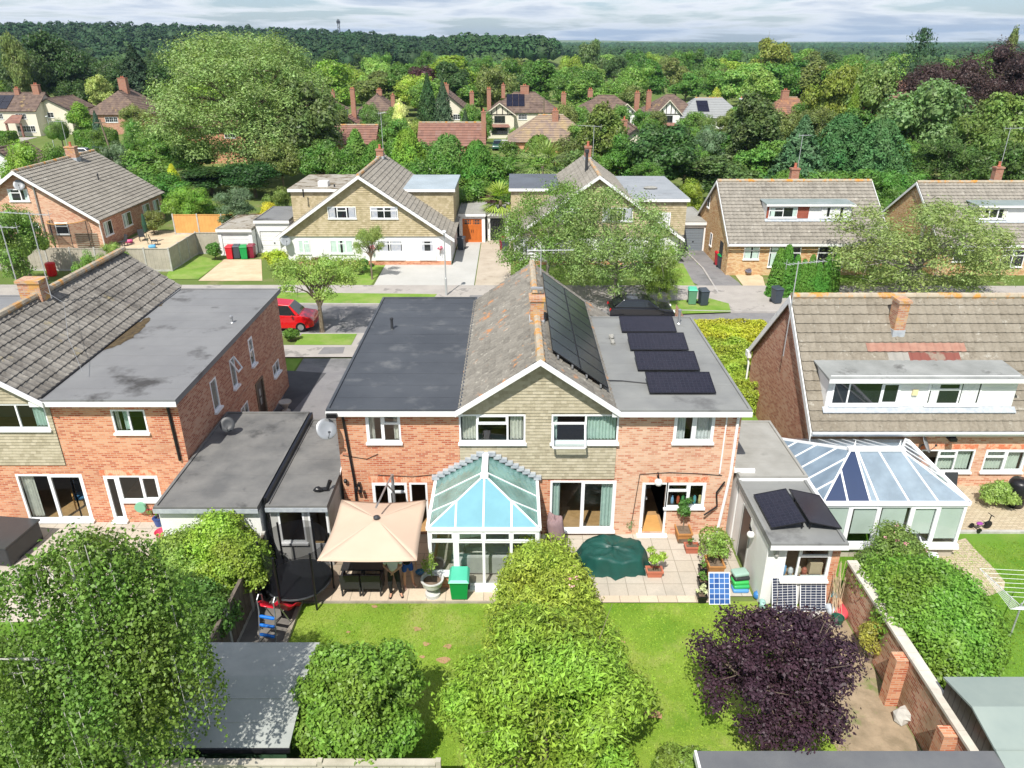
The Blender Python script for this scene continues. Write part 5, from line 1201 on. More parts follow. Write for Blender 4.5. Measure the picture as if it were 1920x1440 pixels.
# the attached garages between them
def small_garage(label,x0,x1,yf,yb,zt,wallm,roofm,doorm,doorkind,zd=2.0,mat_trim=WHITE):
 g = thing('garage',label,'garage',((x0 + x1) / 2,(yf + yb) / 2,0)); M = frame((0,yf,0),(1,0)); d = (x0 + .28,x1 - .28,.02,zd)
 mb = MB(M); wallh(mb,x0,x1,0,zt,[d],.12); mb.M = None
 for x in (x0,x1): mb.quad((x,yf,0),(x,yb,0),(x,yb,zt),(x,yf,zt))
 mb.quad((x0,yb,0),(x1,yb,0),(x1,yb,zt),(x0,yb,zt)); build('wall',mb,wallm,g,fix=False)
 flatroof(g,x0 - .06,x1 + .06,yf - .15,yb,zt + .12,roofm,trim=mat_trim,fascia=.25)
 mb = MB(M)
 if doorkind == 'double':
  k = 14; w = (d[1] - d[0]) / k
  for i in range(k): mb.box(d[0] + i * w + .008,d[0] + (i + 1) * w - .008,-.1,-.06 + .01 * (i % 2),.03,zd if False else (zd - .02 if i in (0,6,7,13) else zd - .55))
  mb.box(d[0],d[1],-.1,-.045,zd - .62,zd - .5); mb.box(d[0],d[1],-.1,-.044,zd - .1,zd - .02); mb.box(d[0],d[1],-.1,-.043,.03,.15)
  o = build('garage_door',mb,doorm,g); m2 = MB(M); m2.box(d[0] + .1,d[1] - .1,-.1,-.085,zd - .5,zd - .1); build('door_glass',m2,DGLASS,o)
  m2 = MB(M);
  for xx in [d[0] + (d[1] - d[0]) * q for q in (.12,.25,.37,.63,.75,.88)]: m2.box(xx - .02,xx + .02,-.08,-.05,zd - .5,zd - .1)
  m2.box(d[0] + .1,d[1] - .1,-.08,-.052,zd - .32,zd - .28); build('glazing_bars',m2,doorm,o)
  m2 = MB(M); c = (d[0] + d[1]) / 2; m2.box(c - .09,c - .06,-.04,-.01,.9,1.15); m2.box(c + .06,c + .09,-.04,-.01,.9,1.15); build('door_handle',m2,BLACKP,o)
 else:
  k = 9; h = (zd - .05) / k
  for i in range(k): mb.box(d[0] + .03,d[1] - .03,-.1,-.06 if i % 2 else -.075,.03 + i * h,.03 + (i + 1) * h - .012)
  o = build('garage_door',mb,doorm,g); m2 = MB(M); c = (d[0] + d[1]) / 2; m2.box(c - .05,c + .05,-.05,-.02,.75,.85); build('door_handle',m2,BLACKP,o)
 return g
ORD = surf('orange_door',(.62,.17,.03),(.55,.14,.025),1.5,.5,.4)
small_garage('small garage with orange timber double doors beside the left gable house',-4.6,-2.35,64.9,70,2.45,WHITE,CONC,ORD,'double',2.1)
small_garage('small garage with a black door next to the orange garage doors',-2.2,-.3,65.6,70,2.35,WHITE,CONC,plain('door_black',(.02,.022,.024),.5),'up',2.0)
XG0,XG1 = G(416,478)[0],G(479,478)[0]; YG = G(450,479)[1]; print('wgar',XG0,XG1,YG)
small_garage('detached white garage with a mottled grey roof beside the four wheelie bins',XG0,XG1,YG,YG + 5.2,2.1,WHITE,DMS,WHITE,'up',1.75)
small_garage('white side extension with a dark flat roof between the white garage and gable house',-21.2,-18.4,61.5,67,2.6,WHITE,FELTL,WHITE,'up',1.8)
small_garage('garage with a ribbed grey door left of the buff brick dormer house',14.1,16.3,62.0,68,2.35,WHITE,CONC,plain('door_grey',(.2,.23,.26),.45),'up',1.95)

# buff brick dormer houses on the right
def dormer_house(label,x0,x1,yf,yr,yb,zE,zR,dx,dwins,lows,split=None,ch=None,gw=()):
 g = thing('dormer_house',label,'house',((x0 + x1) / 2,yr,0)); M = frame((0,yf + .35,0),(1,0)); rs_ = (zR - zE) / (yr - yf)
 mb = MB(M); wallh(mb,x0 + .15,x1 - .15,0,zE + .1); build('brick_wall',mb,BRICKY,g,fix=False)
 mb = MB(frame((x0 + .15,yb - .3,0),(0,-1))); L_ = yb - yf - .65; wallh(mb,0,L_,0,zE + .1); mb.poly([(0,0,zE + .1),(L_,0,zE + .1),(L_ / 2,0,zR - .12)]); build('gable_wall',mb,BRICKY,g,fix=False)
 MG = mb.M
 for s,z0,w,h in gw: far_window(g,MG,s,s + w,z0,z0 + h,'F')
 m = MB(MG); m.box(L_ - 2.4,L_ - 1.5,0,.03,.05,2.1); build('side_door',m,DARKG,g)
 mb = MB(); mb.quad((x1 - .15,yf + .35,0),(x1 - .15,yb,0),(x1 - .15,yb,zE),(x1 - .15,yf + .35,zE)); mb.quad((x0 + .15,yb - .3,0),(x1 - .15,yb - .3,0),(x1 - .15,yb - .3,zE),(x0 + .15,yb - .3,zE)); build('rear_wall',mb,BRICKY,g,fix=False)
 tslope('tiled_roof',(x0,yf,zE),(x1,yf,zE),(x0,yr,zR),TILEH,g,course=.36,cw=.33,amp=.02,sub=2,step=.045)
 tslope('tiled_roof',(x1,yb,zE),(x0,yb,zE),(x1,yr,zR),TILEH,g,course=.4,cw=.33,amp=.0,step=.04)
 ridge(g,(x0,yr,zR + .02),(x1,yr,zR + .02),.13)
 for x,s in ((x0 - .03,-1),(x1 + .03,1)): bargeboard(g,[(x,yf - .05,zE),(x,yr,zR + .03),(x,yb + .05,zE)],WHITE,.22,off=(s,0,0))
 mb = MB(); mb.box(x0,x1,yf - .08,yf - .02,zE - .18,zE); build('gutter',mb,WHITE,g)
 rf = lambda y: zE + rs_ * (y - yf)
 yd_ = yf + 1.9; zb = rf(yd_) + .05
 d = dormer(g,dx[0],dx[1],yd_,zb,dx[2],rf,[],surf('dormer_lead',(.2,.25,.24),(.26,.3,.3),.8,.6),ov=.25)
 if split:
  m = MB();
  k = int((split - dx[0]) / .12)
  for z in range(int((dx[2] - zb) / .13)): m.box(dx[0] + .01,split,yd_ - .03,yd_ - .002,zb + .05 + z * .13,zb + .17 + z * .13)
  build('red_cladding',m,surf('cedar_red',(.3,.08,.05),(.36,.11,.07),3.0,.7),d)
 for w,p,c in dwins: far_window(g,frame((0,yd_ - .032,0),(1,0)),w[0],w[1],zb + .12,dx[2] - .22,p,c)
 for w,p,c in lows: far_window(g,M,*w,p,c,top=.3)
 if ch: chimney(g,*ch,.6,.5,CHIMR,1)
 return g
def xat(u,v,Y): return FY(u,v,Y)[0]
yd_ = 54.4 + 1.9
h4 = dormer_house('buff brick house with a red and white clad dormer across the street',16.0,28.0,54.4,59.5,64.7,2.5,6.2,(xat(1437,400,yd_),xat(1597,400,yd_),5.05),
 [((xat(1441,400,yd_),xat(1494,400,yd_)),'TF',((.05,.2,CURTG),(.85,.98,CURTG))),((xat(1539,400,yd_),xat(1590,400,yd_)),'FTF',((.02,.2,NETC),(.3,.7,NETC),(.8,.98,NETC)))],
 [(r2(1396,461,1422,486,54.75),'T',CB2[2]),(r2(1444,461,1497,500,54.75),'TT',((.05,.3,CURTG),)),(r2(1535,461,1588,500,54.75),'TT',())],split=xat(1516,400,yd_),ch=(xat(1488,335,60),60.0,6.0,7.1),gw=((2.2,3.7,.7,1.0),(4.2,1.0,.6,1.0)))
aerial(h4,xat(1488,335,60) + .2,60,6.4,3.2,9,.3,1.0)
h5 = dormer_house('buff brick house with an all white dormer at the right edge of the picture',31.6,47.0,54.4,59.5,64.7,2.4,6.1,(xat(1832,400,yd_),xat(1975,400,yd_),4.95),
 [((xat(1836,400,yd_),xat(1888,400,yd_)),'FSF',((.04,.18,CURT),(.85,.98,CURT)))],[(r2(1880,468,1915,500,54.75),'TT',()),(r2(1790,468,1850,490,54.75),'TT',())],ch=(xat(1866,340,60),60.0,5.9,7.2))
aerial(h5,xat(1872,330,60) + .1,60.2,6.5,3.6,9,.2,1.6)
# brick gable house at the left with its ridge running away
def left_far():
 xl,xr,xa,y0,y1,zE,zA = -46.6,-34.4,-40.5,62.2,75.2,2.5,6.5; yw = y0 + .5
 g = thing('brick_house','orange brick gable house with a long grey tiled roof at the upper left','house',(xa,68,0)); M = frame((0,yw,0),(1,0))
 mb = MB(M); wallh(mb,xl + .3,xr - .3,0,zE + .05); mb.poly([(xl + .3,0,zE + .05),(xr - .3,0,zE + .05),(xa,0,zA - .1)]); build('gable_wall',mb,BRICK2,g,fix=False)
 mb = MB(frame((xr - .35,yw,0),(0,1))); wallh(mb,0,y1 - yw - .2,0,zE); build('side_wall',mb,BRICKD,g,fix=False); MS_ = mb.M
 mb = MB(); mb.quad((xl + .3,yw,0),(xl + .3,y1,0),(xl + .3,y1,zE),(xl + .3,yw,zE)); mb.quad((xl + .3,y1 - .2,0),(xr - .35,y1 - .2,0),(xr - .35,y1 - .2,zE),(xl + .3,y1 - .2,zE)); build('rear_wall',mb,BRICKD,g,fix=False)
 tslope('tiled_roof',(xr,y0,zE),(xr,y1,zE),(xa,y0,zA),TILEH,g,course=.36,cw=.33,amp=.022,sub=2,step=.05); tslope('tiled_roof',(xl,y1,zE),(xl,y0,zE),(xa,y1,zA),TILEH,g,course=.36,cw=.33,amp=.0)
 ridge(g,(xa,y0,zA),(xa,y1,zA),.14); bargeboard(g,[(xl - .05,y0 - .03,zE),(xa,y0 - .03,zA + .05),(xr + .05,y0 - .03,zE)],WHITE,.28)
 a = r2(13,354,57,377,yw); far_window(g,M,*a,'TS',((.02,.15,CURTG),(.8,.95,CURTG)),widths=[1.5,1]); a = r2(102,417,132,439,yw); far_window(g,M,*a,'T',()); a = r2(45,417,75,430,yw); far_window(g,M,*a,'T',())
 for s,w in ((.6,1.4),(4.0,1.6),(8.0,1.4),(10.2,1.3)): far_window(g,MS_,s,s + w,.9,2.1,'FF',((.1,.4,CURTG),))
 chimney(g,-41.2 + .9,71.0,6.1,7.4,.9,.6,CHIMB,1,TERRA); aerial(g,-40.6,71,6.6,3.0,8,2.8,2.2); vent(g,-37.6,69.5,4.6,.6)
 sat_dish(g,xat(35,344,62.5),62.5,5.35,-60,.42); pipe(g,[(xat(58,340,62.5),62.6,5.9),(xat(78,420,62.5),62.6,.2)],.06,GREYM); pipe(g,[(xr - .1,y0 + .1,zE - .1),(xr - .2,y0 + .4,.1)],.05,WHITE)
 mb = MB(M); k = 7
 for i in range(k): mb.box(xat(140,440,yw) + .0,xat(183,440,yw),.05,.08,.2 + i * .18,.27 + i * .18)
 t = MB(); tag(build('trellis',mb,WOODF,None,loc=(-36,yw,0)),'climber-covered wooden trellis on the gable wall of the upper left brick house','trellis')
 return g
left_far()

# ------------------------------------------------------------------ houses in the distance
TIMB = surf('timber_black',(.03,.028,.025),(.05,.045,.04),2,.8)
def zat(v,Y): return FY(960,v,Y)[1]
def house(label,x,y,w,d,zE,zR,wall=CREAM,roof=TILEB,kind='hip',axis='x',wins=(),chims=(),rz=.0,wing=None,solar=None,timb=False,inset=None,name='house',cm=CHIMR,gablewall=None):
 """y is the front wall; built in local coordinates and turned by rz"""
 g = thing(name,label,'house',(x,y,0),rz); M = frame((0,0,0),(1,0)); a = w / 2; o = .35
 mb = MB(); mb.M = M; wallh(mb,-a,a,0,zE); mb.M = None
 for X_ in (-a,a): mb.quad((X_,0,0),(X_,d,0),(X_,d,zE),(X_,0,zE))
 mb.quad((-a,d,0),(a,d,0),(a,d,zE),(-a,d,zE))
 if kind == 'gable' and axis == 'x':
  for X_ in (-a,a): mb.poly([(X_,0,zE),(X_,d,zE),(X_,d / 2,zR - .15)])
 if kind == 'gable' and axis == 'y':
  for Y_ in (0,d): mb.poly([(-a,Y_,zE),(a,Y_,zE),(0,Y_,zR - .15)])
 build('wall',mb,wall,g,local=True,fix=False)
 rm = []
 def sl(A,B,R,lim=None):
  o_ = tslope('roof',A,B,R,roof,None,course=.5,cw=.4,amp=0,step=.05,lim=lim); o_.parent = g; rm.append(o_)
 if axis == 'x':
  i = 0 if kind == 'gable' else (inset if inset is not None else d / 2); W_ = w + 2 * o; li = (lambda t: (t * i / W_,1 - t * i / W_)); D_ = d + 2 * o
  sl((-a - o,-o,zE),(a + o,-o,zE),(-a - o,d / 2,zR),li); sl((a + o,d + o,zE),(-a - o,d + o,zE),(a + o,d / 2,zR),li)
  if kind == 'hip':
   lj = (lambda t: (t * .5,1 - t * .5)); sl((a + o,-o,zE),(a + o,d + o,zE),(a + o - i,-o,zR),lj); sl((-a - o,d + o,zE),(-a - o,-o,zE),(-a - o + i,d + o,zR),lj)
  rdg = MB(); rdg.tube([(-a - o + i,d / 2,zR + .03),(a + o - i,d / 2,zR + .03)],.13,6)
 else:
  i = 0 if kind == 'gable' else (inset if inset is not None else w / 2); D_ = d + 2 * o; li = (lambda t: (t * i / D_,1 - t * i / D_))
  sl((a + o,-o,zE),(a + o,d + o,zE),(0,-o,zR),li); sl((-a - o,d + o,zE),(-a - o,-o,zE),(0,d + o,zR),li)
  if kind == 'hip': lj = (lambda t: (t * .5,1 - t * .5)); sl((-a - o,-o,zE),(a + o,-o,zE),(-a - o,-o + i,zR),lj); sl((a + o,d + o,zE),(-a - o,d + o,zE),(a + o,d + o - i,zR),lj)
  else: b_ = bargeboard(None,[(-a - o,-o - .04,zE),(0,-o - .04,zR + .04),(a + o,-o - .04,zE)],WHITE if timb else TIMB,.22); b_.parent = g
  rdg = MB(); rdg.tube([(0,-o + i,zR + .03),(0,d + o - i,zR + .03)],.13,6)
 build('ridge_tiles',rdg,RIDGE if roof is not TILEB else TILEB,g,local=True)
 def lwin(M_,w_,p,c=(),bars=0,par=g):
  o_ = window(None,M_,*w_,p,curt=c,mode='shallow',bars=bars,hbars=1 if bars else 0); o_.parent = par
 for w_,p in wins: lwin(M,w_,p,(),1)
 for cx_,cy_,z0,z1,cw_,cd_ in chims:
  c = chimney(None,cx_,cy_,z0,z1,cw_,cd_,cm,2 if cw_ > .7 else 1,flash=False); c.parent = g
 if timb:
  mb = MB(M); zz0 = zE - 1.0 if timb == 'low' else zE
  if axis == 'y' and kind == 'gable':
   for f in (-.6,-.3,0,.3,.6): mb.box(f * a - .08,f * a + .08,.005,.05,zE,zE + (zR - zE) * (1 - abs(f)) - .25)
   mb.box(-a,a,.005,.055,zE - .1,zE + .1)
  if timb == 'low':
   k = int(w / .7)
   for q in range(k + 1): mb.box(-a + w * q / k - .06,-a + w * q / k + .06,.005,.05,zE - 2.3,zE)
   mb.box(-a,a,.005,.055,zE - 2.4,zE - 2.25)
  build('timber_framing',mb,TIMB,g,local=True)
 if wing:        # a gabled wing standing forward: x0, x1, depth, eave, apex
  x0,x1,dd,e,r_ = wing; xm_ = (x0 + x1) / 2; mb = MB(); mb.M = frame((0,-dd,0),(1,0)); wallh(mb,x0,x1,0,e); mb.poly([(x0,0,e),(x1,0,e),(xm_,0,r_ - .1)]); mb.M = None
  for X_ in (x0,x1): mb.quad((X_,-dd,0),(X_,0,0),(X_,0,e),(X_,-dd,e))
  wg = build('front_wing',mb,wall,g,local=True,fix=False)
  for A,B,R in (((x1 + .3,-dd - .4,e - .1),(x1 + .3,d / 2,e - .1),(xm_,-dd - .4,r_)),((x0 - .3,d / 2,e - .1),(x0 - .3,-dd - .4,e - .1),(xm_,d / 2,r_))):
   o_ = tslope('wing_roof',A,B,R,roof,None,course=.5,cw=.4,amp=0,step=.05); o_.parent = wg
  b_ = bargeboard(None,[(x0 - .35,-dd - .44,e - .1),(xm_,-dd - .44,r_ + .04),(x1 + .35,-dd - .44,e - .1)],CREAM,.2); b_.parent = wg
  mb = MB(frame((0,-dd,0),(1,0)))
  for f in (-.55,-.2,.2,.55): mb.box(xm_ + f * (x1 - x0) / 2 - .07,xm_ + f * (x1 - x0) / 2 + .07,.005,.05,e,e + (r_ - e) * (1 - abs(f)) - .3)
  mb.box(x0,x1,.005,.055,e - .12,e + .06); build('timber_framing',mb,TIMB,wg,local=True)
  Mw = frame((0,-dd,0),(1,0)); q = (x1 - x0) / 4
  for (w_,c__) in (((xm_ - q * .75,xm_ + q * .75,e - 1.6,e - .3),0),((xm_ - q * 1.1,xm_ + q * 1.1,.9,2.3),0)):
   o_ = window(None,Mw,*w_,'FFF',mode='shallow',hbars=1,framemat=DARKG); o_.parent = wg
  mb = MB(); mb.ext([(xm_ - q * 1.5,-dd - .75,2.35),(xm_ + q * 1.5,-dd - .75,2.35),(xm_ + q * 1.2,-dd,2.85),(xm_ - q * 1.2,-dd,2.85)],(0,0,.08)); build('bay_roof',mb,TILEO,wg,local=True)
 if solar:
  x0,x1,t0,t1,nx,ny = solar; rise = zR - zE; run = d / 2 + o; mb = MB(); n_ = Vector((0,-rise,run)).normalized()
  for i in range(nx):
   for j in range(ny):
    xa_,xb_ = x0 + (x1 - x0) * i / nx + .03,x0 + (x1 - x0) * (i + 1) / nx - .03; ta,tb = t0 + (t1 - t0) * j / ny + .006,t0 + (t1 - t0) * (j + 1) / ny - .006
    P = [Vector((xx,-o + run * t,zE + rise * t)) + n_ * .1 for xx,t in ((xa_,ta),(xb_,ta),(xb_,tb),(xa_,tb))]; m = MB(); m.ext(P,n_ * .04)
    build('solar_panel',m,SOLP,g,local=True)
 if y >= 130: g.scale = (1,1,.85)
 return g
def HX(u,Y,z=4): return (u - 960) / FPX * (Y * cos(PITCH) + (CAMH - z) * sin(PITCH))
def wx(cx,w,h): return (cx - w / 2,cx + w / 2,h[0],h[1])
lo,hi = (.9,2.2),(3.6,4.7)
house('cream rendered house with solar panels on its grey roof at the far left',-95.5,147,14,8.5,5.2,8.7,CREAM,TILEB,'gable','x',[(wx(-3.6,1.8,hi),'FF'),(wx(.2,1.3,hi),'FF'),(wx(4.2,2.0,hi),'FFF'),(wx(4.6,3.4,lo),'FFFF'),(wx(-3.6,2.6,lo),'FFF')],
  [(2.2,4.0,8.0,9.6,.9,.7),(5.8,4.2,8.2,10.4,1.2,.9)],solar=(-4.5,1.8,.12,.85,4,2))
g_ = house('cream gabled block with a grey roof behind the cream solar house',-87.5,150,7.5,9,5.2,7.6,CREAM,TILEB,'gable','y',[(wx(0,1.2,hi),'F')])
mb = MB(); x = HX(72 / 3 + 0,146); mb.ext([(HX(5,145),144.6,2.5),(HX(35,145),144.6,2.5),(HX(30,145),146.9,3.7),(HX(10,145),146.9,3.7)],(0,0,.1)); mb.box(HX(6,145),HX(6,145) + .3,144.8,145.1,0,2.5); mb.box(HX(33,145),HX(33,145) + .3,144.8,145.1,0,2.5)
tag(build('porch',mb,TILEO,None,loc=(HX(20,145),146,0)),'brown tiled porch roof on posts over the door of the far left cream house','porch')
house('steep brown hipped roof house with a tall orange chimney among the far left trees',HX(216,150),150,11.5,11,4.2,9.0,BRICKD,TILEB,'hip','y',[(wx(-1.0,2.4,(2.6,3.7)),'FFF'),(wx(2.4,1.4,(2.6,3.7)),'FF')],[(.3,4.8,8.2,11.6,1.5,1.1)],inset=3.2)
house('black and white timbered house behind the right side of the tallest tree',HX(596,146),146,8,8,5.2,8.2,WHITE,TILEB,'hip','y',[(wx(1,2,hi),'FF')],[(2.8,1.5,6.4,9.3,.7,.6)],timb='low',inset=3)
house('brown hipped house with a small white gable between the conifers left of the cream tree',HX(704,146),146,8,8,4.6,8.6,WHITE,TILEB,'hip','y',[(wx(1,2,hi),'FF')],[(.3,4.2,8.2,9.4,1.0,.8),(3.1,2,6.0,8.5,.7,.6)],inset=3)
house('low orange brick gable beside the brown hipped house left of the cream tree',HX(651,140),140,4.6,5,2.6,4.9,CHIMR,TILEO,'gable','y',[],[(.6,3.5,4.2,10.0,.8,.7)])
house('house with a steep brown slope just right of the dark conifers',HX(835,146),146,9,9,4.8,9.2,CREAM,TILEB,'gable','y',[(wx(2.2,1.4,hi),'FF')],[(.0,2.5,8.4,10.6,1.2,.9),(4.7,5,4.6,8.8,.8,.7)])
house('white and timber gabled house with six roof solar panels in the centre distance',HX(984,146),146,12.5,9,5.0,8.8,CREAM,TILEB,'hip','x',[(wx(-.4,1.6,hi),'FFF'),(wx(4.6,1.3,hi),'FF')],[(-6.6,1.0,4.5,9.8,.75,.7),(-4.0,5,7.6,10.4,.7,.6),(.0,4.5,8.4,10.2,1.6,.9),(7.2,2,4.5,8.8,.9,.7)],wing=(-7.2,-2.0,2.6,4.9,7.2),solar=(-3.4,.0,.3,.9,3,2))
house('long red tiled bungalow roof showing above the dense green conifers',HX(846,105),105,8.6,6.5,3.3,6.0,BRICK,TILEO,'gable','x',[],[(4.35,1.4,2.6,7.6,.6,.55)])
house('mottled brown hipped roof in front of the white gabled house with solar panels',HX(1035,112),112,12,9,3.0,6.3,BRICK,tiles('tile_mottled',[(.17,.13,.11),(.25,.19,.16),(.3,.22,.15),(.33,.25,.17)],.4,.4,lichen=[((.36,.27,.15),.35,.52,.68)]),'hip','x',[],[(.6,3.6,5.2,7.0,.9,.7)])
house('white house with brown hipped roof and timbered gable right of the utility pole',HX(1140,146),146,11,8.5,4.9,8.2,WHITE,TILEB,'hip','x',[(wx(-3.5,1.6,hi),'FF'),(wx(3.5,1.4,hi),'FF')],[(5.4,1.5,5.2,9.0,.9,.7),(-3,4.5,7.8,9.4,.9,.7)],wing=(1.4,5.0,1.6,4.9,7.0))
house('white timbered gable house with brown roof between the olive tree and grey bungalow',HX(1262,148),148,9.5,8.5,4.8,8.2,WHITE,TILEB,'hip','x',[(wx(3.0,1.4,hi),'FF')],[(-4.4,2,5.0,9.1,.9,.7)],wing=(-3.4,1.0,1.8,4.7,7.6))
GRR = tiles('tile_smooth_grey',[(.26,.27,.27),(.31,.32,.32)],.4,.4,var=.2)
house('pale grey roofed bungalow with two small roof panels and a white chimney',HX(1337,146),146,11.5,9,3.9,7.7,WHITE,GRR,'hip','x',[(wx(-2,2.4,(2.2,3.4)),'FFF'),(wx(3,2.4,(2.2,3.4)),'FFF')],[(5.6,2,4.5,7.8,.9,.7)],solar=(-2.6,-.4,.3,.85,1,2),cm=WHITE,inset=3.5)
house('half slate half rusty orange roofed house behind the tall dark evergreen',HX(1490,138),138,8,8,4.7,8.4,WHITE,tiles('tile_rust',[(.16,.1,.08),(.26,.14,.1),(.36,.19,.1)],.4,.4),'hip','x',[(wx(-2.2,2.2,hi),'FFF')],[(-1.0,3.8,7.8,9.8,1.2,.9)],inset=3)
house('cream gabled house glimpsed between trees behind the right gable pair',HX(1190,95),95,5,8,4.4,6.6,CREAM,TILEB,'gable','y',[(wx(-1.2,1.0,hi),'F')],[(-1.2,2.0,5.0,7.4,.7,.6)])
house('low white shed with a red tiled roof behind the right gable pair',HX(1190,84),84,3,3,2.0,3.4,WHITE,TILEO,'gable','y')
house('long dull red roof left of the cream variegated tree',HX(645,108),108,8,6.5,3.2,5.4,BRICK,TILEO,'gable','x')
house('red roof and brick gable just showing among the trees near the copper beech',HX(1688,165),165,10,8,6.0,10.2,BRICK,TILEO,'gable','x')
house('brick house with a white conservatory hidden under the tallest tree',HX(405,112),112,11,8,4.6,7.0,BRICK,TILEO,'hip','x',[(wx(-3,1.6,hi),'FF'),(wx(2,1.6,hi),'FF'),(wx(-3,2,lo),'FF')],[(-2,3,6,8.5,.9,.7)])
house('white gable end at the far left edge beside leafy bushes',HX(-4,92),92,5,6,2.6,4.6,WHITE,TILEB,'gable','y')
# ------------------------------------------------------------------ trees and shrubs: shared crowns first
lib_broad('oak1',11,7000,.42,K=18,rx=4.4,h=10,z0=.8); lib_broad('oak2',12,7000,.42,K=22,rx=4.2,h=10,z0=.6,r=(.2,.36))
lib_broad('oak3',13,7000,.40,K=14,rx=4.6,h=10,z0=.5,r=(.3,.46)); lib_broad('oak4',14,7000,.38,K=26,rx=4.0,h=10,z0=.7,r=(.18,.3),ragged=.08)
lib_broad('fine',15,12000,.26,K=24,rx=4.0,h=10,z0=.3,r=(.2,.34)); lib_broad('bush',16,9000,.24,K=16,rx=5.0,h=8,z0=.0,r=(.26,.42),limbs=4)
lib_broad('bush2',17,9000,.26,K=12,rx=5.0,h=7,z0=.0,r=(.3,.46),limbs=4); lib_broad('dome',18,9000,.2,K=3,rx=5.0,h=8,z0=.0,r=(.6,.8),limbs=2,jit=.3)
lib_broad('upright',19,9000,.36,K=20,rx=3.0,h=10,z0=.3,r=(.3,.45),sq=1.3)
lib_broad('ash',20,125000,.17,K=130,rx=5.0,h=10,z0=-.8,r=(.15,.27),ragged=.12,surf_=.78,limbs=26,tr=.3,asp=.4,depth=(.3,1.12),mat=LEAF,core=False)
lib_broad('loose',21,30000,.19,K=95,rx=4.6,h=8,z0=-.4,surf_=.82,r=(.1,.2),ragged=.3,limbs=34,tr=.14,asp=.42,core=False,depth=(.2,1.12),bark=surf('bark_grey',(.22,.2,.17),(.32,.3,.26),6,.95))
lib_broad('street',22,12000,.17,K=26,rx=3.4,h=5.2,z0=1.7,r=(.15,.28),ragged=.2,limbs=20,tr=.17,core=False,asp=.45,depth=(.4,1.12))
lib_conifer('cypress',31,9000,.42,rx=2.6,h=10,pw=.75,tiers=11,rag=.1,steps=.5); lib_conifer('fir',32,9000,.44,rx=3.2,h=10,pw=.9,tiers=13,rag=.22,droop=.7)
lib_conifer('column',33,4200,.13,rx=.55,h=2.5,z0=.02,pw=.5,tiers=9,rag=.03,droop=.1,tr=.05); lib_conifer('spruce',34,14000,.34,rx=3.6,h=9,pw=.42,tiers=7,rag=.2,droop=.9)
lib_conifer('thin',35,2600,.42,rx=3.4,h=11,z0=1.5,pw=.6,tiers=6,rag=.5,droop=-.5,dense=False)
lib_broad('beech',36,26000,.2,K=30,rx=4.6,h=10,z0=.3,r=(.2,.34),ragged=.08)
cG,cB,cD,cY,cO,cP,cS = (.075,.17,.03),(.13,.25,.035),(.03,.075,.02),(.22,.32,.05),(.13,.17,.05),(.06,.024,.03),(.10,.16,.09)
cM = (.10,.2,.04); cL = (.17,.28,.07)

TP('ash',440,62,345,97,(.18,.26,.09),'huge rounded pale green tree towering over the rooftops at the upper left',name='ash_tree')
TP('oak2',560,150,150,92,(.085,.135,.045),'bushy darker tree attached to the right flank of the tallest tree',name='ash_tree')
# band straight behind the gable houses
for a in (('cypress',665,243,105,80,cM,'bright green bushy evergreen behind the left dormer of the left gable house'),
   ('spruce',762,240,100,79,cB,'bright green pointed evergreen just left of the red bungalow roof'),
   ('spruce',705,262,95,77,cG,'mid green evergreen above the ridge of the left gable house'),
   ('spruce',838,250,120,78,(.085,.185,.045),'broad layered evergreen in front of the red bungalow roof'),
   ('spruce',893,262,95,75,cG,'layered evergreen at the right end of the red bungalow roof'),
   ('oak3',810,285,120,74,cG,'low dense laurel behind the pale blue dormer roof'),('oak1',945,290,110,76,cG,'rounded laurel between the two gable houses'),
   ('spruce',1012,252,115,80,cM,'layered evergreen below the mottled hipped roof'),('oak2',1065,285,120,78,(.08,.15,.04),'bushy laurel behind the ridge of the right gable house'),
   ('upright',1134,192,92,90,(.12,.17,.04),'tall olive green tree right of the mottled hipped roof'),('oak2',1160,255,100,84,cG,'dense tree behind the flue of the right gable house'),
   ('oak1',1252,232,150,82,(.05,.105,.03),'dark rounded tree behind the pale flat dormer roof'),('fine',1215,300,70,76,cG,'small dense shrub tree below the dark rounded tree'),
   ('bush',1337,235,105,96,cS,'silvery grey-green bushy tree beside the thin orange chimney'),('upright',1424,172,118,92,(.07,.11,.035),'tall dark evergreen between the grey bungalow and the rusty roof'),
   ('oak2',1360,290,150,80,(.075,.13,.04),'broad mid green tree above the grey garage'),('fir',1512,218,150,80,(.06,.135,.065),'blue-green drooping spruce behind the chimney of the red and white dormer house'),
   ('spruce',1588,212,150,84,(.05,.13,.045),'wide layered spruce right of the blue-green spruce'),('spruce',1660,222,150,80,(.055,.14,.05),'wide layered spruce between the two buff dormer houses'),
   ('oak1',1745,148,175,94,(.12,.2,.075),'large pale green tree in front of the copper beech'),('fine',1790,255,120,80,(.06,.12,.03),'dense tree over the roof of the right edge house'),
   ('oak3',1845,215,130,84,(.09,.15,.035),'yellowish green tree below the copper beech'),('oak2',1915,175,130,88,(.12,.2,.05),'light green tree at the right edge below the copper beech'),('oak1',1895,265,120,74,(.055,.11,.025),'dark tree beside the tv aerial at the right edge')):
 TP(*a[:6],a[6],name='evergreen_tree' if a[0] in ('spruce','fir','cypress') else 'tree')
LB = ('in front of the wide layered spruce by the right edge house','directly behind the red and white dormer ridge','left of the red and white dormer house chimney','right of the red and white dormer house chimney','between the two buff dormer houses','behind the black garage door','right of the pale blue dormer roof')
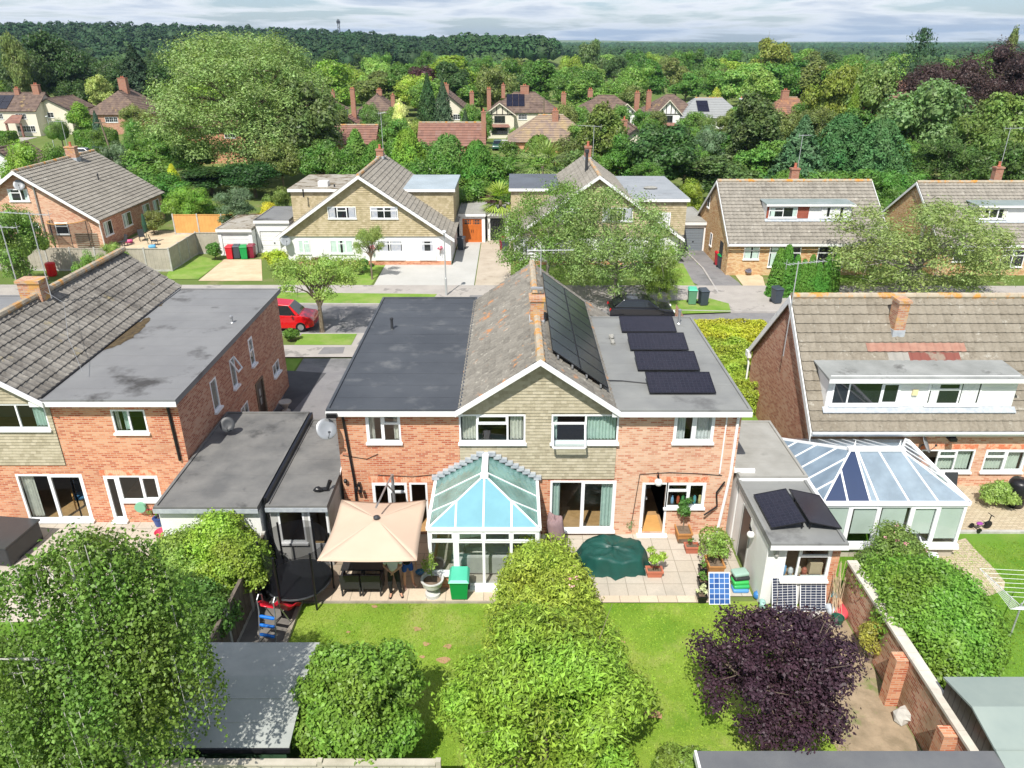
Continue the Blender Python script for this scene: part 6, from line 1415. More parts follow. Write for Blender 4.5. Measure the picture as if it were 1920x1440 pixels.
for i,(dx,Y,k) in enumerate(((1700,74,'oak3'),(1600,73,'oak2'),(1480,74,'spruce'),(1545,72,'oak1'),(1660,71,'bush'),(990,73,'bush2'),(880,72,'oak3'))):
 TP(k,dx,318 if dx > 1200 else 330,120,Y,cG,'low dense laurel ' + LB[i],name='laurel',cat='shrub',group='laurels behind the street houses')
TP('bush',912,362,62,70,(.07,.03,.035),'dark maroon shrub between the two gable houses',name='maroon_shrub',cat='shrub')
TP('bush2',1293,336,95,70,(.17,.24,.03),'golden green rounded shrub right of the pale flat dormer roof',name='golden_shrub',cat='shrub')
TP('bush',351,388,44,72,(.09,.03,.04),'wine red rounded shrub above the orange fence',name='maroon_shrub',cat='shrub')
TP('bush2',505,378,62,69,(.5,.5,.05),'vivid yellow shrub behind the white garage',name='yellow_shrub',cat='shrub')
TP('cypress',320,308,52,80,(.4,.45,.04),'small golden conifer with a bright tip beside the long grey roof',name='golden_conifer')
for a in (('bush',45,262,130,84,cB,'bright green leafy bush at the far left behind the brick gable'),('bush2',100,268,80,86,cM,'round leafy bush beside the tv aerials behind the brick gable'),('bush',213,265,75,88,cS,'pale flowering shrub above the far end of the long grey roof'),
   ('oak2',265,285,110,84,cM,'bushy tree right of the pale flowering shrub'),('oak1',305,325,95,78,cG,'dark green bush under the small golden conifer'),('bush',345,348,110,71,cB,'bright light green spreading shrub right of the long grey roof'),
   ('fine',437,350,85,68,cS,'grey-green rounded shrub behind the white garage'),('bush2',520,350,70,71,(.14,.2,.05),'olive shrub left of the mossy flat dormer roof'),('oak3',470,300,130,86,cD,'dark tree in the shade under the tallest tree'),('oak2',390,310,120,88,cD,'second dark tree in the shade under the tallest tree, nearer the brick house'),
   ('bush',395,385,60,73,cG,'small green bush between the wine red shrub and the grey-green shrub'),('fine',190,236,60,112,(.09,.16,.03),'clipped hedge-like tree beside the leaning brown pole'),('bush',243,222,60,108,cM,'rounded bush behind the leaning brown pole'),('oak3',285,232,70,105,cM,'dense bush between the brown pole and the tallest tree'),
   ('upright',147,192,52,135,cB,'bright green upright tree beside the cream house'),('fir',176,208,36,122,(.06,.11,.08),'small blue spruce left of the steep brown roof house'),('dome',106,221,60,127,(.08,.15,.03),'large clipped dome of topiary in front of the cream house'),
   ('oak4',180,140,52,165,(.3,.36,.12),'pale yellow-green tree behind the steep brown roof house'),('oak4',82,60,110,175,(.035,.075,.02),'tall dark pine behind the cream house'),('oak3',40,95,100,168,(.05,.085,.025),'dark broad pine left of the tall dark pine'),
   ('oak4',15,62,50,160,(.14,.19,.06),'pale green tree at the top left edge'),('oak2',125,100,80,172,(.035,.075,.02),'dark rounded pine right of the tall dark pine'),('fir',245,86,115,175,(.025,.05,.025),'very dark spreading cedar left of the tallest tree'),('oak3',195,112,70,185,(.045,.09,.025),'dark tree between the pine and the cedar'),
   ('oak1',605,112,120,160,cB,'bright green rounded tree right of the tallest tree'),('oak2',555,130,80,170,cG,'mid green tree behind the bright green rounded tree'),('bush',695,203,85,122,(.07,.13,.035),'rounded dark green tree in front of the small white gable'),('bush',752,186,58,118,(.5,.54,.25),'cream variegated rounded tree left of the dark conifers'),
   ('bush2',775,225,70,112,(.2,.27,.06),'yellow-green bush under the cream variegated tree'),('fir',800,138,62,132,(.04,.085,.03),'tall dark green conifer, left of a pair, right of the cream tree'),('fir',829,150,58,130,(.05,.09,.05),'tall grey-green conifer, right of a pair, right of the cream tree'),
   ('oak1',785,124,92,190,cP,'dark purple tree behind the pair of tall conifers'),('fir',872,205,36,122,(.05,.09,.05),'small grey-green conifer at the left end chimney of the red bungalow'),('oak2',860,104,130,195,(.16,.25,.035),'tall yellow-green tree behind the steep brown slope'),
   ('bush',963,238,34,128,cB,'clipped light green bush beside the driveway of the centre distance house'),('oak4',1110,74,56,270,(.1,.16,.06),'tall feathery conifer breaking the skyline right of centre'),('oak4',1450,72,82,235,(.16,.2,.04),'tall ragged olive tree breaking the skyline right of centre'),
   ('oak2',1565,125,95,118,(.15,.2,.035),'mossy yellow-green evergreen, left of a group, beside the rusty roof'),('oak1',1650,117,110,122,(.13,.2,.06),'large light green tree left of the copper beech'),('cypress',1607,160,50,112,(.1,.17,.02),'narrow golden green conifer between the mossy evergreen and the light green tree'),('oak1',1598,115,60,128,(.14,.2,.04),'rounded olive tree behind the narrow golden green conifer'),
   ('beech',1800,104,190,118,(.05,.03,.03),'huge copper beech with purple-brown leaves at the upper right'),('beech',1900,76,170,122,(.045,.027,.029),'taller right-hand copper beech at the upper right edge'),('thin',1735,52,84,175,(.03,.07,.035),'dark flat-topped conifer with a long side branch against the sky'),('upright',1903,50,34,170,(.12,.15,.05),'slim upright tree above the right-hand copper beech'),
   ('bush',1322,215,80,118,(.1,.16,.04),'dark hedge-like tree in front of the pale grey bungalow'),('oak1',1225,262,90,92,(.1,.2,.05),'light green tree right of the cream gable behind the right pair'),('oak4',1190,160,60,165,cO,'olive tree behind the white house with the timbered gable'),('upright',1345,165,30,160,(.3,.36,.05),'small golden pointed tree behind the pale grey bungalow'),
   ('oak2',1695,180,60,120,(.09,.045,.04),'reddish purple shrub left of the pale green tree')):
 TP(*a[:6],a[6],name='conifer_tree' if a[0] in ('fir','cypress','thin') else 'tree')

# the general run of trees beyond the second row of houses
rng = random.Random(77); used = []
houses = [(HX(u,Y),Y) for u,Y in ((596,150),(704,150),(651,142),(835,150),(984,150),(1140,150),(1262,152),(1337,150),(1490,142),(1688,170),(216,155),(20,150),(1610,150))]
n = 0; tries = 0; tone = {}
while n < 215 and tries < 9000:
 tries += 1; Y = 160 + 235 * rng.random() ** 1.15; half = Y * .72; X = rng.uniform(-half,half)
 if any(abs(X - a) < 8.5 and abs(Y - b) < 12 for a,b in houses): continue
 sp = 5.4 + (Y - 160) * .018
 if any((X - a) ** 2 + ((Y - b) * .8) ** 2 < sp * sp for a,b in used): continue
 if 560 < 0 or (abs(X - 10) < 16 and Y > 300) or (abs(X + 55) < 14 and 250 < Y): continue
 used.append((X,Y)); k = rng.choice(('oak1','oak2','oak3','oak4','upright','oak1','oak2')); h = rng.uniform(8.0,12.5) if Y < 230 else rng.uniform(8,14)
 f = rng.random(); c = cM if f < .3 else cG if f < .55 else cL if f < .7 else cO if f < .82 else cY if f < .9 else (.05,.1,.03)
 fr = rng.uniform(.8,1.2); c = tuple(x * fr for x in c);
 if X < -60 and Y > 165: c = tuple(x * .62 for x in (.07,.14,.035))
 tn = 'mid green' if f < .3 else 'deep green' if f < .55 else 'light green' if f < .7 else 'olive green' if f < .82 else 'yellow-green' if f < .9 else 'dark green'; sd_ = 'left third' if X < -.22 * Y else 'right third' if X > .22 * Y else 'middle'
 tree(k,X,Y,rng.uniform(8.5,13),h,c,tn + ' tree in the ' + sd_ + ' of the wooded belt behind the far houses',group=tn + ' trees in the ' + sd_ + ' of the belt'); n += 1
# filling trees between the street houses and the second row
lab = 'mid green garden tree among others between the street houses and second row'
fill = [(u,v,w,Y) for u,v,w,Y in ((625,192,50,130),(690,192,40,138),(1060,192,50,132),(1160,196,50,126),(1230,206,46,128),(1425,180,60,136),(640,205,60,128),(735,200,50,136),(905,205,40,134),(1078,198,60,134),(1112,212,60,128),(1207,205,50,132),(1300,208,60,128),(1395,190,60,134),(1545,175,80,134),(880,195,40,140),(560,195,80,130),(250,195,60,132),(600,262,90,84),(640,275,80,76),(730,268,80,84),(800,262,90,90),(905,275,80,84),(960,265,60,96),(1080,250,90,96),(1110,285,90,82),(1180,288,80,88),(1290,262,90,88),(1380,250,110,98),(1440,262,110,84),(1480,205,80,108),(1540,200,100,106),(1620,205,90,106),(1690,210,100,104),(1790,205,110,104),(1860,190,110,106),(1400,215,70,112),(1300,238,80,112),(1090,232,70,112),(560,225,80,118),(600,232,80,112),(520,255,90,88),(350,262,100,96),(310,262,90,96),(740,220,60,110),(900,225,40,128),(1160,225,60,118),(1215,222,60,120),(1370,205,60,124),(1430,205,70,124),(1520,185,70,124),(1750,215,100,110),(1920,235,90,96),(1700,262,110,88),(1560,255,90,92),(1630,268,90,90))]
LM = [(480,'the tallest tree'),(680,'the left gable house ridge'),(920,'the left gable house dormer'),(1110,'the right gable house ridge'),(1310,'the right gable house dormer'),(1480,'the red and white dormer house chimney'),(1660,'the red and white dormer house roof'),(9999,'the right edge dormer house')]; cnt = {}; ORDN = ('nearest','second nearest','third nearest','fourth','fifth','sixth','seventh','eighth','ninth','tenth','eleventh','twelfth','thirteenth','fourteenth','fifteenth')
for i,(u,v,w,Y) in enumerate(sorted(fill,key=lambda q: q[3])):
 lm = next(l for a,l in LM if u < a); cnt[lm] = cnt.get(lm,0) + 1; lab = 'green garden tree, ' + ORDN[cnt[lm] - 1] + ' of those rising behind ' + lm
 f = rng.uniform(.8,1.25); c = rng.choice((cG,cM,cM,cO)); TP(rng.choice(('oak1','oak2','oak3','fine')),u,v,w,Y,tuple(x * f for x in c),lab,group='garden trees behind the street houses')

# far woodland: one mass per wood
def wood(name,label,pts,seed,color,hh,leaf,per=110,w=(9,13)):
 R_ = np.random.default_rng(seed); n_ = len(pts); base = []
 for b in range(4):
  C,Rr = lobes_broad(R_,8,4.6,4.4,5.2,(.38,.52),.5); P,N = sample_lobes(R_,C,Rr,per * 2,up=.0,jit=.22,depth=(.92,1.02)); P[:,2] = np.maximum(P[:,2],.5); base.append((P,N))
 Vs,Fs,off = [],[],0
 for i,(x,y) in enumerate(pts):
  P,N = base[R_.integers(4)]; q = R_.choice(len(P),min(per,len(P)),replace=False); a = R_.uniform(0,6.28); s = R_.uniform(*w) / 9.6; h_ = R_.uniform(*hh) / 10
  ca,sa = cos(a),sin(a); P = P[q] @ np.array([[ca,sa,0],[-sa,ca,0],[0,0,1]]); N = N[q] @ np.array([[ca,sa,0],[-sa,ca,0],[0,0,1]])
  P = P * np.array([s,s,h_]) + np.array([x,y,hgt(x,y)]); V,F = leaves_VF(P,N,leaf * s * R_.uniform(.7,1.3,len(P)),1.0,R_,0,.5); Vs.append(V); Fs.append(F + off); off += len(V)
  cz = hgt(x,y) + 4.6 * h_; Vc,Fc = core_VF(np.array([[x,y,cz]]),np.array([3.4 * s]),1.0,6); Vs.append(Vc); Fs.append(Fc + off); off += len(Vc)
 o = bpy.data.objects.new(name,fastmesh(name,np.vstack(Vs),np.vstack(Fs),[LEAFW])); COL.objects.link(o); o.color = (*color,1); return tag(o,label,'woodland',kind='stuff')
R2 = np.random.default_rng(9)
def scatter(n_,x0,x1,y0,y1,gap=8.5,clear=()):
 pts = []; cell = {}
 for _ in range(n_ * 12):
  if len(pts) >= n_: break
  y = y0 + (y1 - y0) * R2.random(); hf = 1.0; x = R2.uniform(x0,x1) * (y / y1 if x0 < -400 else 1)
  if any(a < x < b and c < y < d for a,b,c,d in clear): continue
  k = (int(x // gap),int(y // gap))
  if any((k[0] + i,k[1] + j) in cell and (cell[(k[0] + i,k[1] + j)][0] - x) ** 2 + (cell[(k[0] + i,k[1] + j)][1] - y) ** 2 < gap * gap for i in (-1,0,1) for j in (-1,0,1)): continue
  cell[k] = (x,y); pts.append((x,y))
 return pts
clr = [(-4,48,330,1000),(-95,-45,380,760)]
wood('hillside_wood','wood with cloud shadow in its leaf colour covering the long hillside on the left skyline',scatter(1100,-620,-60,430,900,8.5),1,(.022,.05,.02),(8,17),1.5,150)  # leaf colour lowered to paint in cloud shadow over the hillside
wood('near_wood','mixed wood and hedgerow trees filling the middle distance',scatter(800,-480,480,385,560,8.5,clr),2,(.045,.09,.03),(7,11),1.4,150)
wood('round_copse','dense rounded dark copse standing above the fields at the centre',[p for p in scatter(240,-42,28,520,640,6.0)],3,(.03,.07,.025),(17,21),1.3,190,(11,15))
wood('plain_wood','flat dark woodland stretching over the right half towards the horizon',scatter(1700,-900,900,560,1250,11,[(-4,48,330,900)]),4,(.026,.058,.024),(8,12),1.6,110,(13,18))
wood('horizon_wood','far woodland thinning into blue towards the horizon',scatter(4600,-2600,2600,1250,3400,15),5,(.03,.065,.03),(7,13),1.6,40,(19,28))

# ------------------------------------------------------------------ garden plants close to the camera
# rhododendron hedge running down the middle of the garden
C,R = [],[]; rg = random.Random(3)
for k in range(46):
 f = (k + .5) / 46; hw = 1.75 * (1 - f) + .85 * f; x = rg.uniform(-hw,hw) * .8; e = sqrt(max(.05,1 - (x / (hw * 1.12)) ** 2))
 C.append((x,-2.2 + 4.4 * f,(3.1 - 1.0 * f) * e * rg.uniform(.55,.95))); R.append(rg.uniform(.34,.6))
 if k % 2: C.append((hw * .8 * (1 if k % 4 == 1 else -1),-2.2 + 4.4 * f,rg.uniform(.4,1.0))); R.append(.45)
custom_bush('rhododendron','narrow evergreen hedge with reddish new tips running up to the small conservatory','shrub',(.92,17.2,0),C,R,38000,.135,(.21,.29,.045),LEAFG,.34,depth=(.7,1.16),core=.5,seed=5,limbs=14,trunk=.06,h=2.6,flowers=((.62,.3,.4),22,.055,lambda p: p[0] > .4 and p[2] > .9 and p[1] < 1.0))
C,R = [],[]; rg = random.Random(4)
for k in range(64):
 a,b = rg.uniform(0,6.28),rg.uniform(-.7,1.4); C.append((1.95 * cos(a) * cos(b),1.8 * sin(a) * cos(b),1.9 + 1.7 * sin(b))); R.append(rg.uniform(.32,.68))
C.append((0,0,1.9)); R.append(1.5)
custom_bush('rhododendron','big rounded bright green rhododendron filling the bottom centre of the picture','shrub',(.78,12.9,0),C,R,48000,.14,(.16,.265,.035),LEAFG,.34,depth=(.7,1.18),core=.5,seed=15,limbs=16,trunk=.1,h=4.1)
# purple plum
C,R = [],[]; rg = random.Random(8)
for k in range(66):
 a,b = rg.uniform(0,6.28),rg.uniform(-.5,1.3); r = rg.uniform(.7,1.85)
 C.append((r * cos(a) * cos(b),r * sin(a) * cos(b) * .9,2.35 + 1.65 * sin(b))); R.append(rg.uniform(.18,.46))
C.append((0,0,2.2)); R.append(.9)
custom_bush('purple_plum_tree','dark purple-leaved plum tree on the lawn in front of the white outhouse','tree',(6.25,13.0,0),C,R,36000,.088,(.038,.019,.032),LEAFG,.6,depth=(.25,1.22),core=0,seed=6,limbs=30,trunk=.11,h=4.0,ragged=.12)
# green shrub over the fence
C,R = [],[]; rg = random.Random(9)
for k in range(22):
 a,b = rg.uniform(0,6.28),rg.uniform(-.6,1.3); C.append((1.2 * cos(a) * cos(b),.95 * sin(a) * cos(b),2.0 + 1.3 * sin(b))); R.append(rg.uniform(.35,.6))
C += [(0,0,1.6),(.1,0,2.8),(-.3,-.3,2.5)]; R += [1.05,.75,.7]
custom_bush('garden_tree','rounded leafy green shrub beside the grey shed roof at the bottom','tree',(-3.6,12.75,0),C,R,27000,.11,(.12,.23,.035),LEAF,.6,core=.6,seed=7,limbs=12,trunk=.08,h=2.7)
# weeping birch at the lower left
def birch(name,label,loc,C,R,n,seed,strands=1000,color=(.09,.165,.032),h=5.2):
 rng_ = np.random.default_rng(seed); C = np.array(C,float); R = np.array(R,float)
 P,N = sample_lobes(rng_,C,R,n,depth=(.3,1.2),jit=.9,ragged=.15)
 k = rng_.choice(len(R),strands,p=R ** 2 / (R ** 2).sum()); d = rdir(rng_,strands,-.2); S0 = C[k] + d * R[k][:,None] * .95
 L_ = rng_.uniform(.5,2.3,strands); m = 34; t = rng_.uniform(0,1,(strands,m)); Q = S0[:,None,:] + d[:,None,:] * np.array([1,1,0]) * (np.sqrt(t) * .3)[...,None]; Q[...,2] -= t * L_[:,None]
 Q = Q.reshape(-1,3) + rng_.normal(size=(strands * m,3)) * .05; QN = rng_.normal(size=Q.shape) + np.array([0,0,.5])
 P = np.vstack([P,Q]); N = np.vstack([N,QN]); P[:,2] = np.maximum(P[:,2],.05)
 V,F = leaves_VF(P,N,.082 * rng_.uniform(.6,1.3,len(P)),.7,rng_,.3)
 r = thing(name,label,'tree',loc); c = bpy.data.objects.new('crown',fastmesh('crown',V,F,[LEAFG])); COL.objects.link(c); c.parent = r; c.color = (*color,1)
 mb = MB(); mb.tube([(0,0,-.1),(.1,0,1.5),(.05,.1,3.6),(.1,0,h * .9)],[.15,.12,.08,.02],9)
 for c_ in C[rng_.choice(len(C),min(16,len(C)),replace=False)]:
  z = min(c_[2] * .75,h * .7); a = Vector((.1,0,z)); b = Vector(c_); m_ = a.lerp(b,.5) + Vector((0,0,.35)); mb.tube([a,m_,b],[.06,.035,.012],6)
 for i in range(0,strands,9):
  a = Vector(S0[i]); b = a - Vector((0,0,L_[i])); mb.tube([a,b],[.008,.003],3,cap=False)
 build('trunk',mb,BARKW,r,local=True); return r
C,R = [],[]; rg = random.Random(12)
for k in range(36):
 a,b = rg.uniform(0,6.28),rg.uniform(-.8,1.3); C.append((1.6 * cos(a) * cos(b),1.5 * sin(a) * cos(b),5.3 + 2.2 * sin(b))); R.append(rg.uniform(.25,.62))
for k in range(10): C.append((rg.uniform(-1,1),rg.uniform(-1,1),rg.uniform(4.4,6.6))); R.append(rg.uniform(.5,.8))
birch('weeping_birch','weeping birch with hanging leafy strands in front of the left house patio',(-8.0,10.8,0),C,R,20000,21,h=8.4)
C,R = [],[]; rg = random.Random(13)
for k in range(26):
 a,b = rg.uniform(0,6.28),rg.uniform(-.7,1.2); C.append((1.9 * cos(a) * cos(b),1.5 * sin(a) * cos(b),2.6 + 1.3 * sin(b))); R.append(rg.uniform(.45,.8))
for k in range(12): C.append((rg.uniform(-1,1),rg.uniform(-1,1),rg.uniform(2.6,4.4))); R.append(rg.uniform(.5,.8))
birch('weeping_birch','darker leafy birch with bare white twigs in the bottom left corner',(-9.9,11.6,0),C,R,18000,22,color=(.075,.14,.028))
# shrubs on the left boundary
def bushy(name,label,u,v,w,h,n,leaf,color,seed,z=.0,asp=.55,d=None,Y=None,mat=None,core=.65,K=14,**k):
 x,y = G(u,v,0) if Y is None else (HX(u,Y,h * .5),Y); rg = random.Random(seed); C,R = [],[]; d = d or w
 for i in range(K):
  a,b = rg.uniform(0,6.28),rg.uniform(-.2,1.4); C.append((w * .32 * cos(a) * cos(b),d * .32 * sin(a) * cos(b),h * .45 + h * .36 * sin(b))); R.append(rg.uniform(.16,.26) * min(w,h * 1.2))
 C.append((0,0,h * .4)); R.append(min(w,h) * .36)
 return custom_bush(name,label,'shrub',(x,y,z),C,R,n,leaf,color,mat or LEAF,asp,core=core,seed=seed,trunk=.03 if h < 1.5 else .06,limbs=6,h=h,**k)
bushy('boundary_shrub','yellow-green shrub tipped with orange against the white garage wall',425,0,2.6,2.9,16000,.1,(.2,.31,.045),31,Y=19.2)
bushy('boundary_shrub','pale green leafy shrub at the left end of the white garage wall',350,0,2.2,2.3,9000,.1,(.17,.28,.06),35,Y=19.0)
bushy('boundary_shrub','bright green shrub with orange flushed leaves left of the trampoline',445,1040,1.9,2.6,13000,.1,(.17,.27,.04),32,Y=18.4)
bushy('boundary_shrub','glossy dark green shrub overhanging the play slide',378,0,1.9,2.5,13000,.11,(.085,.165,.035),33,Y=16.4)
bushy('boundary_shrub','dense green shrub between the birch and the grey shed',340,0,2.6,2.5,14000,.1,(.08,.15,.03),34,Y=16.2)
# right-hand garden
bushy('laurel_hedge','large rounded bright green hedge behind the brick garden wall',1738,0,3.9,2.5,42000,.11,(.13,.23,.035),41,Y=16.6,d=5.6,K=60,core=.7)
bushy('flowering_shrub','rounded shrub with small pink blossoms in front of the right conservatory',1668,0,2.3,2.3,15000,.08,(.13,.2,.05),42,Y=19.2,flowers=((.6,.25,.4),40,.045,lambda p: p[2] > 1.0))
bushy('variegated_shrub','small leafy shrub with pale edges by the right house wall',1868,950,1.4,1.0,3500,.09,(.2,.3,.08),43)
bushy('corner_shrub','low green shrub at the bottom under the purple tree',1288,0,1.5,1.3,5000,.1,(.13,.22,.04),44,Y=11.9)
hedge('golden_hedge','golden yellow clipped hedge beyond the solar flat roof','hedge',9.9,14.6,38.6,40.9,1.5,16000,.14,(.33,.35,.035),rnd=.3,seed=4)
hedge('variegated_hedge','green and yellow mottled hedge running beside the solar flat roof','hedge',10.5,12.7,31.5,38.4,1.35,20000,.14,(.24,.3,.04),rnd=.4,seed=5,lump=.2)
hedge('ground_cover','low patchy green planting along the flat roof side of the mottled hedge','ground cover',9.0,10.5,31,38.4,.45,6000,.13,(.14,.22,.05),rnd=.3,seed=6,lump=.25)
# street trees
def street(key,u,vt,wpx,Y,col,label,**k): return TP(key,u,vt,wpx,Y,col,label,name='street_tree',**k)
street('street',588,476,176,42.6,(.2,.29,.07),'small pale green street tree on the verge in front of the red car')
street('loose',1030,340,200,51.5,(.11,.2,.045),'green leafy tree left of a pair in front of the right gable house')
street('loose',1165,352,245,48.5,(.17,.245,.085),'wide loose grey-green tree right of a pair in front of the right gable house')
street('loose',1745,372,330,49.0,(.18,.25,.09),'wide feathery grey-green tree in front of the right edge buff house')
street('loose',1245,440,75,47.2,(.17,.27,.05),'thin young tree beside the green utility cabinet',rz=1.0)
TP('street',690,425,66,53.6,(.2,.26,.08),'nearly bare stubby tree with few leaves in front of the white gable house',name='pruned_tree')
TP('bush',20,385,150,52,(.11,.2,.04),'leafy tree at the left edge over the neighbour fence')
TP('bush2',155,470,60,47,(.14,.25,.05),'sprawling light green shrub against the fence behind the left ridge')
TP('bush',205,455,70,55,(.16,.26,.06),'climber and saplings over the fence beside the terrace')
# front garden plants
for i,(u,v,w,h,col,l) in enumerate(((405,487,1.4,1.5,cG,'round dark green bush against the fence by the four bins'),(597,502,1.0,.9,(.12,.07,.05),'reddish shrub under the white gable house windows'),(520,510,2.2,1.8,(.3,.38,.04),'golden green shrub at the corner of the white gable house'),(680,512,2.4,1.0,cM,'low leafy shrub patch at the foot of the pruned tree'),(1400,512,2.2,.8,(.2,.2,.3),'mauve lavender clump beside the fork of the driveways'),(1440,497,1.6,2.0,cO,'climbing rose against the buff brick wall'),(1528,497,1.6,2.0,(.13,.2,.05),'rose bush between the two wide windows'),(290,440,2.4,2.2,(.12,.15,.04),'reddish green rounded bush on the terrace by the white wall'),(162,462,1.8,2.1,cG,'green climber on the trellis of the brick gable wall'),(1890,500,3.0,1.6,cG,'leafy shrubs under the right edge house windows'),(545,640,1.0,.8,cG,'purple-flecked plant by the left house front corner'),(420,470,.6,.5,cM,'tiny shrub beside the fence post near the white garage'))):
 bushy('garden_shrub',l,u,v,w,h,2600,.13,col,60 + i,K=8)
for i,u in enumerate((1452,1466,1485,1499,1513,1527,1542,1558)):
 ht = (3.4,3.6,2.9,2.6,2.9,2.4,2.8,2.9)[i]; x,y = G(u,556 - i * .4,0)
 tree('column',x,y,.95 if i > 1 else 1.35,ht,(.075,.19,.03),('first and stoutest narrow cypress at the driveway end of the row','tallest narrow cypress, second from the driveway end of the row','third narrow cypress from the driveway end of the row','fourth narrow cypress from the driveway end of the row','fifth narrow cypress from the driveway end of the row','shortest narrow cypress, sixth from the driveway end of the row','seventh narrow cypress, last but one in the row','last narrow cypress in the row beside the lawn')[i],name='cypress',group='row of narrow cypresses')
hedge('clipped_hedge','long clipped green hedge on the verge below the cream house','hedge',HX(135,129),HX(207,129),128.2,131,2.8,5000,.35,(.09,.19,.03),seed=8)
hedge('clipped_hedge','low hedge at the far left edge in front of the cream house','hedge',HX(-30,133),HX(14,133),132,135,2.2,3000,.35,(.09,.18,.03),seed=9)
# palms between the gable houses
def palm(label,u,v,Y,r,color):
 x,z = FY(u,v,Y); g = thing('palm',label,'palm',(x,Y,0)); mb = MB(); mb.tube([(0,0,0),(.1,0,z * .5),(0,0,z)],[.2,.15,.13],8); build('trunk',mb,BARK,g,local=True); R_ = random.Random(u)
 V,F = [],[]
 for k in range(46):
  a = R_.uniform(0,6.28); e = R_.uniform(-.6,1.3); d = Vector((cos(a) * cos(e),sin(a) * cos(e),sin(e))); c = Vector((0,0,z)) + d * r * .45; s = d.cross(Vector((0,0,1))).normalized()
  for j in range(7):
   t = (j - 3) / 3 * .9; dd = (d * cos(t) + s * sin(t)).normalized(); tip = c + dd * r * .6 + Vector((0,0,-.12 * r)); w_ = dd.cross(d if abs(t) > .1 else Vector((0,0,1))); w_ = s * .04
   b = len(V); V += [c - w_,c + w_,c.lerp(tip,.6) + w_ * 1.5,tip,c.lerp(tip,.6) - w_ * 1.5]; F += [(b,b + 1,b + 2,b + 4),(b + 4,b + 2,b + 3,b + 3)]
 mb = MB(); mb.add(V,[f if f[2] != f[3] else f[:3] for f in F]); build('fronds',mb,LEAF,g,local=True,color=color,fix=False)
palm('fan palm with pale green spiky leaves behind the right gable house',1017,312,73,3.0,(.2,.28,.1)); palm('small yellowish palm beside the maroon shrub',938,375,66,1.9,(.24,.32,.06))

# short grass standing in the lawns
def turf(label,x0,x1,y0,y1,n,col,seed,z=.012):
 r = np.random.default_rng(seed); P = np.stack([r.uniform(x0,x1,n),r.uniform(y0,y1,n),np.full(n,z + .018)],1); N = r.normal(size=(n,3)) * np.array([1,1,.6]) + np.array([0,0,.35])
 V,F = leaves_VF(P,N,.08 * r.uniform(.5,1.3,n),.2,r); o = bpy.data.objects.new('grass',fastmesh('grass',V,F,[LEAFT])); COL.objects.link(o); o.color = (*col,1); tag(o,label,'grass',kind='stuff')
turf('short lawn grass on both sides of the rhododendron hedge',-6.5,8.4,10.7,18.4,60000,(.24,.34,.05),3); turf('lawn grass of the right-hand garden',10.6,20,9,21.6,50000,(.18,.3,.035),4,.008)
# ------------------------------------------------------------------ garden structures
mb = MB(); WX = 10.2; WX1 = WX + .2
GW = thing('garden_wall','brick garden wall with pale coping and stout buttress piers beside the soil bed','wall',(WX,14,0))
mb.quad((WX,18.35,0),(WX,8.0,0),(WX,8.0,1.66),(WX,18.35,1.66)); mb.quad((WX1,8.0,0),(WX1,18.35,0),(WX1,18.35,1.66),(WX1,8.0,1.66)); mb.quad((WX,8,0),(WX1,8,0),(WX1,8,1.66),(WX,8,1.66)); build('brickwork',mb,BRICKW,GW,fix=False)
mb = MB(); y = 8.0
while y < 18.3: mb.box(WX - .05,WX1 + .05,y,min(y + .59,18.35),1.66,1.74); y += .6
build('coping',mb,surf('coping_stone',(.62,.58,.5),(.5,.46,.4),2.0,.9,c3=(.35,.33,.28),s3=1.5,t3=(.58,.7)),GW)
for y in (14.6,12.3): mb = MB(); mb.box(WX - .34,WX - .004,y - .16,y + .16,0,1.6); build('pier',mb,BRICK,GW)
bushy('climber','leafy climber with orange flushed leaves growing up the brick garden wall',1640,0,.9,1.6,1800,.09,(.24,.25,.05),81,Y=16.0,K=8,core=0)
mb = MB(); R_ = random.Random(4)
for i in range(26): x = R_.uniform(9.7,10.1); mb.tube([(9.95 + R_.uniform(-.25,.1),17.9 + R_.uniform(-.4,.3),.02),(x + .1,18.3 + R_.uniform(-.1,.0),R_.uniform(1.0,1.8))],.007,5)
tag(build('garden_canes',mb,SDRV,None,loc=(9.95,18,0)),'bundle of bamboo canes leaning in the corner of the outhouse and brick wall','canes')
# bottom-left shed with a felt roof
S_ = thing('garden_shed','dark green boarded shed with a grey-green felt roof dappled by the birch','shed',(-6.7,12.8,0)); xa,xb,ya,yb = -8.45,-5.05,11.75,14.45
mb = MB();
for k in range(12):
 z = .05 + k * .145; mb.box(xa,xb,ya - .01 - .012 * (k % 1),ya + .02,z,z + .14); mb.box(xb - .02,xb + .01,ya + .02,yb,z,z + .14); mb.box(xa - .01,xa + .02,ya + .02,yb,z,z + .14)
mb.box(xa + .03,xb - .03,yb - .02,yb,.05,1.9); build('boarding',mb,surf('green_boards',(.03,.07,.035),(.04,.09,.045),3,.8),S_)
mb = MB(); q = [(xa - .15,ya - .15,1.86),(xb + .15,ya - .15,1.86),(xb + .15,13.3,2.22),(xa - .15,13.3,2.22)]; mb.ext(q,(0,0,.05)); q = [(xa - .15,13.3,2.22),(xb + .15,13.3,2.22),(xb + .15,yb + .15,2.02),(xa - .15,yb + .15,2.02)]; mb.ext(q,(0,0,.05))
for t in (.33,.66): y = ya - .15 + t * 1.7; z = 1.86 + t * .38; mb.box(xa - .15,xb + .15,y,y + .05,z + .035,z + .056)
build('felt_roof',mb,surf('felt_green',(.3,.32,.3),(.36,.375,.35),1.4,.85,.2,bmp=.3,bs=60),S_,fix=True)
mb = MB(); mb.box(xa - .17,xb + .17,ya - .19,ya - .152,1.78,1.9); build('fascia',mb,BLACKP,S_)
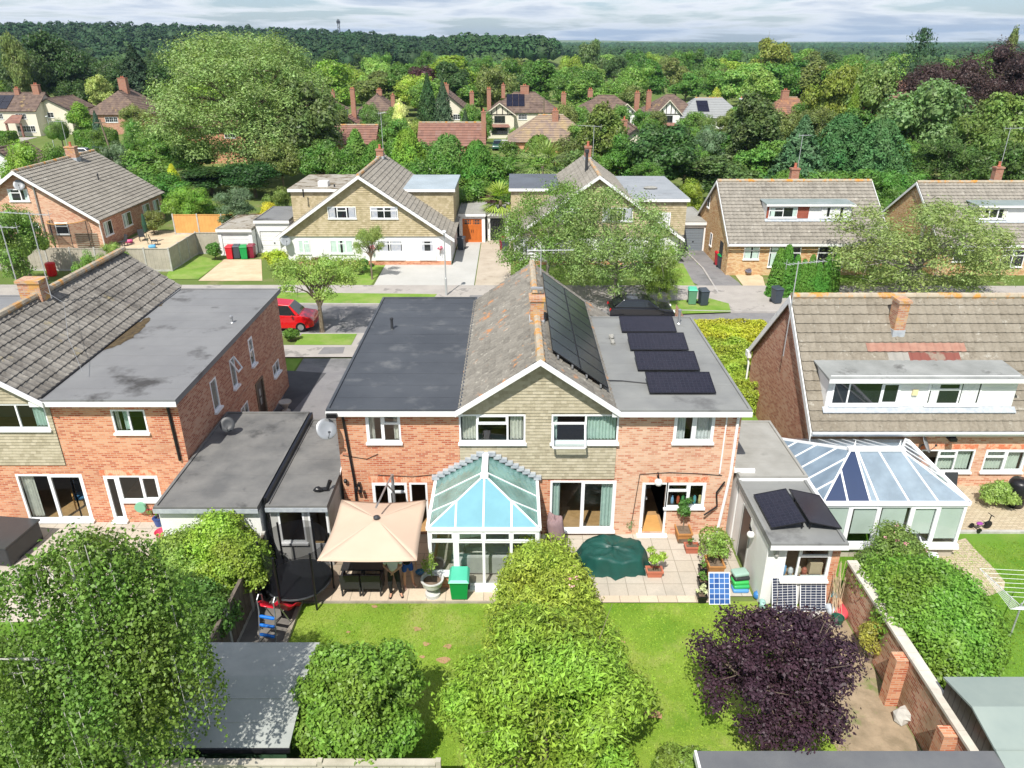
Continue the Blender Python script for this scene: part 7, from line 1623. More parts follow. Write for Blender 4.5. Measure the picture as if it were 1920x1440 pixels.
# close-boarded fences
def fence(label,pts,h=1.8,mat=WOODF,post=1.83,capm=None,name='fence',concrete=True,capw=.05):
 f = thing(name,label,'fence',(pts[0][0],pts[0][1],0)); bd = MB(); rl_ = MB(); ps = []
 for a,b in zip(pts[:-1],pts[1:]):
  a,b = Vector((*a,0)),Vector((*b,0)); Ln = (b - a).length; d = (b - a) / Ln; n = max(1,round(Ln / post)); st = Ln / n
  for i in range(n + 1):
   p = a + d * (i * st)
   if not any((p - q).length < .1 for q in ps): ps.append(p)
  for i in range(n):
   k = max(4,int(st / .15)); w = (st - .12) / k
   for j in range(k): p = a + d * (i * st + .06 + (j + .5) * w); bd.bar(p + Vector((0,0,.2)),p + Vector((0,0,h - .06)),w * .97,.02 + .012 * (j % 2),up=(d.x,d.y,0)) if False else bd.M
   for j in range(k):
    M_ = frame((a.x + d.x * (i * st + .06 + j * w),a.y + d.y * (i * st + .06 + j * w),0),(d.x,d.y)); bd.M = M_; bd.box(0,w * .96,-.01,.01 + .008 * (j % 2),.16,h - .05)
   bd.M = frame((a.x + d.x * (i * st + .06),a.y + d.y * (i * st + .06),0),(d.x,d.y)); bd.box(0,st - .12,-capw,capw,h - .05,h)
   rl_.M = bd.M; rl_.box(0,st - .12,-.02,.02,.0,.16)
 build('panels',bd,mat,f); build('gravel_board',rl_,STONE if concrete else mat,f)
 pm = STONE if concrete else mat
 for p in ps: m = MB(); m.box(p.x - .055,p.x + .055,p.y - .055,p.y + .055,0,h + .06); build('post',m,pm,f)
 return f
WOODC = surf('fence_cap',(.5,.46,.38),(.38,.35,.28),2.0,.9)
fence('close-boarded fence with a weathered top rail along the bottom edge of the garden',[(-9.3,11.32),(-1.6,11.32)],1.82,WOODC,2.6,name='garden_fence',concrete=False,capw=.08)
fA,fB,fC = G(301,509),G(364,476),G(420,477); fA = (-26.1,fA[1]); fB = (-26.1,fB[1])
fence('pale grey panel fence around the terrace and small front lawn at upper left',[(-47,fA[1] + .4),fA,fB,(fC[0],fB[1])],1.8,surf('fence_grey',(.44,.4,.33),(.36,.33,.27),2.5,.9),1.83,name='panel_fence')
a = G(330,440); b = G(420,440); fence('new orange-brown fence behind the terrace and white garage',[(a[0],a[1]),(b[0],b[1]),(-17.5,b[1] + .5)],1.85,WOODO,2.2,name='timber_fence')
fence('dark board fence between the two gardens behind the play slide',[(-8.02,10.9),(-8.02,19.9)],1.6,surf('fence_dark',(.12,.1,.08),(.17,.14,.11),3,.9),1.83,name='boundary_fence')
# bottom right roofs
S3 = thing('garden_shed','long dark grey roof of a low building crossing the bottom right corner','shed',(7.6,9.5,0))
za = 2.25; y1 = G(1600,1408,za)[1]; p0,p1 = G(1308,1416,za)[0],G(1872,1408,za)[0]
mb = MB(); mb.box(p0,p1,y1 - 2.4,y1,za - .12,za); mb.box(p0,p1,y1 - .62,y1 - .56,za,za + .012); build('felt_roof',mb,surf('felt_slate_dark',(.11,.115,.125),(.14,.145,.15),.9,.8,bmp=.3,bs=60),S3); mb = MB(); mb.box(p0 + .15,p1 - .15,y1 - 2.3,y1 - .12,0,za - .12); build('wall',mb,REND,S3)
mb = MB(); mb.box(p0 - .05,p0,y1 - 2.4,y1,za - .16,za + .02); build('fascia',mb,WHITE,S3)
S4 = thing('garden_shed','black boarded shed with a flat sage green roof beyond the brick wall','shed',(13.5,12,0))
zt = 2.2; A = G(1800,1272,zt); yB = A[1]; xl = WX1 + .65; x0_ = G(1760,1272,zt)[0];
zr_ = 2.45; yr_ = yB - 1.1; x1_ = x0_ + 4.6
mb = MB(); mb.ext([(x0_ + .1,yB,zt),(x1_,yB,zt),(x1_,yr_,zr_),(x0_ + .1,yr_,zr_)],(0,0,.05)); mb.ext([(x0_ + .1,yr_,zr_),(x1_,yr_,zr_),(x1_,yr_ - 2.2,zt - .15),(x0_ + .1,yr_ - 2.2,zt - .15)],(0,0,.05)); mb.box(x0_ + .1,x1_,yr_ - 1.0,yr_ - .96,2.33,2.335)
build('felt_roof',mb,surf('felt_sage',(.24,.29,.27),(.28,.33,.3),.8,.85,.2,bmp=.25,bs=70),S4,fix=True)
mb = MB();
for k in range(16): y = yB - .08 - k * .2; zz_ = (zt + (zr_ - zt) * min(1,k * .2 / 1.1)) if y > yr_ else zr_ - (yr_ - y) * .27; mb.box(x0_ + .16,x0_ + .2,y - .19,y,.02,zz_ - .02)
mb.box(x0_ + .2,x1_ - .1,yB - .1,yB - .05,0,zt); build('boarding',mb,BLACKP,S4)
mb = MB(); a = G(1215,1420);
for k in range(4): mb.box(a[0] - .5,a[0] + .5,10.95 + k * .22,11.03 + k * .22,.5 - k * .02,.56 - k * .02)
mb.box(a[0] - .5,a[0] - .44,10.9,11.8,0,.5); mb.box(a[0] + .44,a[0] + .5,10.9,11.8,0,.5); tag(build('compost_bin',mb,WOODF,None,loc=(a[0],11.3,0)),'slatted wooden compost frame at the bottom between the lawn and rhododendron','compost bin')

# ------------------------------------------------------------------ patio things
def at(u,v,z=.0): x,y = G(u,v,z); return (x,y,0)
P_ = thing('cantilever_parasol','large square beige cantilever parasol over the left patio table','parasol',(-4.17,21.2,.05))
c = [(-5.62,17.45),(-2.74,17.45),(-2.78,20.62),(-5.58,20.62)]; hub = Vector((-4.15,19.1,2.74)); N_ = 10; V = []; F = []
cs = [Vector((x,y,2.42)) for x,y in c]
for s in range(4):
 a,b = cs[s],cs[(s + 1) % 4]; base = len(V)
 for i in range(N_ + 1):
  t = i / N_
  for j in range(N_ + 1):
   f = j / N_; e = a.lerp(b,f); sag = .1 * sin(pi * f) * t; e2 = e + (hub - e) * .035 * sin(pi * f); p = hub.lerp(e2,t); p = p + Vector((0,0,-sag * t + .05 * sin(pi * t) * 0)); V.append(p)
 for i in range(N_):
  for j in range(N_): q = base + i * (N_ + 1) + j; F.append((q,q + N_ + 1,q + N_ + 2,q + 1))
mb = MB(); mb.add(V,F); CANV = surf('beige_canvas',(.58,.44,.335),(.54,.41,.31),.8,.9,.1); o = build('canopy',mb,CANV,P_,fix=False,smooth=True); m = o.modifiers.new('solid','SOLIDIFY'); m.thickness = .006
mb = MB();
for q in cs: mb.tube([hub - Vector((0,0,.03)),q - Vector((0,0,.03))],.012,6)
build('ribs',mb,DARKG,P_)
mb = MB(); mb.tube([(-4.0,21.4,.1),(-4.0,21.4,2.9)],.05,10); build('mast',mb,GREYM,P_); mb = MB(); mb.tube([(-4.0,21.45,2.2),(-4.05,20.6,3.0),(-4.15,19.15,3.1)],.03,8); mb.tube([(-4.0,21.4,2.88),(-4.05,20.6,3.0)],.03,8); build('arm',mb,GREYM,P_)
mb = MB(); mb.lathe([(.1,0),(.1,.05),(.04,.09)],hub.x,hub.y,hub.z + .01,14); build('hub',mb,DARKG,P_); mb = MB(); mb.box(-4.5,-3.5,20.95,21.85,.06,.16); build('base',mb,STONE,P_)
RATT = surf('black_rattan',(.02,.02,.022),(.035,.035,.038),30.0,.55,.4)
T_ = thing('garden_table','black rattan dining table in the shade under the beige parasol','table',(-4.75,19.6,.05))
mb = MB(); mb.box(-5.45,-4.1,19.15,20.35,.7,.75); build('table_top',mb,RATT,T_)
for x,y in ((-5.4,19.2),(-4.22,19.2),(-5.4,20.23),(-4.22,20.23)): mb = MB(); mb.box(x,x + .07,y,y + .07,.05,.7); build('leg',mb,RATT,T_)
def rattan_chair():
 g = thing('garden_chair','left one of two black rattan armchairs with their backs to the lawn','chair',(0,0,.05),0,'black rattan armchairs round the table')
 mb = MB(); mb.box(-.27,.27,-.22,.3,.2,.42); build('seat',mb,RATT,g,local=True)
 mb = MB(); mb.add([(-.29,-.29,.3),(.29,-.29,.3),(.29,-.23,.3),(-.29,-.23,.3),(-.3,-.36,.86),(.3,-.36,.86),(.3,-.3,.86),(-.3,-.3,.86)],[(3,2,1,0),(4,5,6,7),(0,1,5,4),(1,2,6,5),(2,3,7,6),(3,0,4,7)]); build('backrest',mb,RATT,g,local=True)
 for s in (-1,1): mb = MB(); mb.box(s * .31 - .03,s * .31 + .03,-.3,.3,.58,.64); mb.box(s * .31 - .025,s * .31 + .025,-.24,.28,.18,.58); build('armrest',mb,RATT,g,local=True)
 for x in (-.28,.28):
  for y in (-.27,.26): mb = MB(); mb.box(x - .025,x + .025,y - .025,y + .025,0,.36); build('leg',mb,RATT,g,local=True)
 return g
c0 = rattan_chair(); c0.location = (-5.08,19.0,.05)
for x,y,rz,l in ((-4.43,19.0,0,'right one of two black rattan armchairs with their backs to the lawn'),(-5.05,20.55,pi,'left black rattan armchair on the house side of the table'),(-4.4,20.55,pi,'right black rattan armchair on the house side of the table')):
 k = copy_tree(c0); k.location = (x,y,.05); k.rotation_euler = (0,0,rz); k['label'] = l

# people
def skin(name,joints,edges,radii,mat,par,sub=2):
 me = bpy.data.meshes.new(name); me.from_pydata(joints,edges,[]); o = bpy.data.objects.new(name,me); COL.objects.link(o); o.parent = par; me.materials.append(mat)
 m = o.modifiers.new('skin','SKIN');
 if not me.skin_vertices:
  bpy.context.view_layer.objects.active = o
 sv = me.skin_vertices[0].data if me.skin_vertices else None
 if sv:
  for i,r in enumerate(radii): sv[i].radius = (r,r) if not isinstance(r,tuple) else r
  sv[0].use_root = True
 s = o.modifiers.new('sub','SUBSURF'); s.levels = sub; s.render_levels = sub
 return o
def person(label,x,y,h,rz,top,bottom,shoes,hair,sleeves=True,longs=True,arms='folded',bottom_r=1.0):
 g = thing('person',label,'person',(x,y,.05),rz); s = h / 1.75
 # front is -y
 J = dict(pel=(0,0,.95),wai=(0,0,1.08),che=(0,0,1.3),nec=(0,.01,1.48),hea=(0,-.01,1.6),top=(0,0,1.72),
    shl=(-.19,0,1.42),shr=(.19,0,1.42),hil=(-.1,0,.9),hir=(.1,0,.9),knl=(-.12,-.03,.5),knr=(.14,-.02,.5),anl=(-.12,.03,.09),anr=(.18,.02,.09),tol=(-.14,-.16,.04),tor=(.24,-.14,.04))
 if arms == 'folded': J.update(ell=(-.27,-.02,1.16),elr=(.27,-.02,1.16),wrl=(-.06,-.2,1.08),wrr=(.07,-.21,1.1))
 else: J.update(ell=(-.29,.02,1.14),elr=(.29,.02,1.14),wrl=(-.28,-.08,.9),wrr=(.28,-.08,.9))
 ra = dict(pel=.13,wai=.12,che=.14,nec=.055,hea=.088,top=.06,shl=.06,shr=.06,hil=.09,hir=.09,knl=.058,knr=.058,anl=.038,anr=.038,tol=.03,tor=.03,ell=.042,elr=.042,wrl=.028,wrr=.028)
 E = [('pel','wai'),('wai','che'),('che','nec'),('nec','hea'),('hea','top'),('che','shl'),('che','shr'),('shl','ell'),('shr','elr'),('ell','wrl'),('elr','wrr'),('pel','hil'),('pel','hir'),('hil','knl'),('hir','knr'),('knl','anl'),('knr','anr'),('anl','tol'),('anr','tor')]
 # hands: a palm with five fingers on each wrist
 for sd,w in ((-1,'wrl'),(1,'wrr')):
  W_ = Vector(J[w]); dr = (W_ - Vector(J['ell' if sd < 0 else 'elr'])).normalized(); sdv = dr.cross(Vector((0,0,1))).normalized() if arms == 'folded' else Vector((0,-1,0)); sdv = Vector((0,0,1)) if arms == 'folded' else sdv
  pm = W_ + dr * .06; nm_ = 'pm' + w; J[nm_] = tuple(pm); ra[nm_] = .03; E.append((w,nm_))
  for f in range(4):
   b = pm + dr * .035 + sdv * (.03 - f * .02); t1 = b + dr * (.035,.042,.04,.03)[f]; t2 = t1 + dr * .02 + Vector((0,0,-.018));
   for q,(nn_,pp) in enumerate(((nm_ + 'a%d' % f,b),(nm_ + 'b%d' % f,t1),(nm_ + 'c%d' % f,t2))): J[nn_] = tuple(pp); ra[nn_] = (.011,.009,.008)[q]
   E += [(nm_,nm_ + 'a%d' % f),(nm_ + 'a%d' % f,nm_ + 'b%d' % f),(nm_ + 'b%d' % f,nm_ + 'c%d' % f)]
  b = W_ + dr * .03 + sdv * .035; t = b + dr * .03 + sdv * .02; J[nm_ + 't'] = tuple(b); ra[nm_ + 't'] = .012; J[nm_ + 'u'] = tuple(t); ra[nm_ + 'u'] = .009; E += [(nm_,nm_ + 't'),(nm_ + 't',nm_ + 'u')]
 ks = list(J); ix = {k: i for i,k in enumerate(ks)}
 body = skin('body',[tuple(c * s for c in J[k]) for k in ks],[(ix[a],ix[b]) for a,b in E],[ra[k] * s for k in ks],SKIN,g)
 def sub(name,keys,edges,grow,mat,over={},move={}):
  kk = [k for k in keys]; i2 = {k: i for i,k in enumerate(kk)}
  return skin(name,[tuple(c * s for c in move.get(k,J[k])) for k in kk],[(i2[a],i2[b]) for a,b in edges],[(over.get(k,ra[k] + grow)) * s for k in kk],mat,g)
 hw = {}
 mid = lambda a,b,t: tuple(J[a][i] + (J[b][i] - J[a][i]) * t for i in range(3))
 mv = dict(ell=J['ell'] if sleeves == 'long' else mid('shl','ell',.75),elr=J['elr'] if sleeves == 'long' else mid('shr','elr',.75))
 tk = ['pel','wai','che','nec','shl','shr','ell','elr']; te = [('pel','wai'),('wai','che'),('che','nec'),('che','shl'),('che','shr'),('shl','ell'),('shr','elr')]
 if sleeves == 'long': tk += ['wrl','wrr']; te += [('ell','wrl'),('elr','wrr')]
 sub('shirt',tk,te,.018,top,dict(nec=.06,pel=.145),mv)
 if longs: sub('trousers',['wai','pel','hil','hir','knl','knr','anl','anr'],[('wai','pel'),('pel','hil'),('pel','hir'),('hil','knl'),('hir','knr'),('knl','anl'),('knr','anr')],.018,bottom,dict(wai=.12,pel=.142))
 else: sub('shorts',['wai','pel','hil','hir','knl','knr'],[('wai','pel'),('pel','hil'),('pel','hir'),('hil','knl'),('hir','knr')],.025,bottom,dict(wai=.12,pel=.148),dict(knl=mid('hil','knl',.6),knr=mid('hir','knr',.6)))
 for a,b in (('anl','tol'),('anr','tor')):
  A_,B_ = Vector(J[a]) * s,Vector(J[b]) * s; m = MB(); m.tube([A_ + Vector((0,.05 * s,-.045 * s)),A_ + Vector((0,0,-.035 * s)),B_ + Vector((0,0,-.008))],[.04 * s,.048 * s,.036 * s],10); build('shoe',m,shoes,g,local=True,smooth=True)
 m = MB(); m.lump((0,.018 * s,1.655 * s),(.097 * s,.105 * s,.105 * s),3,14,.03); build('hair',m,hair,g,local=True,smooth=True)
 m = MB(); m.lump((0,-.105 * s,1.585 * s),(.014 * s,.022 * s,.022 * s),1,8,0); build('nose',m,SKIN,g,local=True,smooth=True)
 m = MB();
 for q in (-1,1): m = MB(); m.lump((q * .033 * s,-.09 * s,1.615 * s),(.012 * s,.01 * s,.008 * s),1,8,0); build('eye',m,BLACKP,g,local=True); m = MB(); m.lump((q * .09 * s,0,1.6 * s),(.012 * s,.022 * s,.03 * s),1,8,0); build('ear',m,SKIN,g,local=True,smooth=True)
 m = MB(); m.box(-.022 * s,.022 * s,-.099 * s,-.09 * s,1.545 * s,1.552 * s); build('mouth',m,plain('lips',(.4,.13,.1),.5),g,local=True)
 return g
a = G(741,1123,.05); person('person in a white short sleeved shirt and black trousers with folded hands under the parasol',a[0] - .02,a[1] + .15,1.78,.05,plain('white_cotton',(.75,.77,.8),.9),plain('black_trousers',(.012,.012,.014),.8),BLACKP,plain('hair_dark',(.03,.02,.015),.7),arms='folded')
a = G(768,1106,.05); person('person in a black top and blue shorts with bare legs beside the parasol table',a[0] - .05,a[1] + .15,1.66,.35,plain('black_cotton',(.012,.012,.014),.9),plain('blue_shorts',(.02,.09,.4),.85),plain('sandals',(.7,.5,.45),.6),plain('hair_brown',(.09,.05,.03),.7),longs=False,arms='down')

# urn, bins, pots
x,y,_ = at(812,1118); U_ = thing('urn_planter','white stone urn planter with a small leggy plant at the conservatory corner','planter',(x,y,.05))
mb = MB(); mb.lathe([(.24,0),(.24,.12),(.16,.14),(.1,.24),(.14,.3),(.3,.42),(.34,.58),(.37,.62),(.37,.66),(.3,.65),(.28,.56),(.001,.56)],n=24); build('urn',mb,surf('urn_stone',(.62,.62,.6),(.5,.5,.48),5,.9),U_,local=True,smooth=False)
mb = MB(); mb.lathe([(.28,.57),(.001,.6)],n=16); build('earth',mb,SOIL,U_,local=True)
def sprig(name,label,x,y,z,w,h,n,leaf,color,seed,par=None,K=9,asp=.5,fl=None):
 rg = random.Random(seed); C,R = [],[]
 for i in range(K): a = rg.uniform(0,6.28); r = rg.uniform(.1,.4) * w; C.append((r * cos(a),r * sin(a),h * rg.uniform(.35,.9))); R.append(rg.uniform(.12,.22) * w)
 return custom_bush(name,label,'plant',(x,y,z),C,R,n,leaf,color,LEAF,asp,core=0,seed=seed,trunk=.018,limbs=K,h=h,depth=(.2,1.2),flowers=fl)
sprig('potted_plant','leggy green shrub growing out of the white urn',x,y,.62,.75,1.0,420,.08,(.16,.24,.05),3)
def bin_(label,x,y,body,lid,rz=.0,h=1.05,z=.0,group=None,w=.56):
 g = thing('wheelie_bin',label,'bin',(x,y,z),rz,group); a,b = w * .42,w * .5; d0,d1 = .26,.33
 mb = MB(); mb.add([(-a,-d0,.05),(a,-d0,.05),(a,d0,.05),(-a,d0,.05),(-b,-d1,h - .1),(b,-d1,h - .1),(b,d1,h - .1),(-b,d1,h - .1)],[(3,2,1,0),(4,5,6,7),(0,1,5,4),(1,2,6,5),(2,3,7,6),(3,0,4,7)]); mb.box(-b - .02,b + .02,-d1 - .02,d1 + .02,h - .13,h - .09); build('body',mb,body,g,local=True)
 mb = MB(); mb.add([(-b - .03,-d1 - .04,h - .09),(b + .03,-d1 - .04,h - .09),(b + .03,d1 + .04,h - .09),(-b - .03,d1 + .04,h - .09),(-b + .04,-d1 + .03,h - .02),(b - .04,-d1 + .03,h - .02),(b - .04,d1,h + .02),(-b + .04,d1,h + .02)],[(3,2,1,0),(4,5,6,7),(0,1,5,4),(1,2,6,5),(2,3,7,6),(3,0,4,7)]); l_ = build('lid',mb,lid,g,local=True)
 mb = MB(); mb.tube([(-b * .8,d1 + .08,h - .06),(b * .8,d1 + .08,h - .06)],.015,6); build('handle',mb,lid,l_,local=True)
 for s in (-1,1): mb = MB(); mb.tube([(s * a,d0 + .02,.1),(s * (a + .06),d0 + .02,.1)],.1,12); build('wheel',mb,BLACKP,g,local=True)
 return g
BG,BGL,BR,BMR,BD,BPG = plain('bin_green',(.005,.3,.07),.4),plain('bin_lid_mint',(.08,.5,.33),.4),plain('bin_red',(.55,.015,.03),.4),plain('bin_maroon',(.22,.015,.04),.4),plain('bin_slate',(.05,.065,.085),.4),plain('bin_sage',(.12,.28,.17),.4)
x,y,_ = at(862,1122); bin_('bright green garden bin with a mint lid beside the conservatory',x,y + .1,BG,BGL,h=.85,z=.05,w=.58)
for u,v,m,l,lb in ((431,487,BR,BR,'bright red wheelie bin at the left end of the row by the white garage'),(444,486,BD,BD,'dark slate wheelie bin second from the left by the white garage'),(457,487,BG,BG,'green wheelie bin third from the left by the white garage'),(471,485,BMR,BMR,'maroon wheelie bin at the right end of the row by the white garage'),
      (865,470,BD,BD,'slate bin beside the orange garage doors'),(943,470,BMR,BMR,'maroon bin in front of the black garage door'),(948,476,BD,BD,'slate bin just in front of the maroon bin by the black garage door'),(1349,500,BR,BR,'red bin at the corner of the buff brick house'),(1354,505,BD,BG,'dark green bin in front of the red bin by the buff house'),
      (1298,575,BPG,BGL,'sage green bin on the verge beside the crossing'),(1319,577,BD,BD,'slate grey bin on the footway right of the sage green bin'),(1457,573,BD,BD,'slate bin on the footway near the narrow cypress row')):
 x,y,_ = at(u,v); bin_(lb,x,y + .3,m,l,rz=.1 * ((u * 7) % 5 - 2),z=.1 if v > 560 else .0,group='wheelie bins along the street',h=1.1)
x,y,_ = at(99,517); mb = MB(); mb.lathe([(.28,0),(.33,.1),(.36,.95),(.3,1.02),(.001,1.08)],x,y,.0,18); tag(build('water_butt',mb,plain('tub_red',(.7,.01,.015),.35),None,loc=(x,y,0)),'bright red round tub on the shaded grass by the upper left fence','tub')
x,y,_ = at(788,1078); mb = MB(); mb.lathe([(.001,0),(.1,.0),(.16,.08),(.15,.08),(.1,.02),(.001,.02)],x,y,.06,16); tag(build('bowl',mb,plain('blue_bowl',(.02,.2,.42),.4),None,loc=(x,y,.05)),'small blue bowl on the patio beside the conservatory wall','bowl')
# covered furniture
def cover(label,cx,cy,rx,ry,h,mat,seed,z=.05,top=.75,n=56,m=14,cat='furniture cover',fold=.06,tilt=.0):
 R_ = random.Random(seed); ph = [R_.uniform(0,6.28) for _ in range(8)]; V = []; mb = MB()
 for i in range(m + 1):
  t = i / m
  for k in range(n):
   a = 2 * pi * k / n; sq = (abs(cos(a)) ** 2.6 + abs(sin(a)) ** 2.6) ** (-1 / 2.6)
   if t < .5: q = t / .5 * top; zz_ = h * (1 - .1 * q * q) + .09 * h * sin(3 * a + ph[0]) * q + .035 * sin(5 * a + q * 6 + ph[3]) + .05 * h * sin(6 * q + ph[5]) * sin(2 * a + ph[6])
   else:
    w_ = (t - .5) / .5; q = top + (1 - top) * w_ ** .8; zz_ = h * (1 - .1 * top * top) * (1 - w_) + (.09 * h * sin(3 * a + ph[0]) * top + .035 * sin(5 * a + top * 6 + ph[3]) + .05 * h * sin(6 * top + ph[5]) * sin(2 * a + ph[6])) * (1 - w_)
   zz_ += (.018 * sin(13 * a + 3 * sin(5 * q) + ph[7]) + .012 * sin(21 * a + 9 * q)) * min(1,4 * (1 - t)) * min(1,3 * t)
   f = 1 + fold * max(0,t - .4) * (sin(9 * a + ph[1] + 2 * t) + .7 * sin(15 * a + ph[2] - 3 * t) + .5 * sin(23 * a + ph[4]))
   V.append((cx + rx * q * sq * f * cos(a) + tilt * zz_,cy + ry * q * sq * f * sin(a),z + zz_))
 mb.add(V,[(i * n + k,(i + 1) * n + k,(i + 1) * n + (k + 1) % n,i * n + (k + 1) % n) for i in range(m) for k in range(n)])
 o = build('furniture_cover',mb,mat,None,loc=(cx,cy,z),smooth=True); return tag(o,label,cat)
TARP = surf('green_tarpaulin',(.008,.055,.045),(.012,.08,.065),1.5,.45,.4,bmp=.5,bs=5); cxx,cyy = G(1148,1038,.4); cover('dark green tarpaulin covering a round table set on the right patio',cxx,cyy,1.2,.84,.62,TARP,4,top=.84,fold=.13)
x,y,_ = at(1045,1045); cover('dusty mauve cover over a tall garden heater beside the patio doors',x,y + .35,.34,.34,1.35,surf('mauve_cover',(.3,.2,.2),(.24,.17,.18),2.0,.85,.2),8,tilt=-.08)
def trough(label,x,y,w,d,h,mat,z=.05,rz=.0,plant=None,name='planter'):
 g = thing(name,label,'planter',(x,y,z),rz); mb = MB(); a,b,t = w / 2,d / 2,.03; k = .86
 for s in (-1,1):
  mb.add([(s * a * k,-b * k,0),(s * a * k,b * k,0),(s * a,b,h),(s * a,-b,h),(s * (a * k - t),-b * k,0),(s * (a * k - t),b * k,0),(s * (a - t),b,h),(s * (a - t),-b,h)],[(0,1,2,3),(7,6,5,4),(3,2,6,7)])
  mb.add([(-a * k,s * b * k,0),(a * k,s * b * k,0),(a,s * b,h),(-a,s * b,h),(-a * k,s * (b * k - t),0),(a * k,s * (b * k - t),0),(a,s * (b - t),h),(-a,s * (b - t),h)],[(0,1,2,3),(7,6,5,4),(3,2,6,7)])
 for s in (-1,1): mb.box(-a - .02,a + .02,s * b - .02,s * b + .02,h - .05,h + .01); mb.box(s * a - .02,s * a + .02,-b + .02,b - .02,h - .05,h + .008)
 build('trough',mb,mat,g,local=True,fix=False); mb = MB(); mb.box(-a + t,a - t,-b + t,b - t,.02,h - .05); build('earth',mb,SOIL,g,local=True); return g
for (u,v,w,d,h,m,l,pw,ph_,n_,lf,col,pl) in ((1227,1085,.52,.3,.24,TERRA,'terracotta trough on the patio beside the green tarpaulin',.75,.75,900,.1,(.2,.32,.05),'bushy light green plant in the trough beside the green tarpaulin'),
  (1297,1040,.46,.3,.26,TERRA,'terracotta trough of bare soil near the back door planters',.3,.35,60,.08,cG,'single bare twiggy plant in the trough near the back door'),
  (1282,1020,.5,.8,.42,WOODP,'orange-brown wooden planter by the kitchen window',.8,1.35,1500,.11,(.07,.15,.035),'glossy camellia climbing beside the kitchen window'),
  (1175,1002,.95,.3,.3,BLACKP,'black trough planter under the patio door step',.85,.3,900,.06,(.13,.2,.1),'low lavender in the black trough under the wall cable'),
  (1340,1092,.5,.6,.62,WOODP,'tall orange-brown wooden planter beside the blue solar panel',.85,1.1,1300,.09,(.18,.27,.06),'leafy shrub in the tall wooden planter behind the blue panel'),
  (1318,1085,.26,.26,.35,BLACKP,'small black pot left of the tall wooden planter',.3,.3,120,.07,cM,'small plant in the black pot left of the tall wooden planter'),
  (1318,1108,.3,.3,.3,BLACKP,'black plastic pot at the patio edge with trailing stems',.4,.35,200,.07,cM,'trailing plant in the black pot at the patio edge'),
  (1316,1132,.28,.28,.26,BLACKP,'black pot on the lawn in front of the patio edge',.42,.36,260,.08,(.4,.45,.3),'white flowering plant in the black pot on the lawn')):
 x,y,_ = at(u,v); z = .05 if v < 1122 else .02; trough(l,x,y + d * .4,w,d,h,m,z); sprig('potted_plant',pl,x,y + d * .4,z + h - .06,pw,ph_,n_,lf,col,u)
bushy('patio_shrub','twiggy light green shrub by the outhouse door with yellowish leaves',1338,0,1.3,1.5,2600,.09,(.17,.26,.06),91,Y=20.3,core=0,K=16); bushy('patio_shrub','small dark shrub at the left corner of the green tarpaulin',1073,0,.7,1.2,1500,.1,(.08,.15,.04),92,Y=19.5,core=.4)
x,y,_ = at(1337,1003); mb = MB(); mb.lathe([(.2,0),(.24,.2),(.25,.6),(.22,.78),(.2,.82),(.19,.9),(.12,1.0),(.001,1.03)],x,y + .3,.05,20); tag(build('water_butt',mb,BLACKP,None,loc=(x,y + .3,.05),smooth=True),'black domed water butt beside the kitchen window wall','water butt')
x,y = 16.35,24.5; mb = MB(); mb.lathe([(.3,0),(.38,.3),(.4,.7),(.36,1.0),(.3,1.12),(.001,1.16)] ,HX(1908,23.9,.6),23.9,.0,22); tag(build('water_butt',mb,BLACKP,None,loc=(HX(1908,23.9,.6),23.9,0),smooth=True),'large black ribbed water butt at the right edge by the brick house','water butt')
mb = MB(); x,y,_ = at(1337,975); pipe(None,[(XR - .3,YF - .1,2.3),(XR - .55,YF - .15,1.9),(XR - .45,YF - .1,1.3),(XR - .9,YF - .2,1.0)],.03,BLACKP,'hose'); tag(bpy.data.objects['hose'],'black hose looping from the downpipe to the domed water butt','hose')
# leaning solar panels on the ground
def lean_panel(label,u,v,w,h,cell,fm,z,lean,rz=.0):
 x,y,_ = at(u,v,z); r = thing('solar_module',label,'solar panel',(x,y,z),rz,'panels leaning on the ground'); Mx = Matrix.Rotation(radians(lean),4,'X'); panel('frame',w,h,cell,fm,r,Mx)
 m = MB(); m.tube([(.1,h * cos(radians(lean)) * .9,h * sin(radians(lean)) * .9),(.1,h * cos(radians(lean)) * .9 + .15,0)],.012,5); m.tube([(w - .1,h * cos(radians(lean)) * .9,h * sin(radians(lean)) * .9),(w - .1,h * cos(radians(lean)) * .9 + .15,0)],.012,5); build('stand',m,GREYM,r,local=True)
lean_panel('bright blue solar panel leaning at the edge of the right patio',1329,1133,.66,1.0,SOLU,UPVC,.02,62); lean_panel('left one of two dark gridded panels leaning on the outhouse wall',1447,1148,.78,1.14,SOLK,UPVC,.02,68,.06); lean_panel('right one of two dark gridded panels leaning on the outhouse wall',1499,1146,.8,1.14,SOLK,UPVC,.02,68,.0)
def sack(label,x,y,z,w,d,h,col,rz,k,name='compost_sack',cat='sack',grp='sacks piled by the outhouse'):
 m = MB(Matrix.Translation((x,y,z + h / 2)) @ Matrix.Rotation(rz,4,'Z')); m.box(-w / 2,w / 2,-d / 2,d / 2,-h / 2,h / 2); o = build(name,m,plain('%s_%d' % (name,k),col,.35),None,loc=(x,y,z),smooth=True); bevel(o,min(h,d) * .45,4); return tag(o,label,cat,grp)
x,y,_ = at(1388,1112)
for i,(c_,l) in enumerate((((.1,.3,.6),'blue sack at the bottom of the stack beside the blue panel'),((.04,.4,.12),'green sack second from the bottom of the stack beside the blue panel'),((.05,.45,.1),'bright green sack third from the bottom of the stack'),((.03,.035,.035),'black sack near the top of the stack beside the blue panel'),((.3,.45,.38),'pale printed sack on top of the stack beside the blue panel'))): sack(l,x + .02 * (i % 2),y + .1 + i * .05,.03 + i * .12,.52,.36,.14,c_,.05 * i,10 + i)
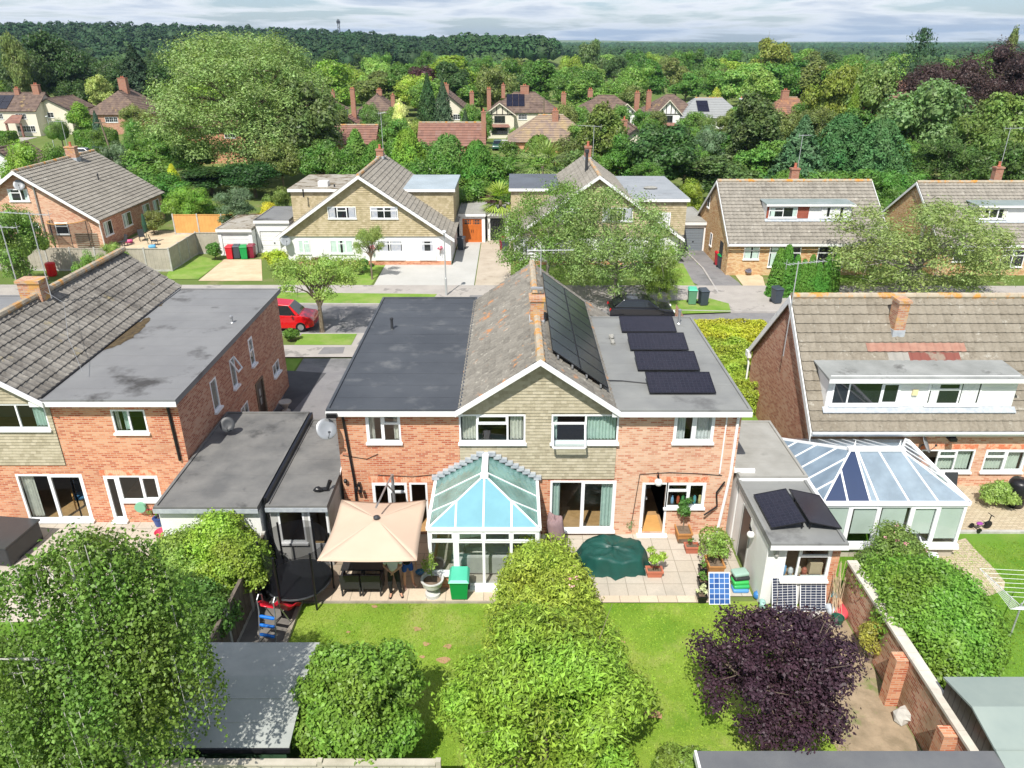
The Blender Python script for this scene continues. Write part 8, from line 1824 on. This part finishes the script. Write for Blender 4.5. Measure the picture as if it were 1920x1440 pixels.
for u,v,c_,l,w in ((1420,1122,(.05,.2,.5),'crumpled blue bag between the sack stack and the gridded panels',.32),(1428,1140,(.3,.5,.45),'pale turquoise bag under the purple tree branches',.3),(1438,1112,(.45,.3,.35),'dusty pink bag left of the gridded panels',.26),(1570,1138,(.62,.3,.18),'orange sack on top of the heap by the brick wall',.55),(1578,1155,(.6,.08,.1),'red and white sack at the front of the heap by the brick wall',.6),(1560,1128,(.1,.42,.5),'turquoise sack at the back of the heap by the brick wall',.55),(1556,1150,(.5,.55,.6),'pale grey sack at the left of the heap by the brick wall',.4)):
 x,y,_ = at(u,v); sack(l,x,y,.03,w,w * .7,.26,c_,u * .1,20 + u % 31)
x,y,_ = at(1568,1172); mb = MB(); mb.lathe([(.13,0),(.18,.26),(.19,.3),(.17,.29),(.15,.24),(.001,.24)],x,y,.02,16); tag(build('plant_pot',mb,plain('pot_green',(.02,.09,.06),.4),None,loc=(x,y,0)),'dark green pot at the foot of the sack heap by the brick wall','pot')
for u,v,r,l in ((1532,1112,.24,'rounded grey boulder at the corner of the outhouse'),(1694,1350,.3,'pale broken boulder on the soil near the brick wall pier'),(1608,1118,.14,'small pale stone against the brick wall'),(1527,1160,.2,'pointed pale stone beside the gridded panels')):
 x,y,_ = at(u,v); m = MB(); m.lump((x,y,r * .5),(r,r * .8,r * .75),u,9,.22); tag(build('boulder',m,STONE,None,loc=(x,y,0)),l,'rock')
mb = MB(); a,b = G(1455,1190),G(1575,1176); mb.bar((a[0],a[1],.06),(b[0],b[1],.06),.12,.12); tag(build('timber_sleeper',mb,WOODF,None,loc=(*a,0)),'weathered timber sleeper edging the bed below the gridded panels','sleeper')
# trampoline and slide
x,y = FY(552,1075,18.3)[0],18.9; x -= .1; T = thing('trampoline','black netted trampoline in the shaded corner behind the slide','trampoline',(x,y,.02)); r = 1.0
mb = MB(); N_ = 28; mb.tube([(r * cos(2 * pi * k / N_),r * sin(2 * pi * k / N_),.55) for k in range(N_ + 1)],.03,6); build('rim',mb,DARKG,T,local=True)
mb = MB(); mb.lathe([(r * .84,.55),(.001,.53)],n=28); build('mat',mb,BLACKP,T,local=True); mb = MB(); mb.lathe([(r * .84,.57),(r * .99,.585),(r * 1.03,.56)],n=28); build('pad',mb,plain('pad_black',(.02,.022,.025),.4),T,local=True)
m_,nt_ = start('safety_net'); tr = nd(nt_,'BsdfTransparent',{'Color': (1,1,1,1)}); df = nd(nt_,'BsdfDiffuse',{'Color': (.015,.015,.018,1)}); nd(nt_,'OutputMaterial',{'Surface': nd(nt_,'MixShader',{0: .5,1: tr.outputs[0],2: df.outputs[0]}).outputs[0]})
mb = MB(); n = 28; mb.add([(r * cos(2 * pi * k / n),r * sin(2 * pi * k / n),z) for z in (.6,2.1) for k in range(n)],[(k,(k + 1) % n,n + (k + 1) % n,n + k) for k in range(n)]); build('net',mb,MT['safety_net'],T,local=True,fix=False)
for k in range(6): a = 2 * pi * (k + .2) / 6; mb = MB(); mb.tube([(r * 1.04 * cos(a),r * 1.04 * sin(a),0),(r * 1.06 * cos(a),r * 1.06 * sin(a),2.15)],.035,8); build('post',mb,BLACKP,T,local=True)
x0_,y0_ = G(497,1214)[0] + .05,G(497,1214)[1] + .1; ex,ey = G(546,1136,.3)[0],G(546,1136,.3)[1] + .2
SL = thing('play_slide','red plastic slide with a grey tube ladder and blue steps','slide',(x0_,y0_,.02)); dv = Vector((ex - x0_,ey - y0_,0)); ln = dv.length; dv.normalize(); sdv = Vector((dv.y,-dv.x,0)); X0 = Vector((x0_,y0_,.02)); hz = 1.0
pl = []; n = 14
for i in range(n + 1): t = i / n; z = hz * (1 - t) ** 1.15 + .13 + .07 * sin(t * 2 * pi * 1.5); pl.append(X0 + dv * (.28 + t * (ln - .28)) + Vector((0,0,z)))
mb = MB(); V = []
for p in pl:
 for s,u_ in ((-.3,.13),(-.26,.12),(-.22,.0),(.22,.0),(.26,.12),(.3,.13)): V.append(p + sdv * s + Vector((0,0,u_)))
mb.add(V,[(i * 6 + j,(i + 1) * 6 + j,(i + 1) * 6 + j + 1,i * 6 + j + 1) for i in range(n) for j in range(5)]); o = build('chute',mb,plain('slide_red',(.62,.012,.03),.3),SL,fix=False,smooth=True); m = o.modifiers.new('s','SOLIDIFY'); m.thickness = .02
for s in (-.26,.26):
 mb = MB(); b = X0 + sdv * s; tp = X0 + dv * .22 + sdv * s; mb.tube([b,tp + Vector((0,0,hz)),tp + Vector((0,0,hz + .42)),tp + dv * .1 + Vector((0,0,hz + .52)),tp + dv * .24 + Vector((0,0,hz + .42)),tp + dv * .26 + Vector((0,0,hz + .05))],.02,8); mb.tube([tp + dv * .26 + Vector((0,0,hz)),X0 + dv * .95 + sdv * s],.018,8); build('ladder_frame',mb,GREYM,SL)
for t in (.28,.58,.85): mb = MB(); c = X0 + dv * .22 * t + Vector((0,0,hz * t)); mb.tube([c - sdv * .24,c - sdv * .2,c + sdv * .2,c + sdv * .24],[.03,.05,.05,.03],10); build('step',mb,plain('step_blue',(.01,.16,.6),.4),SL)
x,y,_ = at(478,1105); F_ = thing('swing_frame','dark metal play frame in the shadow left of the trampoline','play frame',(x,y,0)); mb = MB(); mb.tube([(x - .5,y - .7,0),(x - .3,y,1.5),(x + .4,y - .7,0)],.035,8); mb.tube([(x - .5,y + .6,0),(x - .3,y,1.5)],.035,8); build('frame',mb,BLACKP,F_); mb = MB(); mb.box(x - .1,x + .45,y - .3,y + .2,.02,.35); tag(build('storage_box',mb,DARKG,None,loc=(x,y,0)),'dark grey storage box under the play frame','box')
# left patio
a = G(0,1060,0); mb = MB(); M_ = Matrix.Translation((*G(14,1035,0),.02)) @ Matrix.Rotation(-.12,4,'Z'); mb = MB(M_); mb.box(-.9,.75,-.75,.85,0,.72); o = build('storage_chest',mb,plain('chest_black',(.03,.033,.038),.25),None,loc=(*G(14,1035,0),0)); bevel(o,.04); tag(o,'large glossy black storage chest on the left house patio','chest')
mb = MB(M_); mb.box(-.94,.79,-.79,.89,.74,.8); o = build('lid',mb,plain('lid_black',(.05,.055,.06),.2),bpy.data.objects['storage_chest'])
for u,v,l,c_,w,h in ((300,985,'blue pot of red geraniums beside the left house back door',(.05,.1,.3),.3,.3),):
 x,y,_ = at(u,v); mb = MB(); mb.lathe([(.14,0),(.2,h),(.22,h + .02),(.18,h),(.001,h - .04)],x,y,.02,14); tag(build('plant_pot',mb,plain('pot_blue',c_,.3),None,loc=(x,y,0)),l,'pot'); sprig('potted_plant','red flowering geranium in the blue pot by the left back door',x,y,.28,.6,.6,500,.08,cM,7,fl=((.6,.01,.02),9,.05,lambda p: p[2] > .25))
x,y,_ = at(306,1003); mb = MB(); mb.lathe([(.2,0),(.27,.14),(.28,.14),(.22,.02),(.001,.02)],x,y,.02,16); tag(build('tub',mb,plain('pink_tub',(.7,.08,.16),.4),None,loc=(x,y,0)),'shallow pink plastic tub near the left house geraniums','tub')
x,y,_ = at(278,975); mb = MB(); mb.tube([(x,22.6,.75),(x,22.72,.75)],.2,16); tag(build('hose_reel',mb,plain('reel_green',(.2,.45,.3),.4),None,loc=(x,22.65,0)),'pale green hose reel on the left house wall','hose reel')
for u,v,nm,l in ((533,772,'stone_urn','pale stone urn by the side door of the left house'),): x,y,_ = at(u,v); mb = MB(); mb.lathe([(.2,0),(.2,.08),(.09,.14),(.1,.25),(.22,.42),(.3,.5),(.3,.55),(.24,.52),(.001,.5)],x + .1,y,0,18); tag(build(nm,mb,STONE,None,loc=(x,y,0)),l,'urn')
# right garden: rotary dryer, tricycle, chairs
x,y = HX(1903,17.4,1.4),17.0; D_ = thing('rotary_dryer','grey rotary clothes dryer on the right-hand lawn at the picture edge','clothes dryer',(x,y,0)); mb = MB(); mb.tube([(0,0,0),(0,0,1.25)],.025,8); build('pole',mb,GALV,D_,local=True)
arms = [Vector((cos(a),sin(a),0)) for a in (.7,.7 + pi / 2,.7 + pi,.7 + 3 * pi / 2)]
for a in arms: mb = MB(); mb.tube([Vector((0,0,1.15)),a * 1.25 + Vector((0,0,1.75))],.014,6); build('arm',mb,GALV,D_,local=True)
mb = MB()
for q in range(2,9):
 f = q / 8
 for i in range(4): mb.tube([arms[i] * 1.25 * f + Vector((0,0,1.15 + .6 * f)),arms[(i + 1) % 4] * 1.25 * f + Vector((0,0,1.15 + .6 * f))],.006,4)
build('lines',mb,UPVC,D_,local=True)
x,y,_ = at(1838,994); Tc = thing('tricycle',"child's dark tricycle lying on the block paving at the right",'tricycle',(x,y,.03),.25);
mb = MB(); mb.tube([(.3,0,.55),(.27,0,.2)],.02,6); mb.tube([(.28,0,.32),(-.2,0,.2)],.022,6); mb.tube([(-.25,-.16,.1),(-.25,.16,.1)],.015,6); mb.tube([(.3,-.14,.57),(.3,.14,.57)],.014,6); build('frame',mb,BLACKP,Tc,local=True); mb = MB(); mb.lump((-.12,0,.28),(.13,.09,.05),2,10,.03); build('saddle',mb,plain('saddle_purple',(.3,.06,.3),.5),Tc,local=True)
for p,r in (((.28,0),.16),((-.25,-.17),.1),((-.25,.17),.1)): mb = MB(); mb.tube([(p[0],p[1] - .02,r),(p[0],p[1] + .02,r)],r,14); build('wheel',mb,BLACKP,Tc,local=True)
def chair2(label,x,y,rz,mat,z=.03,name='garden_chair'):
 g = thing(name,label,'chair',(x,y,z),rz); mb = MB(); mb.box(-.25,.25,-.25,.25,.38,.42); build('seat',mb,mat,g,local=True); mb = MB()
 mb.ext([(-.25,.25,.42),(.25,.25,.42),(.25,.38,.95),(-.25,.38,.95)],(0,.03,0)); build('backrest',mb,mat,g,local=True)
 for a in (-.23,.23):
  for b in (-.23,.23): mb = MB(); mb.box(a - .02,a + .02,b - .02,b + .02,0,.38); build('leg',mb,mat,g,local=True)
 return g
x,y,_ = at(1745,1070); chair2('white folding garden chair on the right-hand block paving',x,y + .2,1.3,UPVC)
x,y,_ = at(1708,1082); chair2('white plastic chair half hidden by the flowering shrub',x - .1,y + .15,-.8,UPVC)
x,y = HX(1808,23.6,.5),23.6; chair2('dark bench chair with a grey cushion against the right house wall',x,24.3,0,DARKG)
# terrace things at upper left
for u,v,rz,l in ((291,460,2.0,'dark reclining chair on the upper left terrace facing the street'),(268,452,.6,'dark reclining chair nearer the house on the upper left terrace'),(232,462,-.6,'grey chair beside the french doors of the upper left house')): x,y,_ = at(u,v); chair2(l,x,y,rz,DARKG)
x,y,_ = at(278,458); mb = MB(); mb.tube([(x,y,0),(x,y,1.5)],.03,6); mb.lathe([(.14,0),(.2,.6),(.1,1.4),(.02,1.6)],x,y,1.1,10); tag(build('folded_parasol',mb,plain('parasol_green',(.02,.07,.04),.8),None,loc=(x,y,0)),'folded dark green parasol on the upper left terrace','parasol')
mb = MB();
for u,v,c_,l in ((286,466,(.1,.35,.6),'blue toy on the upper left terrace'),(243,456,(.6,.1,.25),'pink toy on the upper left terrace')): x,y,_ = at(u,v); sack(l,x,y,.03,.6,.45,.3,c_,.3,int(u),'toy','toy',None)
x,y,_ = at(115,480); T2 = thing('trampoline','dark netted trampoline behind the fence beside the upper left brick house','trampoline',(x,y + 2.0,0)); mb = MB(); mb.tube([(1.5 * cos(2 * pi * k / 24),1.5 * sin(2 * pi * k / 24),2.5) for k in range(25)],.03,6); build('top_ring',mb,WOODO,T2,local=True); mb = MB(); mb.add([(1.5 * cos(2 * pi * k / n2),1.5 * sin(2 * pi * k / n2),z) for n2 in (24,) for z in (.8,2.5) for k in range(24)],[(k,(k + 1) % 24,24 + (k + 1) % 24,24 + k) for k in range(24)]); build('net',mb,MT['safety_net'],T2,local=True,fix=False)
for k in range(6): a = 2 * pi * k / 6; mb = MB(); mb.tube([(1.5 * cos(a),1.5 * sin(a),0),(1.5 * cos(a),1.5 * sin(a),2.5)],.03,6); build('post',mb,DARKG,T2,local=True)

# ------------------------------------------------------------------ the street
def car(name,label,x,y,rz,paint,kind='hatch',z=.01):
 g = thing(name,label,'car',(x,y,z),rz); Lc,Wc = 4.1,.86
 low = [(-2.05,.35),(-2.02,.62),(-1.9,.82),(-1.0,.93),(.0,.95),(1.2,.97),(1.85,.95),(2.03,.8),(2.05,.35)] if kind != 'box' else [(-2.1,.35),(-2.1,.7),(-1.95,.9),(-1.2,1.02),(0,1.05),(1.95,1.08),(2.1,.9),(2.1,.35)]
 top = [(-1.05,.95),(-.35,1.42),(.3,1.5),(1.2,1.46),(1.8,.98)] if kind != 'box' else [(-1.25,1.03),(-.65,1.62),(.2,1.72),(1.75,1.68),(2.02,1.08)]
 def loft(prof,y0_,y1_,zb):
  n = len(prof); V = []
  for s in (-1,1):
   for (px,pz) in prof: V.append((px,s * (y0_ + (y1_ - y0_) * max(0,(pz - zb)) / .7),pz))
  F = [tuple(range(n))[::-1],tuple(range(n,2 * n))] + [(i,(i + 1) % n,n + (i + 1) % n,n + i) for i in range(n)]; return V,F
 mb = MB(); V,F = loft(low + [(1.6,.22),(-1.6,.22)],Wc,Wc - .08,.6); mb.add(V,F); b = build('body',mb,paint,g,local=True); bevel(b,.06,3)
 mb = MB(); V,F = loft(top,Wc - .06,Wc - .3,.95); mb.add(V,F); c_ = build('cabin',mb,paint,g,local=True); bevel(c_,.05,3)
 zt = max(p[1] for p in top); m = MB()
 for s in (-1,1):
  q = [(top[0][0] + .2,1.02),(top[1][0] + .05,zt - .13),(top[3][0] - .05,zt - .13),(top[4][0] - .15,1.04)]; hw = lambda zz_: (Wc - .06) - .24 * (zz_ - .95) / .7 + .012; m.add([(px,s * hw(pz),pz) for px,pz in q],[(0,1,2,3)])
 build('side_windows',m,DGLASS,g,local=True,fix=False); m = MB(); a,b_ = top[0],top[1]; n_ = Vector((-(b_[1] - a[1]),0,b_[0] - a[0])).normalized() * .015
 m.add([(a[0] + .05 + n_.x,-.7,a[1] + .04 + n_.z),(a[0] + .05 + n_.x,.7,a[1] + .04 + n_.z),(b_[0] - .04 + n_.x,.58,b_[1] - .03 + n_.z),(b_[0] - .04 + n_.x,-.58,b_[1] - .03 + n_.z)],[(0,1,2,3)]); build('windscreen',m,DGLASS,g,local=True,fix=False)
 m = MB(); a,b_ = top[4],top[3]; m.add([(a[0] + .0,-.66,a[1] + .08),(a[0] + .0,.66,a[1] + .08),(b_[0] + .05,.56,b_[1] - .06),(b_[0] + .05,-.56,b_[1] - .06)],[(0,1,2,3)]); build('rear_window',m,DGLASS,g,local=True,fix=False)
 for px in (-1.3,1.3):
  for s in (-1,1): m = MB(); m.tube([(px,s * (Wc - .2),.31),(px,s * (Wc + .01),.31)],.31,18); w_ = build('wheel',m,BLACKP,g,local=True); m = MB(); m.tube([(px,s * (Wc - .1),.31),(px,s * (Wc + .02),.31)],.19,12); build('rim',m,GREYM,w_,local=True)
 for s in (-1,1): m = MB(); m.lump((-1.98,s * .62,.68),(.08,.17,.09),1,10,0); build('headlight',m,UPVC,g,local=True); m = MB(); m.lump((2.0,s * .68,.8),(.06,.1,.14),1,10,0); build('tail_light',m,plain('lamp_red',(.5,.01,.01),.2),g,local=True); m = MB(); m.lump((-.85,s * (Wc + .07),1.03),(.07,.1,.07),1,8,0); build('wing_mirror',m,paint,g,local=True)
 return g
REDC = plain('car_red',(.6,.006,.012),.2,.6,0,{'Coat Weight': .6}); BLKC = plain('car_black',(.01,.011,.015),.15,.6,0,{'Coat Weight': .6}); GRNC = plain('car_green',(.02,.09,.06),.2,.6,0,{'Coat Weight': .6})
x,y,_ = at(549,622); car('parked_car','bright red boxy car parked behind the small street tree',x - .75,43.4,pi,REDC,'box'); x,y,_ = at(1210,590); car('parked_car','black hatchback parked under the wide loose tree',HX(1200,45.2,.6),45.0,pi,BLKC)
car('parked_car','dark green car on the driveway of the centre distance house',HX(933,128,.8),128,pi / 2,GRNC); car('parked_car','silver car behind the clipped hedge below the cream house',HX(147,118,.8),118,.1,GREYM)
def lamp(label,u,vb,h,Y=None):
 x,y,_ = at(u,vb); g = thing('street_lamp',label,'street lamp',(x,y,.1)); mb = MB(); mb.tube([(0,0,0),(0,0,1.2),(0,0,1.25),(0,0,h)],[.08,.08,.05,.04],10); build('post',mb,GALV,g,local=True); mb = MB(); mb.lump((0,-.1,h + .04),(.16,.32,.08),2,12,.02); build('lamp_head',mb,UPVC,g,local=True,smooth=True)
lamp('slim grey street lamp in front of the pale driveway',837,556,4.4); lamp('slim white street lamp near the clipped topiary dome',103,280,5.0)
x,y,_ = at(1242,548); C_ = thing('utility_cabinet','dark green utility cabinet on the verge under the loose trees','cabinet',(x,y,.1)); mb = MB(); mb.box(-.35,.35,-.2,.2,0,1.25); bevel(build('box',mb,plain('cabinet_green',(.008,.05,.025),.4),C_,local=True),.02); mb = MB(); mb.box(-.38,.38,-.23,.23,1.25,1.3); build('top',mb,plain('cabinet_top',(.012,.06,.03),.4),C_,local=True); mb = MB(); mb.box(-.006,.006,-.206,-.2,.05,1.2); build('door_gap',mb,BLACKP,C_,local=True)
def pole(label,x0,y0,h,lean,wires=True):
 g = thing('utility_pole',label,'utility pole',(x0,y0,0)); mb = MB(); mb.tube([(0,0,0),(lean,0,h)],[.15,.1],8); build('pole',mb,BARK,g,local=True); mb = MB(); mb.box(lean - .7,lean + .7,-.05,.05,h - .5,h - .4); build('crossarm',mb,BARK,g,local=True)
pole('leaning brown wooden pole rising from the bushes below the steep brown roof',HX(218,100,2),100,7.2,-1.0); pole('grey wooden pole between the centre distance house and the mottled roof',HX(1019,128,3),128,8.0,0)
x,y,_ = at(430,405); mb = MB(); g = thing('lattice_mast','tiny lattice radio mast on the skyline above the wood','mast',(HX(637,820,20),820,hgt(-180,820))); h = 24
for s in ((-1,-1),(1,-1),(1,1),(-1,1)): mb.tube([(s[0] * 1.2,s[1] * 1.2,0),(s[0] * .7,s[1] * .7,h)],.18,4)
for k in range(8): z = h * k / 8; mb.tube([(-1,-1,z),(1,-1,z + h / 8)],.12,4); mb.tube([(1,-1,z),(-1,-1,z + h / 8)],.12,4)
mb.box(-1.6,1.6,-1.2,1.2,h - 4,h - 1.5); build('lattice',mb,DARKG,g,local=True)
# a hanging basket and pot on the white gable house
for u,v,l in ((826,466,'pink hanging basket on the white wall near the corner of the gable house'),(697,465,'small pink hanging basket beside the wide ground floor window')):
 x,z = FY(u,v,57.3); sprig('hanging_basket',l,x,57.3,z - .3,.6,.5,160,.13,(.5,.15,.25),u)

# ------------------------------------------------------------------ the air: one even volume round everything, far things fade to blue
m_,nt_ = start('haze_air'); vp = nd(nt_,'VolumePrincipled',{'Color': (.5,.72,1.0,1),'Density': .0001,'Anisotropy': .2}); nd(nt_,'OutputMaterial',{'Volume': vp.outputs[0]})
mb = MB(); mb.box(-7500,7500,-120,7600,-3,120); o = build('haze',mb,MT['haze_air'],None); o['kind'] = 'stuff'; o['label'] = 'faint blue summer haze over the far woods'
